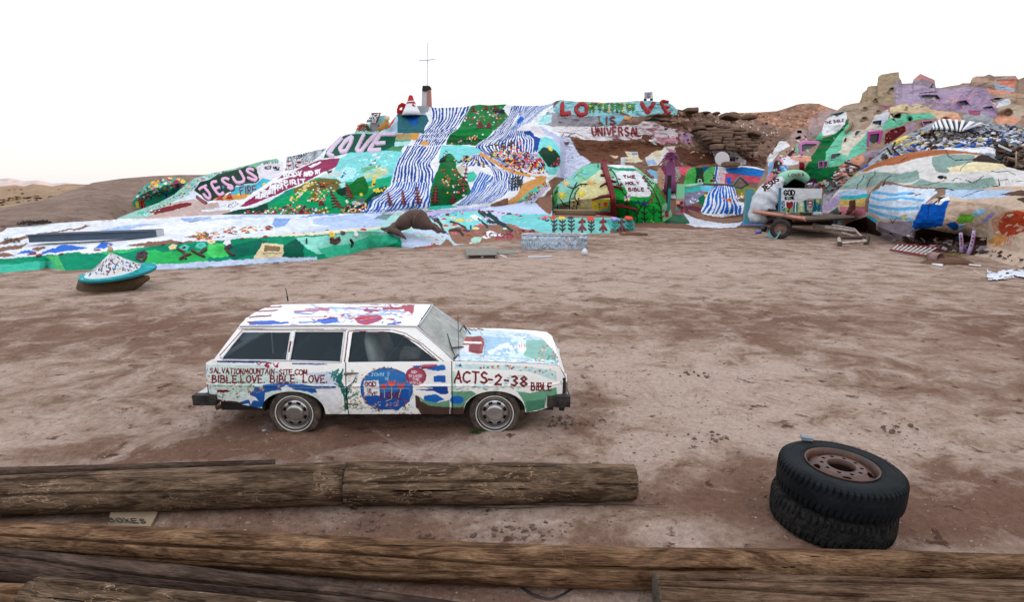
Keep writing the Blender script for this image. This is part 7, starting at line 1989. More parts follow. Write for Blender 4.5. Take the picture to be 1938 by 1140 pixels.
# interior: seats, wheel, dash
M_SEAT = mat_plain('worn_cream_seat', (.62, .56, .46), .8, .4, 7, .4, .02, dirt=(.22, .12, .09), dirt_amt=.6)
M_DARKIN = mat_plain('dark_interior', (.02, .025, .03), .8, .3, 7, .1, .01)
mb = MB(); mb.box((-2.1, CY, .52), (2.6, 1.3, .04), M_DARKIN); mb.box((-.80, CY, .80), (.26, 1.34, .16), M_DARKIN); mb.box((-.68, CY, .6), (.03, 1.4, .5), M_DARKIN); mb.box((-2.05, CY + .70, .60), (2.7, .03, .52), M_DARKIN); mb.box((-2.12, CY, 1.238), (2.0, 1.1, .012), M_DARKIN); mb.box((-3.42, CY, .68), (.03, 1.3, .38), M_DARKIN); mb.build('cabin_lining', car)
def seat(x, y, h, lean, name='seat'):
    e = bpy.data.objects.new(name, None); COL.objects.link(e); e.parent = car; e.matrix_parent_inverse = world_matrix(car).inverted(); e.location = (x, y, .5)
    mb = MB(); L = [Vector((x, y, .60)), Vector((x - lean * .3, y, .74)), Vector((x - lean * .6, y, .92)), Vector((x - lean * .85, y, 1.06)), Vector((x - lean, y, h))]
    mb.tube(L, [.20, .235, .225, .19, .09], M_SEAT, 14, flat=.38, up=(1, 0, .3)); mb.build('backrest', e, True)
    mb = MB(); mb.tube([Vector((x - .05, y, .62)), Vector((x + .2, y, .64)), Vector((x + .42, y, .63))], [.21, .235, .2], M_SEAT, 14, flat=.35, up=(0, 0, 1)); mb.build('cushion', e, True)
seat(-1.62, CY - .34, 1.14, .14); seat(-1.66, CY + .34, 1.20, .20)
mb = MB(); mb.box((-2.62, CY, .72), (.16, 1.15, .42), M_DARKIN, rot=Matrix.Rotation(R(-15), 3, 'Y')); mb.box((-2.35, CY, .6), (.5, 1.15, .14), M_DARKIN); mb.build('rear_seat', car)
mb = MB(); c_ = Vector((-1.12, CY + .34, .90)); Rw = Matrix.Rotation(R(-62), 3, 'Y')
mb.tube([c_ + Rw @ Vector((.19 * math.cos(t), .19 * math.sin(t), 0)) for t in np.linspace(0, 2 * math.pi, 25)], .013, M_BLK2, 6, cap=False); mb.tube([c_, c_ + Vector((.28, 0, -.14))], .02, M_BLK2, 6); mb.build('steering_wheel', car, True)
# bumpers
for nm, x0, x1, z0, z1 in (('front_bumper', .60, .665, .335, .465), ('rear_bumper', -3.735, -3.64, .355, .48)):
    e = bpy.data.objects.new(nm, None); COL.objects.link(e); e.parent = car; e.location = (x0 - CX, 0, z0)
    mb = MB(); mb.box(((x0 + x1) / 2, CY, (z0 + z1) / 2), (x1 - x0, 1.50, (z1 - z0) * .8), M_CHR); mb.build('bar', e)
    for s in (-1, 1):
        mb = MB(); sx = -1 if x0 > 0 else 1
        ctr = ((x0 + x1) / 2 + sx * .085, CY + s * .775, (z0 + z1) / 2); mb.box(ctr, (.27, .09, z1 - z0), M_BLK); mb.build('end_cap', e)
    mb = MB(); mb.box(((x0 + x1) / 2 + (.02 if x0 > 0 else -.02), CY, (z0 + z1) / 2), (x1 - x0, 1.55, (z1 - z0) * .45), M_BLK); mb.build('rubber_strip', e)
mb = MB(); mb.box((.60, CY - .70, .30), (.06, .05, .10), M_BLK, rot=Matrix.Rotation(.2, 3, 'Y')); mb.build('bumper_bracket', car)
mb = MB(); mb.tube([(-3.35, CY - .5, .27), (-3.62, CY - .55, .22)], .03, mat_plain('rust', (.12, .06, .035), .9, .5, 20, .5, .01), 10); mb.build('exhaust_pipe', car, True)
mb = MB(); mb.box((-3.55, CY - .70, .52), (.07, .10, .16), solid('#8a1a20', .3)); mb.build('tail_lamp', car)
for a, b in (((-.62, CY - .70, .885), (-.625, CY - .70, 1.42)),):
    mb = MB(); mb.tube([a, b], .0035, M_BLK2, 5); mb.build('antenna', car)
mb = MB(); a = PV(545.5, 570, 7.1); mb.tube([a, a + Vector((-.02, 0, .17))], .006, M_BLK2, 5); mb.tube([a + Vector((-.004, 0, .0)), a + Vector((-.01, 0, .06))], .011, M_BLK2, 5); mb.build('roof_antenna', car)
# door mirror and handle
mb = MB(); c_ = PV(805, 695, 6.12); mb.tube([c_ + Vector((-.04, 0, 0)), c_ + Vector((.06, .0, .01)), c_ + Vector((.13, .02, .015))], [.035, .028, .012], solid('#b0506a', .4), 10, flat=.7); mb.tube([c_ + Vector((-.035, -.0, 0)), c_ + Vector((-.045, 0, 0))], [.03, .025], M_CHR, 10); mb.build('mirror', car, True)
mb = MB(); c_ = PV(666, 707, 6.17); mb.box(c_, (.12, .02, .018), M_CHR); mb.tube([c_ + Vector((-.07, .01, -.003)), c_ + Vector((-.07, -.02, -.003))], .02, M_CHR, 10)
dh = mb.build('handle', near_door)
# wheels
def lug_tyre(R0, wd, M, mat, sidewall=.7, n=64, white=None, flat_z=None, name='tyre', parent=None):
    mb = MB(); rb = R0 * sidewall
    prof = [(rb, -wd * .36), (rb + (R0 - rb) * .25, -wd * .47), (rb + (R0 - rb) * .65, -wd * .5), (R0 * .965, -wd * .45), (R0, -wd * .34), (R0 * 1.004, 0), (R0, wd * .34), (R0 * .965, wd * .45), (rb + (R0 - rb) * .65, wd * .5), (rb + (R0 - rb) * .25, wd * .47), (rb, wd * .36)]
    mb.lathe(prof, M, mat, n)
    if white: mb.lathe([(white[0], wd * .5 + .001), (white[0] + .004, wd * .5 + .006), (white[1] - .004, wd * .5 + .006), (white[1], wd * .5 + .001)], M, solid('#dcdcd8', .5), n)
    if flat_z is not None:
        nv = []
        for v in mb.v:
            x, y, z = v
            if z < flat_z + .05: k = (flat_z + .05 - z); z = flat_z + .05 - min(k, .045) * 1.0 - max(0, k - .045) * .08; 
            nv.append((x, y, max(z, flat_z)))
        mb.v = nv
    return mb.build(name, parent, True)
def wheel(x, s):
    z = .238; e = bpy.data.objects.new('wheel', None); COL.objects.link(e); e.parent = car; e.matrix_parent_inverse = world_matrix(car).inverted(); yo = CY + s * .70; e.location = (x, yo, z)
    M = Matrix.Translation((x, yo, z)) @ Matrix.Rotation(R(90 if s < 0 else -90), 4, 'X')
    lug_tyre(.302, .17, M, M_CT, .63, 56, (.214, .227), 0.0, 'tyre', e)
    mb = MB(); mb.lathe([(.196, .06), (.205, .075), (.198, .082), (.186, .066), (.176, .03), (.165, .045), (.15, .05)], M, M_STEEL, 40); mb.lathe([(.186, .07), (.19, .078), (.196, .07)], M, M_CHR, 40); mb.build('rim', e, True)
    mb = MB(); n = 96; vs_, fs = [], []
    prof = [(.155, .048), (.145, .056), (.112, .062), (.104, .058)]
    for r_, zz in prof:
        for k in range(n): t = 2 * math.pi * k / n; vs_.append(M @ Vector((r_ * math.cos(t), r_ * math.sin(t), zz)))
    for i in range(3):
        for k in range(n):
            if i == 1 and (k % 12) in (3, 4, 5, 6, 7, 8): continue
            fs.append((i * n + k, i * n + (k + 1) % n, (i + 1) * n + (k + 1) % n, (i + 1) * n + k))
    mb.add(vs_, fs, M_CHR); mb.lathe([(.15, .03), (.1, .03)], M, M_BLK2, 32); mb.build('slotted_disc', e, True)
    mb = MB(); mb.lathe([(.106, .056), (.1, .078), (.088, .084), (.05, .086), (.001, .087)], M, M_CHR, 40); mb.build('hubcap', e, True)
for x in (-2.575, -.205):
    for s in (-1, 1): wheel(x, s)
mb = MB()
for k in range(90):
    t = random.uniform(0, 6.3); r_ = random.uniform(0, .09); a = Vector((-.42 + r_ * math.cos(t), 6.16 + r_ * math.sin(t) * .6, 0)); mb.tube([a, a + Vector((random.uniform(-.03, .03), random.uniform(-.02, .02), random.uniform(.03, .09)))], [.003, .001], solid('#3f5a2c'), 4)
tag(mb.build('weeds'), 'tiny green weeds beside the front tyre of the painted car', kind='stuff')

# ================================================================ POLES IN FRONT
def mat_wood(name, base, pale, dark, vein=0.0, scale=1.0):
    m, n, b = _mat(name); v = _obj(n)
    mp = n.nodes.new('ShaderNodeMapping'); mp.inputs['Scale'].default_value = (0.9, 14, 14); n.links.new(v, mp.inputs['Vector'])
    mp2 = n.nodes.new('ShaderNodeMapping'); mp2.inputs['Scale'].default_value = (1.2, 5, 5); n.links.new(v, mp2.inputs['Vector'])
    g1 = _noise(n, 5 * scale, 8, .75, mp.outputs[0], .5); g2 = _noise(n, 1.4, 6, .65, mp2.outputs[0], 1.2); g3 = _noise(n, 11, 4, .7, mp.outputs[0])
    c = _mix(n, _ramp(n, g1.outputs[0], [(.36, 0.), (.64, 1.)]).outputs[0], dark, base)
    c = _mix(n, _ramp(n, g2.outputs[0], [(.42, 0.), (.68, .8)]).outputs[0], c, pale)
    c = _mix(n, 1, c, _ramp(n, g3.outputs[0], [(.34, .35), (.6, 1.2)]).outputs[0], 'MULTIPLY')
    # dark drying splits along the grain
    mp3 = n.nodes.new('ShaderNodeMapping'); mp3.inputs['Scale'].default_value = (.35, 22, 22); n.links.new(v, mp3.inputs['Vector'])
    sp = _noise(n, 2.4, 3, .5, mp3.outputs[0], .2); spr = _ramp(n, sp.outputs[0], [(.30, 1.), (.345, 0.)])
    c = _mix(n, spr.outputs[0], c, tuple(q * .12 for q in dark))
    if vein:
        mp4 = n.nodes.new('ShaderNodeMapping'); mp4.inputs['Scale'].default_value = (2.6, 6.5, 6.5); n.links.new(v, mp4.inputs['Vector'])
        dn = _noise(n, 1.2, 3, .6, mp4.outputs[0], .8)
        vm = n.nodes.new('ShaderNodeMath'); vm.operation = 'SUBTRACT'; n.links.new(dn.outputs[0], vm.inputs[0]); vm.inputs[1].default_value = .5
        va = n.nodes.new('ShaderNodeMath'); va.operation = 'ABSOLUTE'; n.links.new(vm.outputs[0], va.inputs[0])
        line_ = _ramp(n, va.outputs[0], [(0.003, 1.0), (0.010, 0.0)])
        msk = _noise(n, 2.1, 2, .5, v); mr = _ramp(n, msk.outputs[0], [(.45, 0.), (.58, vein)])
        ml = n.nodes.new('ShaderNodeMath'); ml.operation = 'MULTIPLY'; n.links.new(line_.outputs[0], ml.inputs[0]); n.links.new(mr.outputs[0], ml.inputs[1])
        c = _mix(n, ml.outputs[0], c, tuple(min(1, q * 1.9) for q in pale))
    n.links.new(c, b.inputs['Base Color']); b.inputs['Roughness'].default_value = .85; b.inputs['Specular IOR Level'].default_value = .05
    a = _bump(n, b, g1.outputs[0], .8, .012); _bump(n, b, spr.outputs[0], -.9 if False else .9, -.008, a)
    return m
W_GREY = mat_wood('weathered_grey_pole', (.095, .060, .038), (.235, .16, .108), (.02, .012, .008), .6)
W_BRN = mat_wood('treated_brown_pole', (.135, .070, .036), (.30, .18, .105), (.024, .012, .008), .12)
W_DRK = mat_wood('dark_brown_pole', (.065, .04, .03), (.12, .08, .062), (.018, .012, .01), .08)
W_END = mat_plain('pole_end_grain', (.12, .09, .065), .9, .5, 25, .6, .01, dirt=(.04, .03, .02), dirt_amt=.5)
def pole(pts, mat, label, group=None, gap=False, seed=1, z_rest=0.0, split=(1.9,), name='wooden_pole', noise=.05, taper_end=False):
    """round timber lying on the dirt; pts = (px, py of the axis, thickness in px)"""
    C = []
    for px, py, th in pts:
        r = .15
        for _ in range(20):
            Y = gd(px, py, z_rest + r); r = th / 2 / PPM(px, py, Y)
        C.append((*PV(px, py, Y), r))
    C = np.array(C); A, B = Vector(C[0][:3]), Vector(C[-1][:3]); ax = (B - A).normalized(); up = Vector((0, 0, 1)); sd_ = up.cross(ax).normalized(); up = ax.cross(sd_)
    Mx = Matrix((ax, sd_, up)).transposed().to_4x4(); Mx.translation = A; Li = Mx.inverted()
    loc = [(Li @ Vector(c[:3])) for c in C]; L = loc[-1].x; n = 112; m = max(8, int(L / .035)); xs = np.linspace(0, L, m)
    cy = np.interp(xs, [l.x for l in loc], [l.y for l in loc]); cz = np.interp(xs, [l.x for l in loc], [l.z for l in loc]); rr = np.interp(xs, [l.x for l in loc], C[:, 3])
    th = np.linspace(0, 2 * math.pi, n, endpoint=False); TH, XX = np.meshgrid(th, xs)
    Rr = rr[:, None] * (1 + noise * fbm(XX * 1.1 + seed * 9, np.cos(TH) * .8, np.sin(TH) * .8, 3) + .02 * fbm(XX * 5 + seed, np.cos(TH) * 5, np.sin(TH) * 5, 3))
    for k, s0 in enumerate(split):        # long drying crack
        a0 = s0 + .25 * vnoise(xs * .7, seed + k * 5., 0)[:, None]; d = np.abs((TH - a0 + math.pi) % (2 * math.pi) - math.pi); Rr = Rr - .05 * np.exp(-(d / .05) ** 2) * (vnoise(xs * .5, seed + 3. + k, 2)[:, None] > -.35)
    for k in range(int(L * 1.2)):           # knots
        kx, ka = random.uniform(0, L), random.uniform(2.4, 5.0) ; g = ((XX - kx) / .045) ** 2 + ((((TH - ka + math.pi) % (2 * math.pi)) - math.pi) / .22) ** 2; Rr = Rr + .012 * np.exp(-g)
    Yc = cy[:, None] + Rr * np.cos(TH); Zc = cz[:, None] + Rr * np.sin(TH); V = np.stack([XX, Yc, Zc], -1).reshape(-1, 3)
    idx = np.arange(m * n).reshape(m, n); nx_ = np.roll(idx, -1, 1); Qd = np.stack([idx[:-1], nx_[:-1], nx_[1:], idx[1:]], -1).reshape(-1, 4)
    fs = [tuple(q) for q in Qd]; ends = []
    Vl = V.tolist()
    for e, row in ((0, idx[0]), (1, idx[-1])):
        base = len(Vl); rings = []
        for f, dx in ((.9, .006), (.45, .0), (.0, .004)):
            ring = []
            for k in range(n):
                p = V[row[k]]; c_ = (xs[0] if e == 0 else xs[-1], cy[0 if e == 0 else -1], cz[0 if e == 0 else -1])
                ring.append(len(Vl)); Vl.append([c_[0] + (-dx if e == 0 else dx) + random.uniform(-.004, .004), c_[1] + (p[1] - c_[1]) * f, c_[2] + (p[2] - c_[2]) * f])
            rings.append(ring)
        allr = [list(row)] + rings
        for a, b in zip(allr[:-1], allr[1:]):
            for k in range(n):
                q = (a[k], a[(k + 1) % n], b[(k + 1) % n], b[k]); fs.append(q if e else q[::-1]); ends.append(len(fs) - 1)
    mi = np.zeros(len(fs), int); mi[ends] = 1
    me = np_mesh(name, np.array(Vl), fs, [mat, W_END], mi=mi); o = link(name, me); o.matrix_world = Mx
    o.location = Mx.translation; o.rotation_euler = Mx.to_euler()
    return tag(o, label, 'log', group)
GP = 'timber poles lying across the foreground'
pole([(-160, 899, 20), (200, 889, 18), (518, 878, 15)], W_DRK, 'thin dark pole lying furthest back, behind the thick grey pole', GP, seed=2, split=(1.5,))
pole([(-260, 953, 78), (0, 939, 75), (330, 926, 77), (655, 915, 77)], W_GREY, 'thick weathered grey pole at the left with pale worm tracks', GP, seed=3, split=(2.85, 1.75), name='wooden_pole')
pole([(659, 916, 80), (930, 916, 76), (1200, 913, 64)], W_GREY, 'sawn off half of the thick grey pole, ending beside the tyre stack', GP, seed=4, split=(2.75, 1.5))
pole([(-300, 1006, 46), (0, 1016, 54), (350, 1036, 66), (700, 1058, 74), (1000, 1072, 76), (1300, 1078, 74), (1600, 1074, 62), (1938, 1077, 50), (2250, 1080, 44)], W_BRN, 'long smooth brown pole crossing the whole foreground', GP, seed=6, split=(2.35, 3.2))
pole([(-300, 1040, 54), (0, 1072, 62), (350, 1106, 62), (700, 1152, 62), (900, 1180, 62)], W_DRK, 'dark brown pole running under the long brown pole at lower left', GP, seed=7, split=(2.0,))
pole([(62, 1141, 92), (300, 1168, 94), (600, 1200, 96)], W_GREY, 'thick grey pole with its sawn end at the lower left corner', GP, seed=8, split=(1.6, 2.5))
pole([(-300, 1128, 62), (66, 1140, 60)], W_BRN, 'short yellowish brown pole in the bottom left corner', GP, seed=9, split=(1.7,))
pole([(1243, 1128, 80), (1600, 1136, 80), (2250, 1152, 82)], mat_wood('split_pole', (.115, .065, .04), (.21, .135, .09), (.03, .018, .013), .15), 'split ended brown pole at the bottom right corner', GP, seed=11, split=(2.1, 2.9, 1.6))
# splinters torn from the grey pole
M_SPL = mat_wood('splinter_wood', (.14, .10, .075), (.2, .15, .12), (.06, .04, .03))
def splinter(L, r_, lab, z=.02, wide=3):
    mb = MB(); pts = [G(x, y, z) for x, y in L]; mb.tube(pts, [r_, r_ * 1.2, r_ * .3] if len(pts) == 3 else [r_, r_ * .4], M_SPL, 7, flat=.5)
    return tag(mb.build('splinter', smooth=True), lab, 'splinter', 'splinters beside the grey pole')
splinter([(890, 952), (1060, 954), (1255, 956)], .014, 'long splinter sticking out past the end of the grey pole')
splinter([(900, 958), (960, 960), (1110, 956)], .018, 'torn strip of wood under the front of the grey pole')
splinter([(860, 878), (1000, 877), (1112, 879)], .012, 'thin sliver lying behind the grey pole', .28)

# cardboard between the poles
mb = MB(); q = [G(205, 1003), G(286, 1008), G(300, 976), G(212, 975)]; M_CARD = mat_plain('cardboard', (.27, .20, .13), .9, .25, 8, .2, .01, dirt=(.16, .12, .09), dirt_amt=.5)
b_ = [p + Vector((0, 0, .022)) for p in q]; a_ = [p + Vector((0, 0, .035 + .02 * (i % 2))) for i, p in enumerate(q)]
mb.add(a_ + b_, [(0, 1, 2, 3), (7, 6, 5, 4), (0, 4, 5, 1), (1, 5, 6, 2), (2, 6, 7, 3), (3, 7, 4, 0)], M_CARD)
card = tag(mb.build('cardboard_sheet'), 'brown cardboard sheet with black stamped letters between two poles', 'cardboard')
for Lr in lay_text('KENWORTH', 214, 988, 8, total=78, ang=-2) if False else lay_text('BOXES', 208, 989, 8, total=70, ang=-2, slant=-.3):
    mb = MB()
    for st in Lr: mb.tube([G(x, y, .055) for x, y in dens(st, 3)], .004, solid('k'), 5)
    mb.build('stamped_letter', card)
# small finds on the ground
def stone(px, py, rpx, lab, col=(.13, .09, .075), zs=.7, name='stone', cat='stone'):
    p = G(px, py); r_ = rpx / PPM(px, py, p.y); mb = MB(); n = 10; vs_, fs = [], []
    for i, (k, z) in enumerate(((.75, -.3), (1, .0), (.92, .45), (.6, .8), (.15, .95))):
        for j in range(n): t = 2 * math.pi * j / n; q = k * r_ * random.uniform(.85, 1.12); vs_.append(p + Vector((q * math.cos(t), q * math.sin(t), z * r_ * zs * random.uniform(.9, 1.1))))
    for i in range(4):
        for j in range(n): fs.append((i * n + j, i * n + (j + 1) % n, (i + 1) * n + (j + 1) % n, (i + 1) * n + j))
    fs.append(tuple(range(4 * n, 5 * n))); mb.add(vs_, fs, mat_plain('stone_%d' % int(col[0] * 1000), col, .9, .4, 20, .6, .01)); return tag(mb.build(name), lab, cat)
stone(1456, 872, 8, 'dark stone beside the left edge of the tyre stack'); stone(1508, 920, 3, 'x') if False else None
stone(469, 992, 6, 'round brown stone between the two long poles', (.2, .15, .12)); stone(1005, 850, 2.5, 'small pale pebble by the front of the car', (.4, .36, .33))
stone(735, 825, 3, 'small pale pebble under the car door', (.4, .36, .33)); stone(500, 815, 5, 'flat pale stone by the rear tyre of the car', (.36, .34, .33), .3)
stone(915, 1017, 4, 'reddish stone just behind the long brown pole', (.2, .12, .1)); stone(655, 826, 3.5, 'brown stone under the middle of the car', (.16, .11, .09))
for px, py, s, k in ((1070, 800, .06, 26), (1350, 828, .05, 18), (980, 1008, .05, 24), (1060, 1012, .04, 16), (1700, 812, .05, 14), (1320, 712, .07, 14), (690, 1000, .05, 12), (1465, 880, .05, 22), (1470, 950, .06, 26)):
    mb = MB(); c_ = G(px, py)
    for _ in range(k):
        a = c_ + Vector((random.gauss(0, s * 2.6), random.gauss(0, s * 1.6), 0)); r_ = random.uniform(.008, .026)
        mb.box(a + Vector((0, 0, r_ * .4)), (r_ * 2, r_ * 1.6, r_), mat_plain('clod_dark', (.13, .085, .068), .95, .4, 30, .5, .01), rot=Matrix.Rotation(random.uniform(0, 3), 3, 'Z'), taper=.6, jit=r_ * .3)
    tag(mb.build('crumbled_dirt'), 'heap of crumbled dark dirt on the bare ground', kind='stuff')
# rubber hose loop
mb = MB(); L = lerp_curve([tuple(G(x, y, .012)) for x, y in ((985, 1112), (1010, 1128), (1040, 1136), (1065, 1128), (1090, 1112))], 20); mb.tube([Vector(p) for p in L], .012, M_BLK2, 8)
tag(mb.build('hose', smooth=True), 'black rubber hose loop in front of the long brown pole', 'hose')

# ================================================================ TYRE STACK
TC = G(1592, 880, .56); TX, TY = TC.x, TC.y
M_TT = mat_plain('truck_tyre_rubber', (.006, .008, .010), .6, .5, 9, .3, .01, spec=.08, dirt=(.022, .025, .03), dirt_amt=.3)
M_TM = mat_plain('mud_caked_rubber', (.006, .007, .008), .85, .6, 60, .9, .02, spec=.1, dirt=(.055, .05, .046), dirt_amt=.5)
M_RUST = mat_plain('rusty_rim', (.12, .042, .026), .45, .6, 14, .5, .008, dirt=(.022, .018, .016), dirt_amt=.8)
def truck_tyre(zc, dx, dy, tilt, mat, lab, n=252):
    e = empty('truck_tyre', (TX + dx, TY + dy, zc - .14), lab, 'tyre', 'tyres of the stack'); mb = MB(); Ro, wd = .545, .285
    M = Matrix.Translation((TX + dx, TY + dy, zc)) @ Matrix.Diagonal((.9, .9, 1, 1)) @ Matrix.Rotation(R(tilt), 4, 'Y') @ Matrix.Rotation(R(tilt * .6), 4, 'X')
    prof = [(.30, -.10, 0), (.33, -.132, 0), (.40, -.143, 0), (.47, -.141, 0), (.505, -.130, 1), (.530, -.112, 2), (.538, -.085, 2), (.541, -.03, 0), (.541, .03, 0), (.538, .085, 2), (.530, .112, 2), (.505, .130, 1), (.47, .141, 0), (.445, .1445, 0), (.44, .141, 0), (.40, .1425, 0), (.35, .138, 0), (.345, .133, 0), (.31, .128, 0), (.285, .10, 0)]
    vs_, fs = [], []
    for r_, z, g in prof:
        for k in range(n):
            t = 2 * math.pi * (k + (0.8 * g if z > 0 else -.8 * g) * .6) / n; gr = (.018 if g == 2 else .009 if g == 1 else 0) * (k % 4 == 3)
            rr = r_ - gr; vs_.append(M @ Vector((rr * math.cos(t), rr * math.sin(t), z)))
    for i in range(len(prof) - 1):
        for k in range(n): fs.append((i * n + k, i * n + (k + 1) % n, (i + 1) * n + (k + 1) % n, (i + 1) * n + k))
    mb.add(vs_, fs, mat); mb.build('casing', e, False); return e, M
tl, _ = truck_tyre(.142, -.02, .03, 0, M_TM, 'lower truck tyre of the stack, caked in dried mud')
tu, MU = truck_tyre(.43, 0, 0, 1.5, M_TT, 'upper truck tyre of the stack, mounted on a rusty ten-stud rim')
e = bpy.data.objects.new('rim', None); COL.objects.link(e); e.parent = tu
mb = MB(); mb.lathe([(.305, .118), (.318, .138), (.312, .146), (.300, .138), (.288, .11), (.268, .02), (.262, -.06), (.262, -.12)], MU, M_RUST, 64); mb.build('barrel', e, True)
mb = MB(); nr, nt_ = 26, 220; vs_, fs = [], []
for i in range(nr):
    r_ = .122 + (.268 - .122) * i / (nr - 1); z = .125 if r_ < .195 else .125 - .45 * (r_ - .195)
    for k in range(nt_): t = 2 * math.pi * k / nt_; vs_.append(MU @ Vector((r_ * math.cos(t), r_ * math.sin(t), z)))
holes = [(.168, 2 * math.pi * k / 10 + .3, .018, .018) for k in range(10)] + [(.234, 2 * math.pi * k / 5 + .62, .027, .042) for k in range(5)]
for i in range(nr - 1):
    r_ = .122 + (.268 - .122) * (i + .5) / (nr - 1)
    for k in range(nt_):
        t = 2 * math.pi * (k + .5) / nt_; bad = False
        for hr, ht, a, b_ in holes:
            dt = ((t - ht + math.pi) % (2 * math.pi) - math.pi) * r_
            if ((r_ - hr) / a) ** 2 + (dt / b_) ** 2 < 1: bad = True; break
        if not bad: fs.append((i * nt_ + k, i * nt_ + (k + 1) % nt_, (i + 1) * nt_ + (k + 1) % nt_, (i + 1) * nt_ + k))
mb.add(vs_, fs, M_RUST); mb.lathe([(.124, .12), (.118, .115), (.118, .08)], MU, M_RUST, 48); o = mb.build('disc', e, True)
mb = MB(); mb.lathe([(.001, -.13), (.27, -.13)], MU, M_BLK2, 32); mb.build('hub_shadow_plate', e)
mb = MB(); c_ = MU @ Vector((-.09, .475, .16)); mb.box(c_, (.10, .06, .028), mat_plain('blue_grey_block', (.16, .19, .23), .5, .3, 30, .3, .005), rot=Matrix.Rotation(-.35, 3, 'Z'), jit=.004)
tag(mb.build('brick_fragment'), 'small blue grey block resting on the upper truck tyre', 'block')

# ================================================================ STOCK TANK, PALLET, BOARDS
def mat_tank():
    m, n, b = _mat('splashed_galvanised_tank'); v = _geo(n)
    a1 = _noise(n, 2.4, 6, .75, v, 1.5); a2 = _noise(n, 5.0, 6, .75, v, 2.0); a3 = _noise(n, 3.1, 5, .7, v, 2.5); a4 = _noise(n, 9, 5, .7, v, 1)
    c = _mix(n, _ramp(n, a1.outputs[0], [(.46, 0.), (.52, 1.)]).outputs[0], (.20, .22, .25), (.36, .50, .66))
    c = _mix(n, _ramp(n, a2.outputs[0], [(.54, 0.), (.58, .9)]).outputs[0], c, (.66, .74, .80))
    c = _mix(n, _ramp(n, a3.outputs[0], [(.60, 0.), (.64, .8)]).outputs[0], c, (.60, .26, .34))
    c = _mix(n, _ramp(n, a4.outputs[0], [(.34, .9), (.40, 0.)]).outputs[0], c, (.05, .14, .24))
    n.links.new(c, b.inputs['Base Color']); b.inputs['Roughness'].default_value = .5; b.inputs['Metallic'].default_value = .15; return m
M_TANK = mat_tank(); TK = G(1049, 470); TK.z = 0
tank = empty('stock_tank', TK, 'oval galvanised stock tank splashed with blue, pink and white paint', 'tank')
def stad(t, a, r_): # stadium outline
    x = math.cos(t); y = math.sin(t); return (math.copysign(a, x) * (1 if abs(x) > 1e-3 else 0) * min(1, abs(x) * 3) + r_ * x, r_ * y)
def ringpts(k, z, n=48): return [TK + Vector((stad(2 * math.pi * i / n, 1.03, .52)[0] * k, stad(2 * math.pi * i / n, 1.03, .52)[1] * k, z)) for i in range(n)]
mb = MB(); prof = [(.985, 0), (1.0, .04), (1.0, .22), (1.015, .25), (1.0, .28), (1.0, .44), (1.015, .47), (1.0, .50), (1.0, .66)]; vs_, fs = [], []
for k, z in prof: vs_ += ringpts(k, z)
inner = [(.975, .66), (.97, .4), (.97, .06)]
for k, z in inner: vs_ += ringpts(k, z)
N = len(prof) + len(inner)
for i in range(N - 1):
    for k in range(48): fs.append((i * 48 + k, i * 48 + (k + 1) % 48, (i + 1) * 48 + (k + 1) % 48, (i + 1) * 48 + k))
fs.append(tuple(range((N - 1) * 48, N * 48))); mb.add(vs_, fs, M_TANK); mb.build('tub', tank, True)
mb = MB(); mb.tube(ringpts(1.0, .665) + [ringpts(1.0, .665)[0]], .028, M_CHR, 8, cap=False); mb.build('rolled_rim', tank, True)
mb = MB(); c_ = G(1106.5, 483); c_ = Vector((c_.x, c_.y, 0)); mb.tube([c_, c_ + Vector((0, 0, .16)), c_ + Vector((0, 0, .22)), c_ + Vector((.02, 0, .28))], [.13, .135, .09, .045], solid('#e4e6ec'), 12)
tag(mb.build('jug', smooth=True), 'white plastic jug standing at the right end of the stock tank', 'jug')
pal = empty('wooden_pallet', G(910, 484), 'grey weathered wooden pallet lying left of the stock tank', 'pallet'); M_PAL = mat_plain('grey_pallet_wood', (.24, .23, .20), .9, .4, 14, .4, .01, dirt=(.12, .10, .08), dirt_amt=.5)
A, B, C_, D_ = G(884, 491), G(941, 490), G(937, 476), G(881, 478)
for i in range(6):
    f0, f1 = i / 6 + .01, (i + 1) / 6 - .01; q = [A.lerp(D_, f0), B.lerp(C_, f0), B.lerp(C_, f1), A.lerp(D_, f1)]; mb = MB()
    mb.add([p + Vector((0, 0, .17)) for p in q] + [p + Vector((0, 0, .145)) for p in q], [(0, 1, 2, 3), (7, 6, 5, 4), (0, 4, 5, 1), (1, 5, 6, 2), (2, 6, 7, 3), (3, 7, 4, 0)], M_PAL); mb.build('plank', pal)
for f in (.03, .5, .97):
    a, b_ = A.lerp(B, f), D_.lerp(C_, f); mb = MB(); mb.tube([a + Vector((0, 0, .072)), b_ + Vector((0, 0, .072))], .07, M_PAL, 4); mb.build('bearer', pal)
def boardq(q, th, mat, lab, z=.0, name='board', cat='board', lift=(0, 0, 0, 0)):
    pts = [G(*p) + Vector((0, 0, z + l)) for p, l in zip(q, lift)]; mb = MB()
    mb.add([p + Vector((0, 0, th)) for p in pts] + pts, [(0, 1, 2, 3), (7, 6, 5, 4), (0, 4, 5, 1), (1, 5, 6, 2), (2, 6, 7, 3), (3, 7, 4, 0)], mat); return tag(mb.build(name), lab, cat)
boardq([(944, 482), (980, 481), (975, 474), (934, 475)], .04, M_PAL, 'pale grey board between the pallet and the stock tank')
boardq([(945, 484), (958, 489), (960, 488), (948, 483)], .03, solid('#d8d4d0'), 'thin white stick on the ground by the pallet', cat='stick', name='stick')
boardq([(999, 488), (1044, 487), (1044, 485), (999, 486)], .03, solid('#c8ccd4'), 'thin pale strip on the ground before the stock tank')
boardq([(907, 476), (919, 475), (918, 473.5), (908, 474)], .05, M_BLK2, 'small black scrap on the ground behind the pallet', name='scrap', cat='scrap')

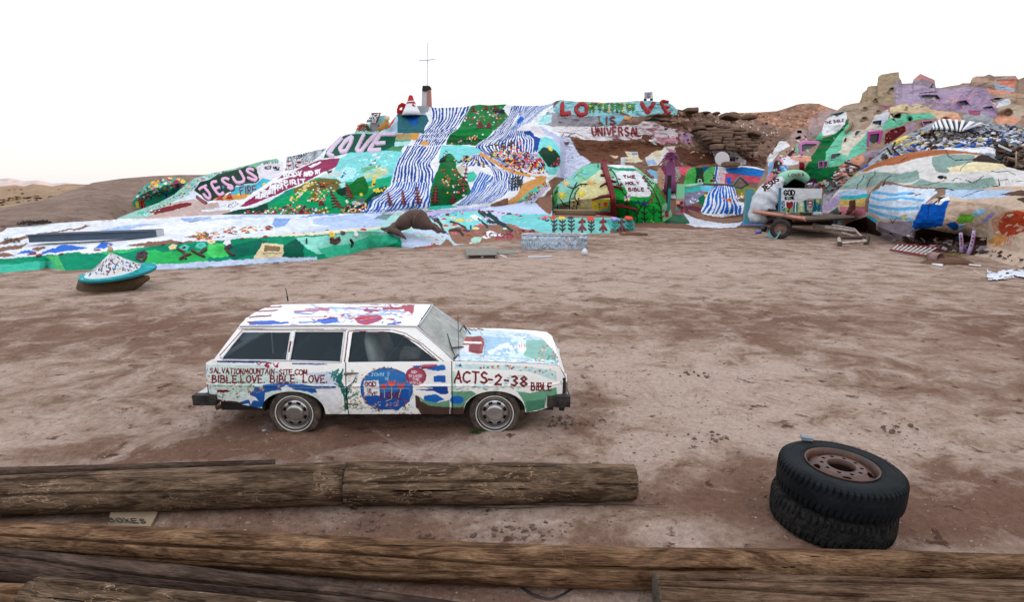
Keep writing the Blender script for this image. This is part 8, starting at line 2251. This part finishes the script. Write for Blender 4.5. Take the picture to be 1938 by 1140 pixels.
# ================================================================ SUMMIT
D0 = 61.5
def at_px(pts, D): return [PV(x, y, D) for x, y in pts]
sp = empty('summit_pillar', PV(806, 203, D0), 'square adobe pillar, half white half brown with a black top, under the cross', 'pillar')
def panel_px(mb, quad, D, mat, th=.3, Dn=None):
    a = [PV(x, y, (Dn[i] if Dn else D)) for i, (x, y) in enumerate(quad)]; b = [p + Vector((0, th, 0)) for p in a]; n = len(a)
    mb.add(a + b, [tuple(range(n)), tuple(range(n, 2 * n))[::-1]] + [(i, i + n, (i + 1) % n + n, (i + 1) % n) for i in range(n)], mat)
mb = MB(); panel_px(mb, [(797.5, 204), (807, 206), (807.5, 164), (799, 164)], D0, solid('#c9ccd2'), .7, [D0, D0 - .35, D0 - .35, D0]); mb.build('left_face', sp)
mb = MB(); panel_px(mb, [(806.6, 206), (816, 203), (814.5, 165), (807.3, 164)], D0, solid('#b98a80'), .7, [D0 - .34, D0 + .1, D0 + .1, D0 - .34]); mb.build('right_face', sp)
mb = MB(); panel_px(mb, [(798.5, 171), (806, 173), (814.8, 166), (813, 162), (800, 161.5)], D0 - .38, solid('#2c1a1a'), 1.0); mb.build('black_top', sp)
cross_ = empty('white_cross', PV(808, 164, D0 + .3), 'tall thin white cross rising above the summit pillar', 'cross')
mb = MB(); mb.tube([PV(808.5, 166, D0 + .3), PV(809, 80, D0 + .3)], .075, mat_plain('white_pipe', (.72, .73, .76), .5, .05, 20, .1, .005), 8); mb.build('upright', cross_)
mb = MB(); mb.tube([PV(792.5, 114.2, D0 + .2), PV(824, 111.6, D0 + .2)], .075, _pm['white_pipe'], 8); mb.build('crossbar', cross_)
cone = empty('white_cone', PV(778, 215, 59.5), 'white adobe cone with a bright red cap beside the summit pillar', 'cone')
pc = PV(779, 218, 59.5); kz = 1 / PPM(779, 200, 59.5)
mb = MB(); mb.tube([pc, pc + Vector((0, 0, 8 * kz)), pc + Vector((-.02, 0, 20 * kz)), pc + Vector((-.05, 0, 25 * kz))], [19 * kz, 15 * kz, 9 * kz, 7.5 * kz], solid('w'), 20); mb.build('cone_body', cone, True)
mb = MB(); c1 = pc + Vector((-.02, 0, 21 * kz)); mb.tube([c1, c1 + Vector((0, 0, 6 * kz)), c1 + Vector((0, 0, 12 * kz)), c1 + Vector((0, 0, 15 * kz))], [9.4 * kz, 6 * kz, 4.4 * kz, 3.2 * kz], solid('r'), 18); mb.build('red_cap', cone, True)
mb = MB(); mb.tube(at_px([(784, 198), (776, 205), (771, 213)], 59.1), .17, solid('r'), 8); mb.build('red_edge', cone, True)
mb = MB(); mb.box(PV(800, 212, 60.5), (1.2, .8, 1.0), solid('#a9aeb6'), jit=.12); tag(mb.build('grey_block'), 'grey adobe block between the white cone and the pillar', 'block')
sg = empty('bible_sign', PV(706, 232, 57), 'leaning white signboard reading the holy bible with a red edge on the ridge', 'sign')
mb = MB(); panel_px(mb, [(692, 231.5), (712, 231.5), (719, 214), (702, 215.5)], 57, solid('w'), .15, [57, 57, 57.4, 57.4]); mb.build('board', sg)
mb = MB(); mb.tube(at_px([(712, 232), (720, 213.5), (703, 215)], 56.9), .08, solid('m'), 6); mb.build('red_edge', sg)
for t_, x, y in (('THE', 703, 220.5), ('HOLY', 698.5, 225.5), ('BIBLE', 694.5, 230.5)):
    flat_letters(t_, x, y, 3.8, 56.75, solid('k'), sg, total=15 if t_ != 'THE' else 11, r=.03, slant=.3)
st = empty('ridge_statue', PV(729, 246, 56.5), 'small figure of tan plaster with a round cream head on the ridge', 'figure')
mb = MB(); mb.tube(at_px([(717, 247), (724, 243), (730, 235), (732, 227)], 56.6), [.28, .36, .34, .16], solid('#c0924e'), 12); mb.build('body', st, True)
mb = MB(); c_ = PV(733, 223.5, 56.5); mb.lathe([(.001, -.27), (.16, -.2), (.26, 0), (.17, .2), (.001, .26)], Matrix.Translation(c_), solid('c'), 14); mb.build('head', st, True)
mb = MB(); panel_px(mb, [(711, 236), (716, 219), (730, 218), (733, 224), (727, 238)], 57.4, solid('#a5d8dc'), .5); tag(mb.build('aqua_slab'), 'pale aqua adobe slab behind the tan figure on the ridge', 'slab')
mb = MB(); panel_px(mb, [(700, 247), (701, 232), (712, 232), (716, 236), (713, 247)], 57.2, solid('#a8a8ac'), .5); tag(mb.build('concrete_block'), 'grey concrete block below the leaning signboard', 'block')
def bush(px, py, D, r_, n, cols, name, lab, cat, flat=.8, leaf=.06, up=.4):
    c_ = PV(px, py, D); mb = MB(); e = empty(name, c_, lab, cat); rnd = random.Random(n)
    for i in range(n):
        t, p_, q = rnd.uniform(0, 6.28), math.acos(rnd.uniform(-.2, 1)), rnd.uniform(.35, 1) ** .6
        d = Vector((math.sin(p_) * math.cos(t), math.sin(p_) * math.sin(t), math.cos(p_) * flat)); tip = c_ + d * r_ * q * rnd.uniform(.8, 1.15)
        a = Vector((rnd.uniform(-1, 1), rnd.uniform(-1, 1), rnd.uniform(-1, 1))).normalized(); b = d.cross(a).normalized() * leaf; ee = (d + a * .5).normalized() * leaf * 1.8
        k = (0 if tip.x < c_.x + r_ * .05 + rnd.gauss(0, r_ * .4) else 1) if len(cols) == 2 else rnd.randrange(len(cols))
        mb.add([tip - b * .5, tip + b * .5, tip + ee], [(0, 1, 2)], solid(cols[k]))
    mb.build('leaves', e); mb = MB()
    for i in range(8):
        t = rnd.uniform(0, 6.28); mb.tube([c_ - Vector((0, 0, r_ * .2)), c_ + Vector((math.cos(t) * r_ * .6, math.sin(t) * r_ * .6, r_ * .5))], [r_ * .03, r_ * .01], solid('n'), 4)
    mb.build('twigs', e); return e
bush(689, 246, 55, .68, 1500, ['#d8662a', '#5a5a38'], 'orange_bush', 'round bush turning orange on the ridge above the word love', 'bush', .9, .05)
bush(1006, 382, 42.6, .55, 600, ['#a08050', '#7a6040'], 'dry_shrub', 'dry tan shrub at the lower end of the sand coloured path', 'shrub', 1.2, .035)
bush(55, 424, 34.0, .55, 500, ['#2e3424', '#4a4030'], 'dark_shrub', 'larger low dark shrub at the back edge of the painted plain', 'shrub', .35, .05)
bush(80, 422, 34.5, .45, 400, ['#2e3424', '#4a4030'], 'dark_shrub', 'smaller low dark shrub right of the larger one behind the plain', 'shrub', .35, .05)
bush(16, 459, 24.6, .16, 160, ['#5a5a30', '#6a5a38'], 'desert_weed', 'tiny weed left of the grey steel channel', 'weed', 1.4, .03)
bush(32, 459, 24.6, .12, 120, ['#5a5a30', '#6a5a38'], 'desert_weed', 'tiniest weed at the left tip of the grey steel channel', 'weed', 1.4, .03)
nt_s = empty('notice_board', PV(1228, 191, 60.5), 'small white notice with purple scrawl on the ridge above the letter v', 'sign')
mb = MB(); panel_px(mb, [(1219.5, 187), (1236, 186), (1235, 173), (1219, 174)], 60.4, solid('w'), .06); mb.build('board', nt_s)
flat_letters('VISIT', 1221, 179.5, 4, 60.25, solid('#6a4a80'), nt_s, total=12, r=.028); flat_letters('LORD', 1221, 184.5, 3.4, 60.25, solid('#6a4a80'), nt_s, total=10, r=.022)
for x in (1221, 1233):
    mb = MB(); mb.box(PV(x, 188.5, 60.2), (.26, .2, .2), solid('k')); mb.build('foot_block', nt_s)

# ================================================================ ROOT SCULPTURE
VC2 = (540, 290, 6.056); rs = empty('root_sculpture', PV(770, 440, 27), 'lumpy chocolate brown root sculpture at the right end of the green bank', 'sculpture'); M_RT = mat_plain('brown_plaster', (.085, .048, .038), .8, .35, 6, .9, .04)
def chain(pts, D, rads, nm, par, mat, n=14):
    q = lerp_curve([(*P(*vs([p], VC2)[0], D + dd), r_) for (p, dd), r_ in zip(pts, rads)], len(pts) * 6)
    mb = MB(); mb.tube([Vector(a[:3]) for a in q], [a[3] * (1 + .12 * float(vnoise(i * .55, 2, 3))) for i, a in enumerate(q)], mat, n); return mb.build(nm, par, True)
chain([((1100, 865), .2), ((1180, 875), 0), ((1270, 850), 0), ((1370, 790), 0), ((1450, 735), .1), ((1525, 760), .1), ((1590, 800), 0), ((1640, 830), -.1), ((1690, 860), -.2)], 27.5, [.05, .14, .26, .38, .40, .48, .40, .26, .07], 'trunk', rs, M_RT)
chain([((1200, 870), 0), ((1270, 900), -.3), ((1330, 940), -.5), ((1385, 985), -.7)], 27.3, [.16, .16, .11, .04], 'root', rs, M_RT)
chain([((1130, 905), 0), ((1200, 890), 0), ((1280, 850), 0)], 27.2, [.05, .13, .2], 'root', rs, M_RT)
chain([((1600, 780), 0), ((1680, 830), -.1), ((1770, 895), -.5)], 27.6, [.2, .13, .04], 'root', rs, M_RT)

# ================================================================ STEEL CHANNEL ON THE PLAIN
ch = empty('steel_channel', PV(180, 450, 24), 'long blue grey steel channel lying across the painted plain', 'steel channel'); M_CH = mat_plain('blue_grey_steel', hx('#5b6f82'), .45, .3, 5, .1, .01, spec=.5)
A = PV(64, 458, 23.4); B = PV(302, 449, 24.4); dA = (B - A).normalized(); sdv = Vector((dA.y, -dA.x, 0)).normalized() * -1; upv = Vector((0, 0, 1))
def chan(off, w_, h_, z, nm, a=A, b=B):
    q = []; 
    for p in (a, b): q += [p + sdv * (off - w_ / 2) + upv * z, p + sdv * (off + w_ / 2) + upv * z, p + sdv * (off + w_ / 2) + upv * (z + h_), p + sdv * (off - w_ / 2) + upv * (z + h_)]
    mb = MB(); mb.add(q, [(0, 1, 2, 3), (7, 6, 5, 4), (0, 4, 5, 1), (1, 5, 6, 2), (2, 6, 7, 3), (3, 7, 4, 0)], M_CH); mb.build(nm, ch)
chan(0, .62, .03, .02, 'bottom_plate'); chan(-.30, .035, .30, .0, 'side_plate'); chan(.30, .035, .30, .0, 'side_plate'); chan(.40, .16, .03, .30, 'flange'); chan(-.38, .14, .03, .30, 'flange')
mb = MB(); mb.box(B + Vector((.02, 0, .16)), (.03, .6, .32), solid('#c8ccd4')); mb.build('end_plate', ch)

# ================================================================ DISC TABLE WITH PAPER COVERED CONE
TBp = G(203, 553); TBX, TBY = TBp.x, TBp.y + .55
tb = empty('disc_table', (TBX, TBY, 0), 'turquoise disc on a rusty half drum with a paper covered cone on top', 'sculpture')
TM = Matrix.Translation((TBX, TBY, .50)) @ Matrix.Rotation(R(-3.0), 4, 'Y') @ Matrix.Rotation(R(7), 4, 'X')
Rd = .93; n, mrad = 220, 70; vs_, U_, V_ = [], [], []
for i in range(mrad):
    f = i / (mrad - 1); r_ = Rd * f
    for k in range(n):
        t = 2 * math.pi * k / n; x, y = r_ * math.cos(t), r_ * math.sin(t); cx, cy = x + .06, y + .02; q = math.hypot(cx, cy)
        z = .06 * (1 - f) + .50 * max(0, 1 - q / .74) ** 1.1 * (1 + .1 * math.sin(t * 5) * f) + .02 * float(0)
        vs_.append(TM @ Vector((x, y, z))); U_.append(x * 60 + 100); V_.append(y * 60 + 100)
U_, V_ = np.array(U_), np.array(V_); tpn = Painter(U_, V_, '#3fb4bc', warp=1.2)
tpn.dabs(160, ['#2f98a8', '#58c8cc', '#7ad0d4', '#2a8a98'], [(35, 35), (165, 35), (165, 165), (35, 165)], 2, 7, .3)
tpn.dabs(30, ['#c8dcea', '#7fb0d4', '#e8eef4'], [(38, 60), (80, 60), (80, 140), (38, 140)], 2, 6, .3, 60)
I_ = np.nonzero((U_ - 96) ** 2 + (V_ - 94) ** 2 < 41 ** 2)[0]; tpn.put(I_, '#e9edf3')
ring = [(96 + 40 * math.cos(t), 98 + 38 * math.sin(t)) for t in np.linspace(0, 6.28, 20)]
tpn.dabs(460, ['w', '#cfd8e6', '#9fb8d8', '#2a3444', '#4a88b8', '#3a9aa0', '#b04a4a', 'c', '#8a3a6a', 'k'], ring, 1.0, 3.6, .3, 60, adev=30)
for a0 in range(3): tpn.text('k', .8, 'NTLB'[a0:] , 72, 76 + a0 * 6, 6, raw=True, ang=-10)
tpn.dabs(4, ['#d0508a'], [(80, 84), (92, 84), (92, 92), (80, 92)], 2, 3, .7)
idx = np.arange(mrad * n).reshape(mrad, n); nx_ = np.roll(idx, -1, 1); Qd = np.stack([idx[:-1], nx_[:-1], nx_[1:], idx[1:]], -1).reshape(-1, 4)
link('painted_top', np_mesh('painted_top', np.array([tuple(v) for v in vs_]), Qd, M_ADOBE, tpn.c), tb)
mb = MB(); mb.lathe([(Rd, .0), (Rd + .015, -.03), (Rd - .01, -.085), (Rd - .2, -.09), (.3, -.09)], TM, solid('#2f9aa4'), 72); mb.build('rim', tb, True)
mb = MB(); mb.tube([Vector((TBX - .96, TBY - .1, .40)), Vector((TBX - .9, TBY - .12, .16)), Vector((TBX - .6, TBY - .16, .02)), Vector((TBX, TBY - .18, .10)), Vector((TBX + .5, TBY - .16, .22)), Vector((TBX + .92, TBY - .12, .34))], [.08, .26, .40, .36, .22, .06], mat_plain('rusty_drum', (.10, .06, .03), .85, .5, 9, .6, .02, dirt=(.05, .035, .02), dirt_amt=.5), 16); mb.build('support', tb, True)
mb = MB(); c_ = TM @ Vector((-.06, -.02, .6)); mb.tube([c_, c_ + Vector((.03, 0, .06)), c_ + Vector((.0, 0, .12)), c_ + Vector((-.03, 0, .19))], [.075, .06, .045, .02], solid('#d8c0a8'), 9); mb.build('tip', tb, True)

# ================================================================ FLATBED TRAILER AND SIGN
VT = (1420, 340, 7.123)
def T3(x, y, z): (X, Y), = vs([(x, y)], VT); return G(X, Y, z)
ZB = 1.18
tr = empty('flatbed_trailer', G(1515, 448), 'old wooden flatbed trailer with peeling pink beams and a long drawbar', 'trailer')
M_OW = mat_plain('old_bed_wood', (.12, .08, .06), .9, .5, 10, .6, .02, dirt=(.05, .035, .03), dirt_amt=.5); M_PK = mat_plain('peeling_pink_paint', hx('#dba08c'), .7, .3, 12, .4, .01, dirt=(.12, .06, .045), dirt_amt=.55); M_WP = mat_plain('peeling_white_paint', hx('#d8ccc4'), .7, .3, 12, .4, .01, dirt=(.16, .10, .08), dirt_amt=.6)
a = T3(110, 428, ZB); b = T3(740, 520, ZB); c_ = T3(1370, 492, ZB); d = a + (c_ - b)
NP_ = 11
for i in range(NP_):
    f0, f1 = i / NP_ + .004, (i + 1) / NP_ - .004; q = [b.lerp(c_, f0), b.lerp(c_, f1), a.lerp(d, f1), a.lerp(d, f0)]; zz = random.uniform(0, .02); mb = MB()
    mb.add([p + Vector((0, 0, zz)) for p in q] + [p - Vector((0, 0, .07)) for p in q], [(0, 1, 2, 3), (7, 6, 5, 4), (0, 4, 5, 1), (1, 5, 6, 2), (2, 6, 7, 3), (3, 7, 4, 0)], M_OW); mb.build('bed_plank', tr)
mb = MB(); mb.tube([a + Vector((-.3, .05, -.02)), b + Vector((0, -.05, -.04))], .12, M_PK, 4, up=(0, 0, 1)); mb.build('side_beam', tr)
mb = MB(); mb.tube([b + Vector((0, -.05, -.08)), c_ + Vector((.1, 0, -.08))], .11, M_OW, 4, up=(0, 0, 1)); mb.build('side_beam', tr)
for f in (.2, .5, .8):
    mb = MB(); mb.tube([a.lerp(b, f) + Vector((0, 0, -.22)), d.lerp(c_, f) + Vector((0, 0, -.22))], .10, M_OW, 4, up=(0, 0, 1)); mb.build('cross_beam', tr)
mid = (a + b + c_ + d) / 4
mb = MB(); mb.box(mid + Vector((.2, -.2, -.48)), (3.4, 1.2, .42), mat_plain('chassis', (.05, .03, .025), .8, .5, 10, .5, .02), rot=Matrix.Rotation(-.1, 3, 'Z')); mb.build('chassis', tr)
wc = G(1475.5, 452); 
def trailer_wheel(c0, nm='wheel'):
    e = bpy.data.objects.new(nm, None); COL.objects.link(e); e.parent = tr; e.matrix_parent_inverse = world_matrix(tr).inverted(); e.location = c0
    M = Matrix.Translation(c0) @ Matrix.Rotation(R(-28), 4, 'Z') @ Matrix.Rotation(R(90), 4, 'X')
    lug_tyre(.54, .24, M, M_BLK, .56, 40, None, None, 'tyre', e)
    mb = MB(); mb.lathe([(.31, .09), (.30, .10), (.26, .04), (.20, .02), (.12, .05), (.05, .06), (.001, .06)], M, mat_plain('pink_rim', (.25, .13, .10), .6, .5, 10, .3, .01, dirt=(.05, .03, .03), dirt_amt=.6), 28); mb.build('rim', e, True)
trailer_wheel(Vector((wc.x, wc.y, .52))); trailer_wheel(Vector((wc.x + 1.1, wc.y + 2.2, .52)))
mb = MB(); mb.tube([T3(850, 625, .62), T3(1000, 650, .58), T3(1400, 700, .36)], .15, M_WP, 4, up=(0, 0, 1)); mb.build('drawbar', tr)
mb = MB(); mb.tube([T3(1100, 612, .75), T3(1400, 665, .55), T3(1530, 800, .06)], .06, M_WP, 6); mb.build('drawbar_brace', tr)
mb = MB(); mb.tube([T3(1230, 712, .36), T3(1480, 790, .1), T3(1585, 822, .06)], .05, M_WP, 6); mb.build('hitch_arm', tr)
mb = MB(); mb.tube([T3(1140, 566, .8), T3(1200, 580, .8)], .13, solid('#a8c4cc'), 6); mb.build('lamp_box', tr)
mb = MB(); mb.tube([T3(235, 480, 1.05), T3(225, 600, .02)], .035, M_OW, 6); mb.build('prop_stand', tr)
# sign on the bed
gs = empty('god_is_love_sign', PV(1516, 401, 33), 'white painted box sign god is love with a red heart and vases, on the trailer', 'sign')
Q4 = [(1479, 355.5), (1556.5, 357.5), (1552.7, 403), (1477.4, 401.5)]; nu, nv = 260, 150
SU, SV = np.meshgrid(np.linspace(0, 1, nu), np.linspace(0, 1, nv)); q = np.array(Q4)
PXs = (q[0, 0] * (1 - SU) + q[1, 0] * SU) * (1 - SV) + (q[3, 0] * (1 - SU) + q[2, 0] * SU) * SV; PYs = (q[0, 1] * (1 - SU) + q[1, 1] * SU) * (1 - SV) + (q[3, 1] * (1 - SU) + q[2, 1] * SU) * SV
sgp = Painter(PXs.ravel(), PYs.ravel(), '#eef0f4', warp=.35, wscale=3)
sgp.run('''
V 1420 340 7.123
P #9fc08a 410,440 430,400 620,330 740,270 880,250 960,250 950,450 410,450
P #1f7aa0 420,285 465,285 465,420 415,420
S #dfe8ea 1.2 430,300 460,320 430,345 460,370 430,400
P #1f5f9a 585,305 640,300 630,430 580,430
S w 2.6 612,310 608,430
P #2a7080 720,290 770,270 760,400 800,440 740,440
P #2a7080 850,280 880,260 900,400 870,440 830,440
P #1a7a98 900,300 925,340 950,260 950,400 930,440 900,430
P #a8404a 485,310 500,298 525,310 550,295 575,305 578,340 560,375 525,410 495,380 484,345
P #6a2a2a 500,410 530,410 525,440 505,440
P #cfe0a8 660,300 720,280 720,440 640,440
P w 670,310 700,300 705,350 690,360 700,420 680,420 680,360 665,345
P #c8b8b8 775,250 830,250 850,290 850,350 830,390 815,430 785,430 770,390 760,340 760,290
P #8a5a58 770,280 840,280 845,350 810,380 770,350
P w 785,300 825,300 825,320 785,320
P w 780,340 830,340 820,355 785,355
P #e8c8b0 890,260 925,255 920,300 895,300
T K 2.6 458,215 72 2 140 GOD
T K 1.7 468,272 38 2 24 IS
T K 1.7 508,272 40 2 85 LOVE
''')
V3 = np.stack(P(PXs.ravel(), PYs.ravel(), 33.0 + .25 * SU.ravel()), -1); idx = np.arange(nu * nv).reshape(nv, nu); Qd = np.stack([idx[:-1, :-1], idx[:-1, 1:], idx[1:, 1:], idx[1:, :-1]], -1).reshape(-1, 4)
link('painted_front', np_mesh('painted_front', V3, Qd, M_ADOBE, sgp.c), gs)
mb = MB(); panel_px(mb, Q4, 33.03, solid('#3a86a8'), .35, [33.03, 33.28, 33.28, 33.03]); mb.build('box', gs)
for i, (x, y, r_) in enumerate(((1497, 403, .16), (1520, 405, .14), (1530, 404, .12), (1545, 405, .15), (1585, 403, .12), (1462, 398, .14))):
    mb = MB(); c_ = G(x, y + 3, ZB) + Vector((0, 0, .1)); mb.box(c_, (.5, .3, .16), (solid('#d8d8dc'), solid('#5a4a40'), solid('#3a3a40'))[i % 3], rot=Matrix.Rotation(i, 3, 'Z'), jit=.04)
    tag(mb.build('scrap'), ('white scrap on the trailer bed under the heart of the sign', 'brown scrap of wood on the trailer bed before the vases', 'dark scrap on the trailer bed before the middle vase', 'white scrap on the trailer bed under the right vase', 'brown scrap on the right part of the trailer bed', 'dark scrap at the left end of the trailer bed')[i], 'scrap', 'scraps on the trailer bed')
# things on the ground round the trailer
mb = MB(); qd = [T3(218, 768, 0), T3(355, 803, 0), T3(420, 700, .42), T3(270, 680, .42)]; mb.add(qd + [p + Vector((.02, .12, 0)) for p in qd], [(0, 1, 2, 3), (7, 6, 5, 4), (0, 4, 5, 1), (1, 5, 6, 2), (2, 6, 7, 3), (3, 7, 4, 0)], solid('#86bfc0')); tag(mb.build('teal_panel'), 'pale teal panel leaning against the trailer wheel', 'panel')
mb = MB(); p = T3(180, 705, 0); mb.tube([p, p + Vector((0, 0, .34))], [.15, .18], M_BLK2, 12); tag(mb.build('black_bucket', smooth=True), 'black bucket on the ground left of the trailer wheel', 'bucket')
mb = MB(); p = T3(112, 712, .1); mb.tube([p + Vector((-.16, 0, 0)), p + Vector((.16, .05, .02))], .1, solid('#8088c8'), 10); tag(mb.build('paint_can', smooth=True), 'blue and white paint can lying left of the black bucket', 'can')
boardq([(1432, 446), (1452, 446), (1452, 444.5), (1432, 444.5)], .03, solid('#c0a088'), 'thin tan lath on the ground left of the teal panel', cat='lath', name='lath')
cr = empty('broken_crate', G(1610, 468), 'broken low wooden crate on the ground by the end of the drawbar', 'crate')
A1, B1, C1, D1 = [G(*vs([p], VT)[0]) for p in ((1200, 905), (1560, 880), (1580, 820), (1190, 830))]
for u_, v_ in ((A1, B1), (B1, C1), (C1, D1), (D1, A1)):
    mb = MB(); mb.tube([u_ + Vector((0, 0, .16)), v_ + Vector((0, 0, .18))], .085, M_WP if u_ in (A1, D1) else M_OW, 4, up=(0, 0, 1)); mb.build('rail', cr)
for p_ in (A1, B1, C1, D1):
    mb = MB(); mb.box(p_ + Vector((0, 0, .1)), (.14, .14, .26), M_OW, jit=.02); mb.build('corner_post', cr)
# ladder, culvert, straw, posts
VL = (1640, 370, 6.503)
def L3(x, y, z=0.0): (X, Y), = vs([(x, y)], VL); return G(X, Y, z)
ld = empty('red_ladder', L3(500, 690), 'red ladder with pale rungs lying on the dirt before the cracked mound', 'ladder'); r0, r1, s0_, s1_ = L3(290, 668, .1), L3(735, 745, .1), L3(365, 600, .3), L3(900, 650, .3)
for u_, v_ in ((r0, r1), (s0_, s1_)):
    mb = MB(); mb.tube([u_, v_], .045, solid('#8c1c24'), 4, up=(0, 0, 1)); mb.build('rail', ld)
for i in range(9):
    f = .06 + i * .108; mb = MB(); mb.tube([r0.lerp(r1, f), s0_.lerp(s1_, f)], .022, solid('#dfe4ea'), 6); mb.build('rung', ld)
cu = empty('culvert_pipe', L3(840, 770), 'short dented pinkish pipe with an open mouth beside the ladder', 'pipe'); pa, pb = L3(740, 755, .2), L3(870, 772, .2)
mb = MB(); dv = (pb - pa).normalized(); Mx = Matrix.Translation(pa) @ dv.to_track_quat('Z', 'Y').to_matrix().to_4x4(); Ln = (pb - pa).length + .15
mb.lathe([(.2, .2), (.205, Ln * .3), (.2, Ln * .6), (.215, Ln), (.2, Ln), (.18, Ln * .5), (.18, .2)], Mx, mat_plain('pinkish_pipe', hx('#b09090'), .8, .4, 8, .4, .01, dirt=(.2, .12, .10), dirt_amt=.5), 22); mb.build('shell', cu, True)
st_mb = MB(); M_ST = solid('#8f7a50'); rnd = random.Random(4)
for i in range(900):
    f = rnd.random(); b_ = L3(rnd.uniform(820, 1120), rnd.uniform(800, 830), 0); b_.z = rnd.uniform(0, .34) * (1 - abs(f - .5)); d_ = Vector((rnd.gauss(0, .5), rnd.gauss(0, .3), rnd.gauss(0, .12))); st_mb.tube([b_, b_ + d_ * .6], [.008, .004], M_ST, 3, cap=False)
tag(st_mb.build('straw_heap'), 'heap of dry straw in front of the pipe mouth', kind='stuff')
mbh = MB(); p = L3(960, 835); mbh.tube([p + Vector((-.9, .1, -.2)), p + Vector((-.3, 0, .0)), p + Vector((.5, 0, -.02)), p + Vector((1.2, .1, -.15))], [.25, .42, .42, .2], M_GROUND, 12, flat=.6); tag(mbh.build('dirt_heap', smooth=True), 'low heap of brown dirt under the straw by the pipe', kind='structure')
def lettered_post(pts, name_, lab, txt):
    e = empty('lettered_post', L3(*pts[0][:2]), lab, 'post', 'lavender posts lettered love'); base = L3(*pts[0][:2]); D = base.y
    P3 = []
    for x, y in pts: (X, Y), = vs([(x, y)], VL); P3.append(PV(X, Y, D))
    P3[0].z = -.05; mb = MB(); mb.tube(P3, [.09, .08, .07, .065][:len(P3)], solid('#c9b8dc'), 9); mb.build('stem', e, True)
    n_ = len(txt)
    for i, chh in enumerate(txt):
        f = .86 - .6 * i / n_; k = f * (len(P3) - 1); j = min(int(k), len(P3) - 2); c_ = P3[j].lerp(P3[j + 1], k - j); X, Y = PX(*c_)
        flat_letters(chh, X - 1.3, Y + 1.8, 3.6, D - .11, solid('#a01840'), e, r=.016)
    return e
lettered_post([(1168, 715), (1172, 630), (1165, 540), (1160, 460)], 'p', 'left lavender post lettered in red, with a side fork', 'LOVE'); lettered_post([(1250, 730), (1285, 640), (1310, 540), (1325, 432)], 'p', 'right lavender post lettered in red, leaning right', 'LOVE')
mb = MB(); D = L3(1190, 712).y; mb.tube([PV(*vs([p], VL)[0], D + .05) for p in ((1215, 705), (1205, 650), (1180, 600))], [.08, .07, .05], solid('#b8a0cc'), 8); tag(mb.build('post_fork', smooth=True), 'short lavender fork branching beside the left lettered post', 'branch')
boardq([(1763, 501), (1783, 505), (1785, 502), (1768, 498.5)], .03, solid('#dfe3e8'), 'white slab on the ground before the dirt heap'); boardq([(1833, 502), (1856, 504.5), (1857, 503), (1834, 500.3)], .02, solid('#e8e4dc'), 'narrow white slab on the ground right of the dirt heap')
boardq([(1844, 480), (1871, 479.6), (1871, 478.8), (1844, 479)], .03, solid('#b8a898'), 'thin pale pole lying in the mound hollow behind the posts')
# torn white sheeting
mb = MB(); n = 70; NJ = 16; gv = []; rnd = random.Random(9)
for j in range(NJ):
    for i in range(n):
        u_, v_ = i / (n - 1), j / (NJ - 1); X = 1868 + 100 * u_; Y = 511 + 15 * v_ + 2 * math.sin(u_ * 9) + (4 - 4 * u_) * (v_ - .3); p_ = G(X, Y, .03 + .05 * max(0, float(vnoise(u_ * 9, v_ * 5, 2))) + .02); gv.append(p_)
mb.add(gv, [(j * n + i, j * n + i + 1, (j + 1) * n + i + 1, (j + 1) * n + i) for j in range(NJ - 1) for i in range(n - 1) if float(fbm(i * .11, j * .42, 5.5, 3)) + .35 * math.sin(math.pi * j / (NJ - 1)) > .08], solid('#dfe3ee'))
tag(mb.build('torn_sheeting', smooth=True), 'torn white sheeting crumpled on the dirt at the right edge', 'sheeting')
mb = MB(); mb.tube([Vector(p) for p in lerp_curve([tuple(G(x, y, .02)) for x, y in ((1843, 513), (1860, 521), (1890, 528), (1938, 533), (1990, 535))], 24)], .018, solid('#d8c4b4'), 6); tag(mb.build('garden_hose', smooth=True), 'pale garden hose curving in front of the torn white sheeting', 'hose')

# unseen ridge added beyond the right frame edge, shaped to block the low sun
xs_ = np.linspace(17, 120, 60); ys_ = np.linspace(-60, 72, 80); XX, YY = np.meshgrid(xs_, ys_); HH = 9.5 * np.clip((XX - 24 - np.clip(YY - 20, 0, 30) * .75) / 14, 0, 1) ** .8 * np.clip((34 - YY) / 6, 0, 1) + 24 * np.clip((XX - .95 * YY - 6) / 16, 0, 1) * np.clip((50 - YY) / 6, 0, 1) * np.clip((YY - 14) / 14, 0, 1) + .8 * fbm(XX / 8, YY / 8, 2) - .9
idx = np.arange(XX.size).reshape(XX.shape); Qd = np.stack([idx[:-1, :-1], idx[:-1, 1:], idx[1:, 1:], idx[1:, :-1]], -1).reshape(-1, 4)
tag(link('sun_block_ridge', np_mesh('sun_block_ridge', np.stack([XX, YY, HH], -1).reshape(-1, 3), Qd, M_HILL)), 'unseen dirt ridge added right of the yard to block the low sun', kind='structure')
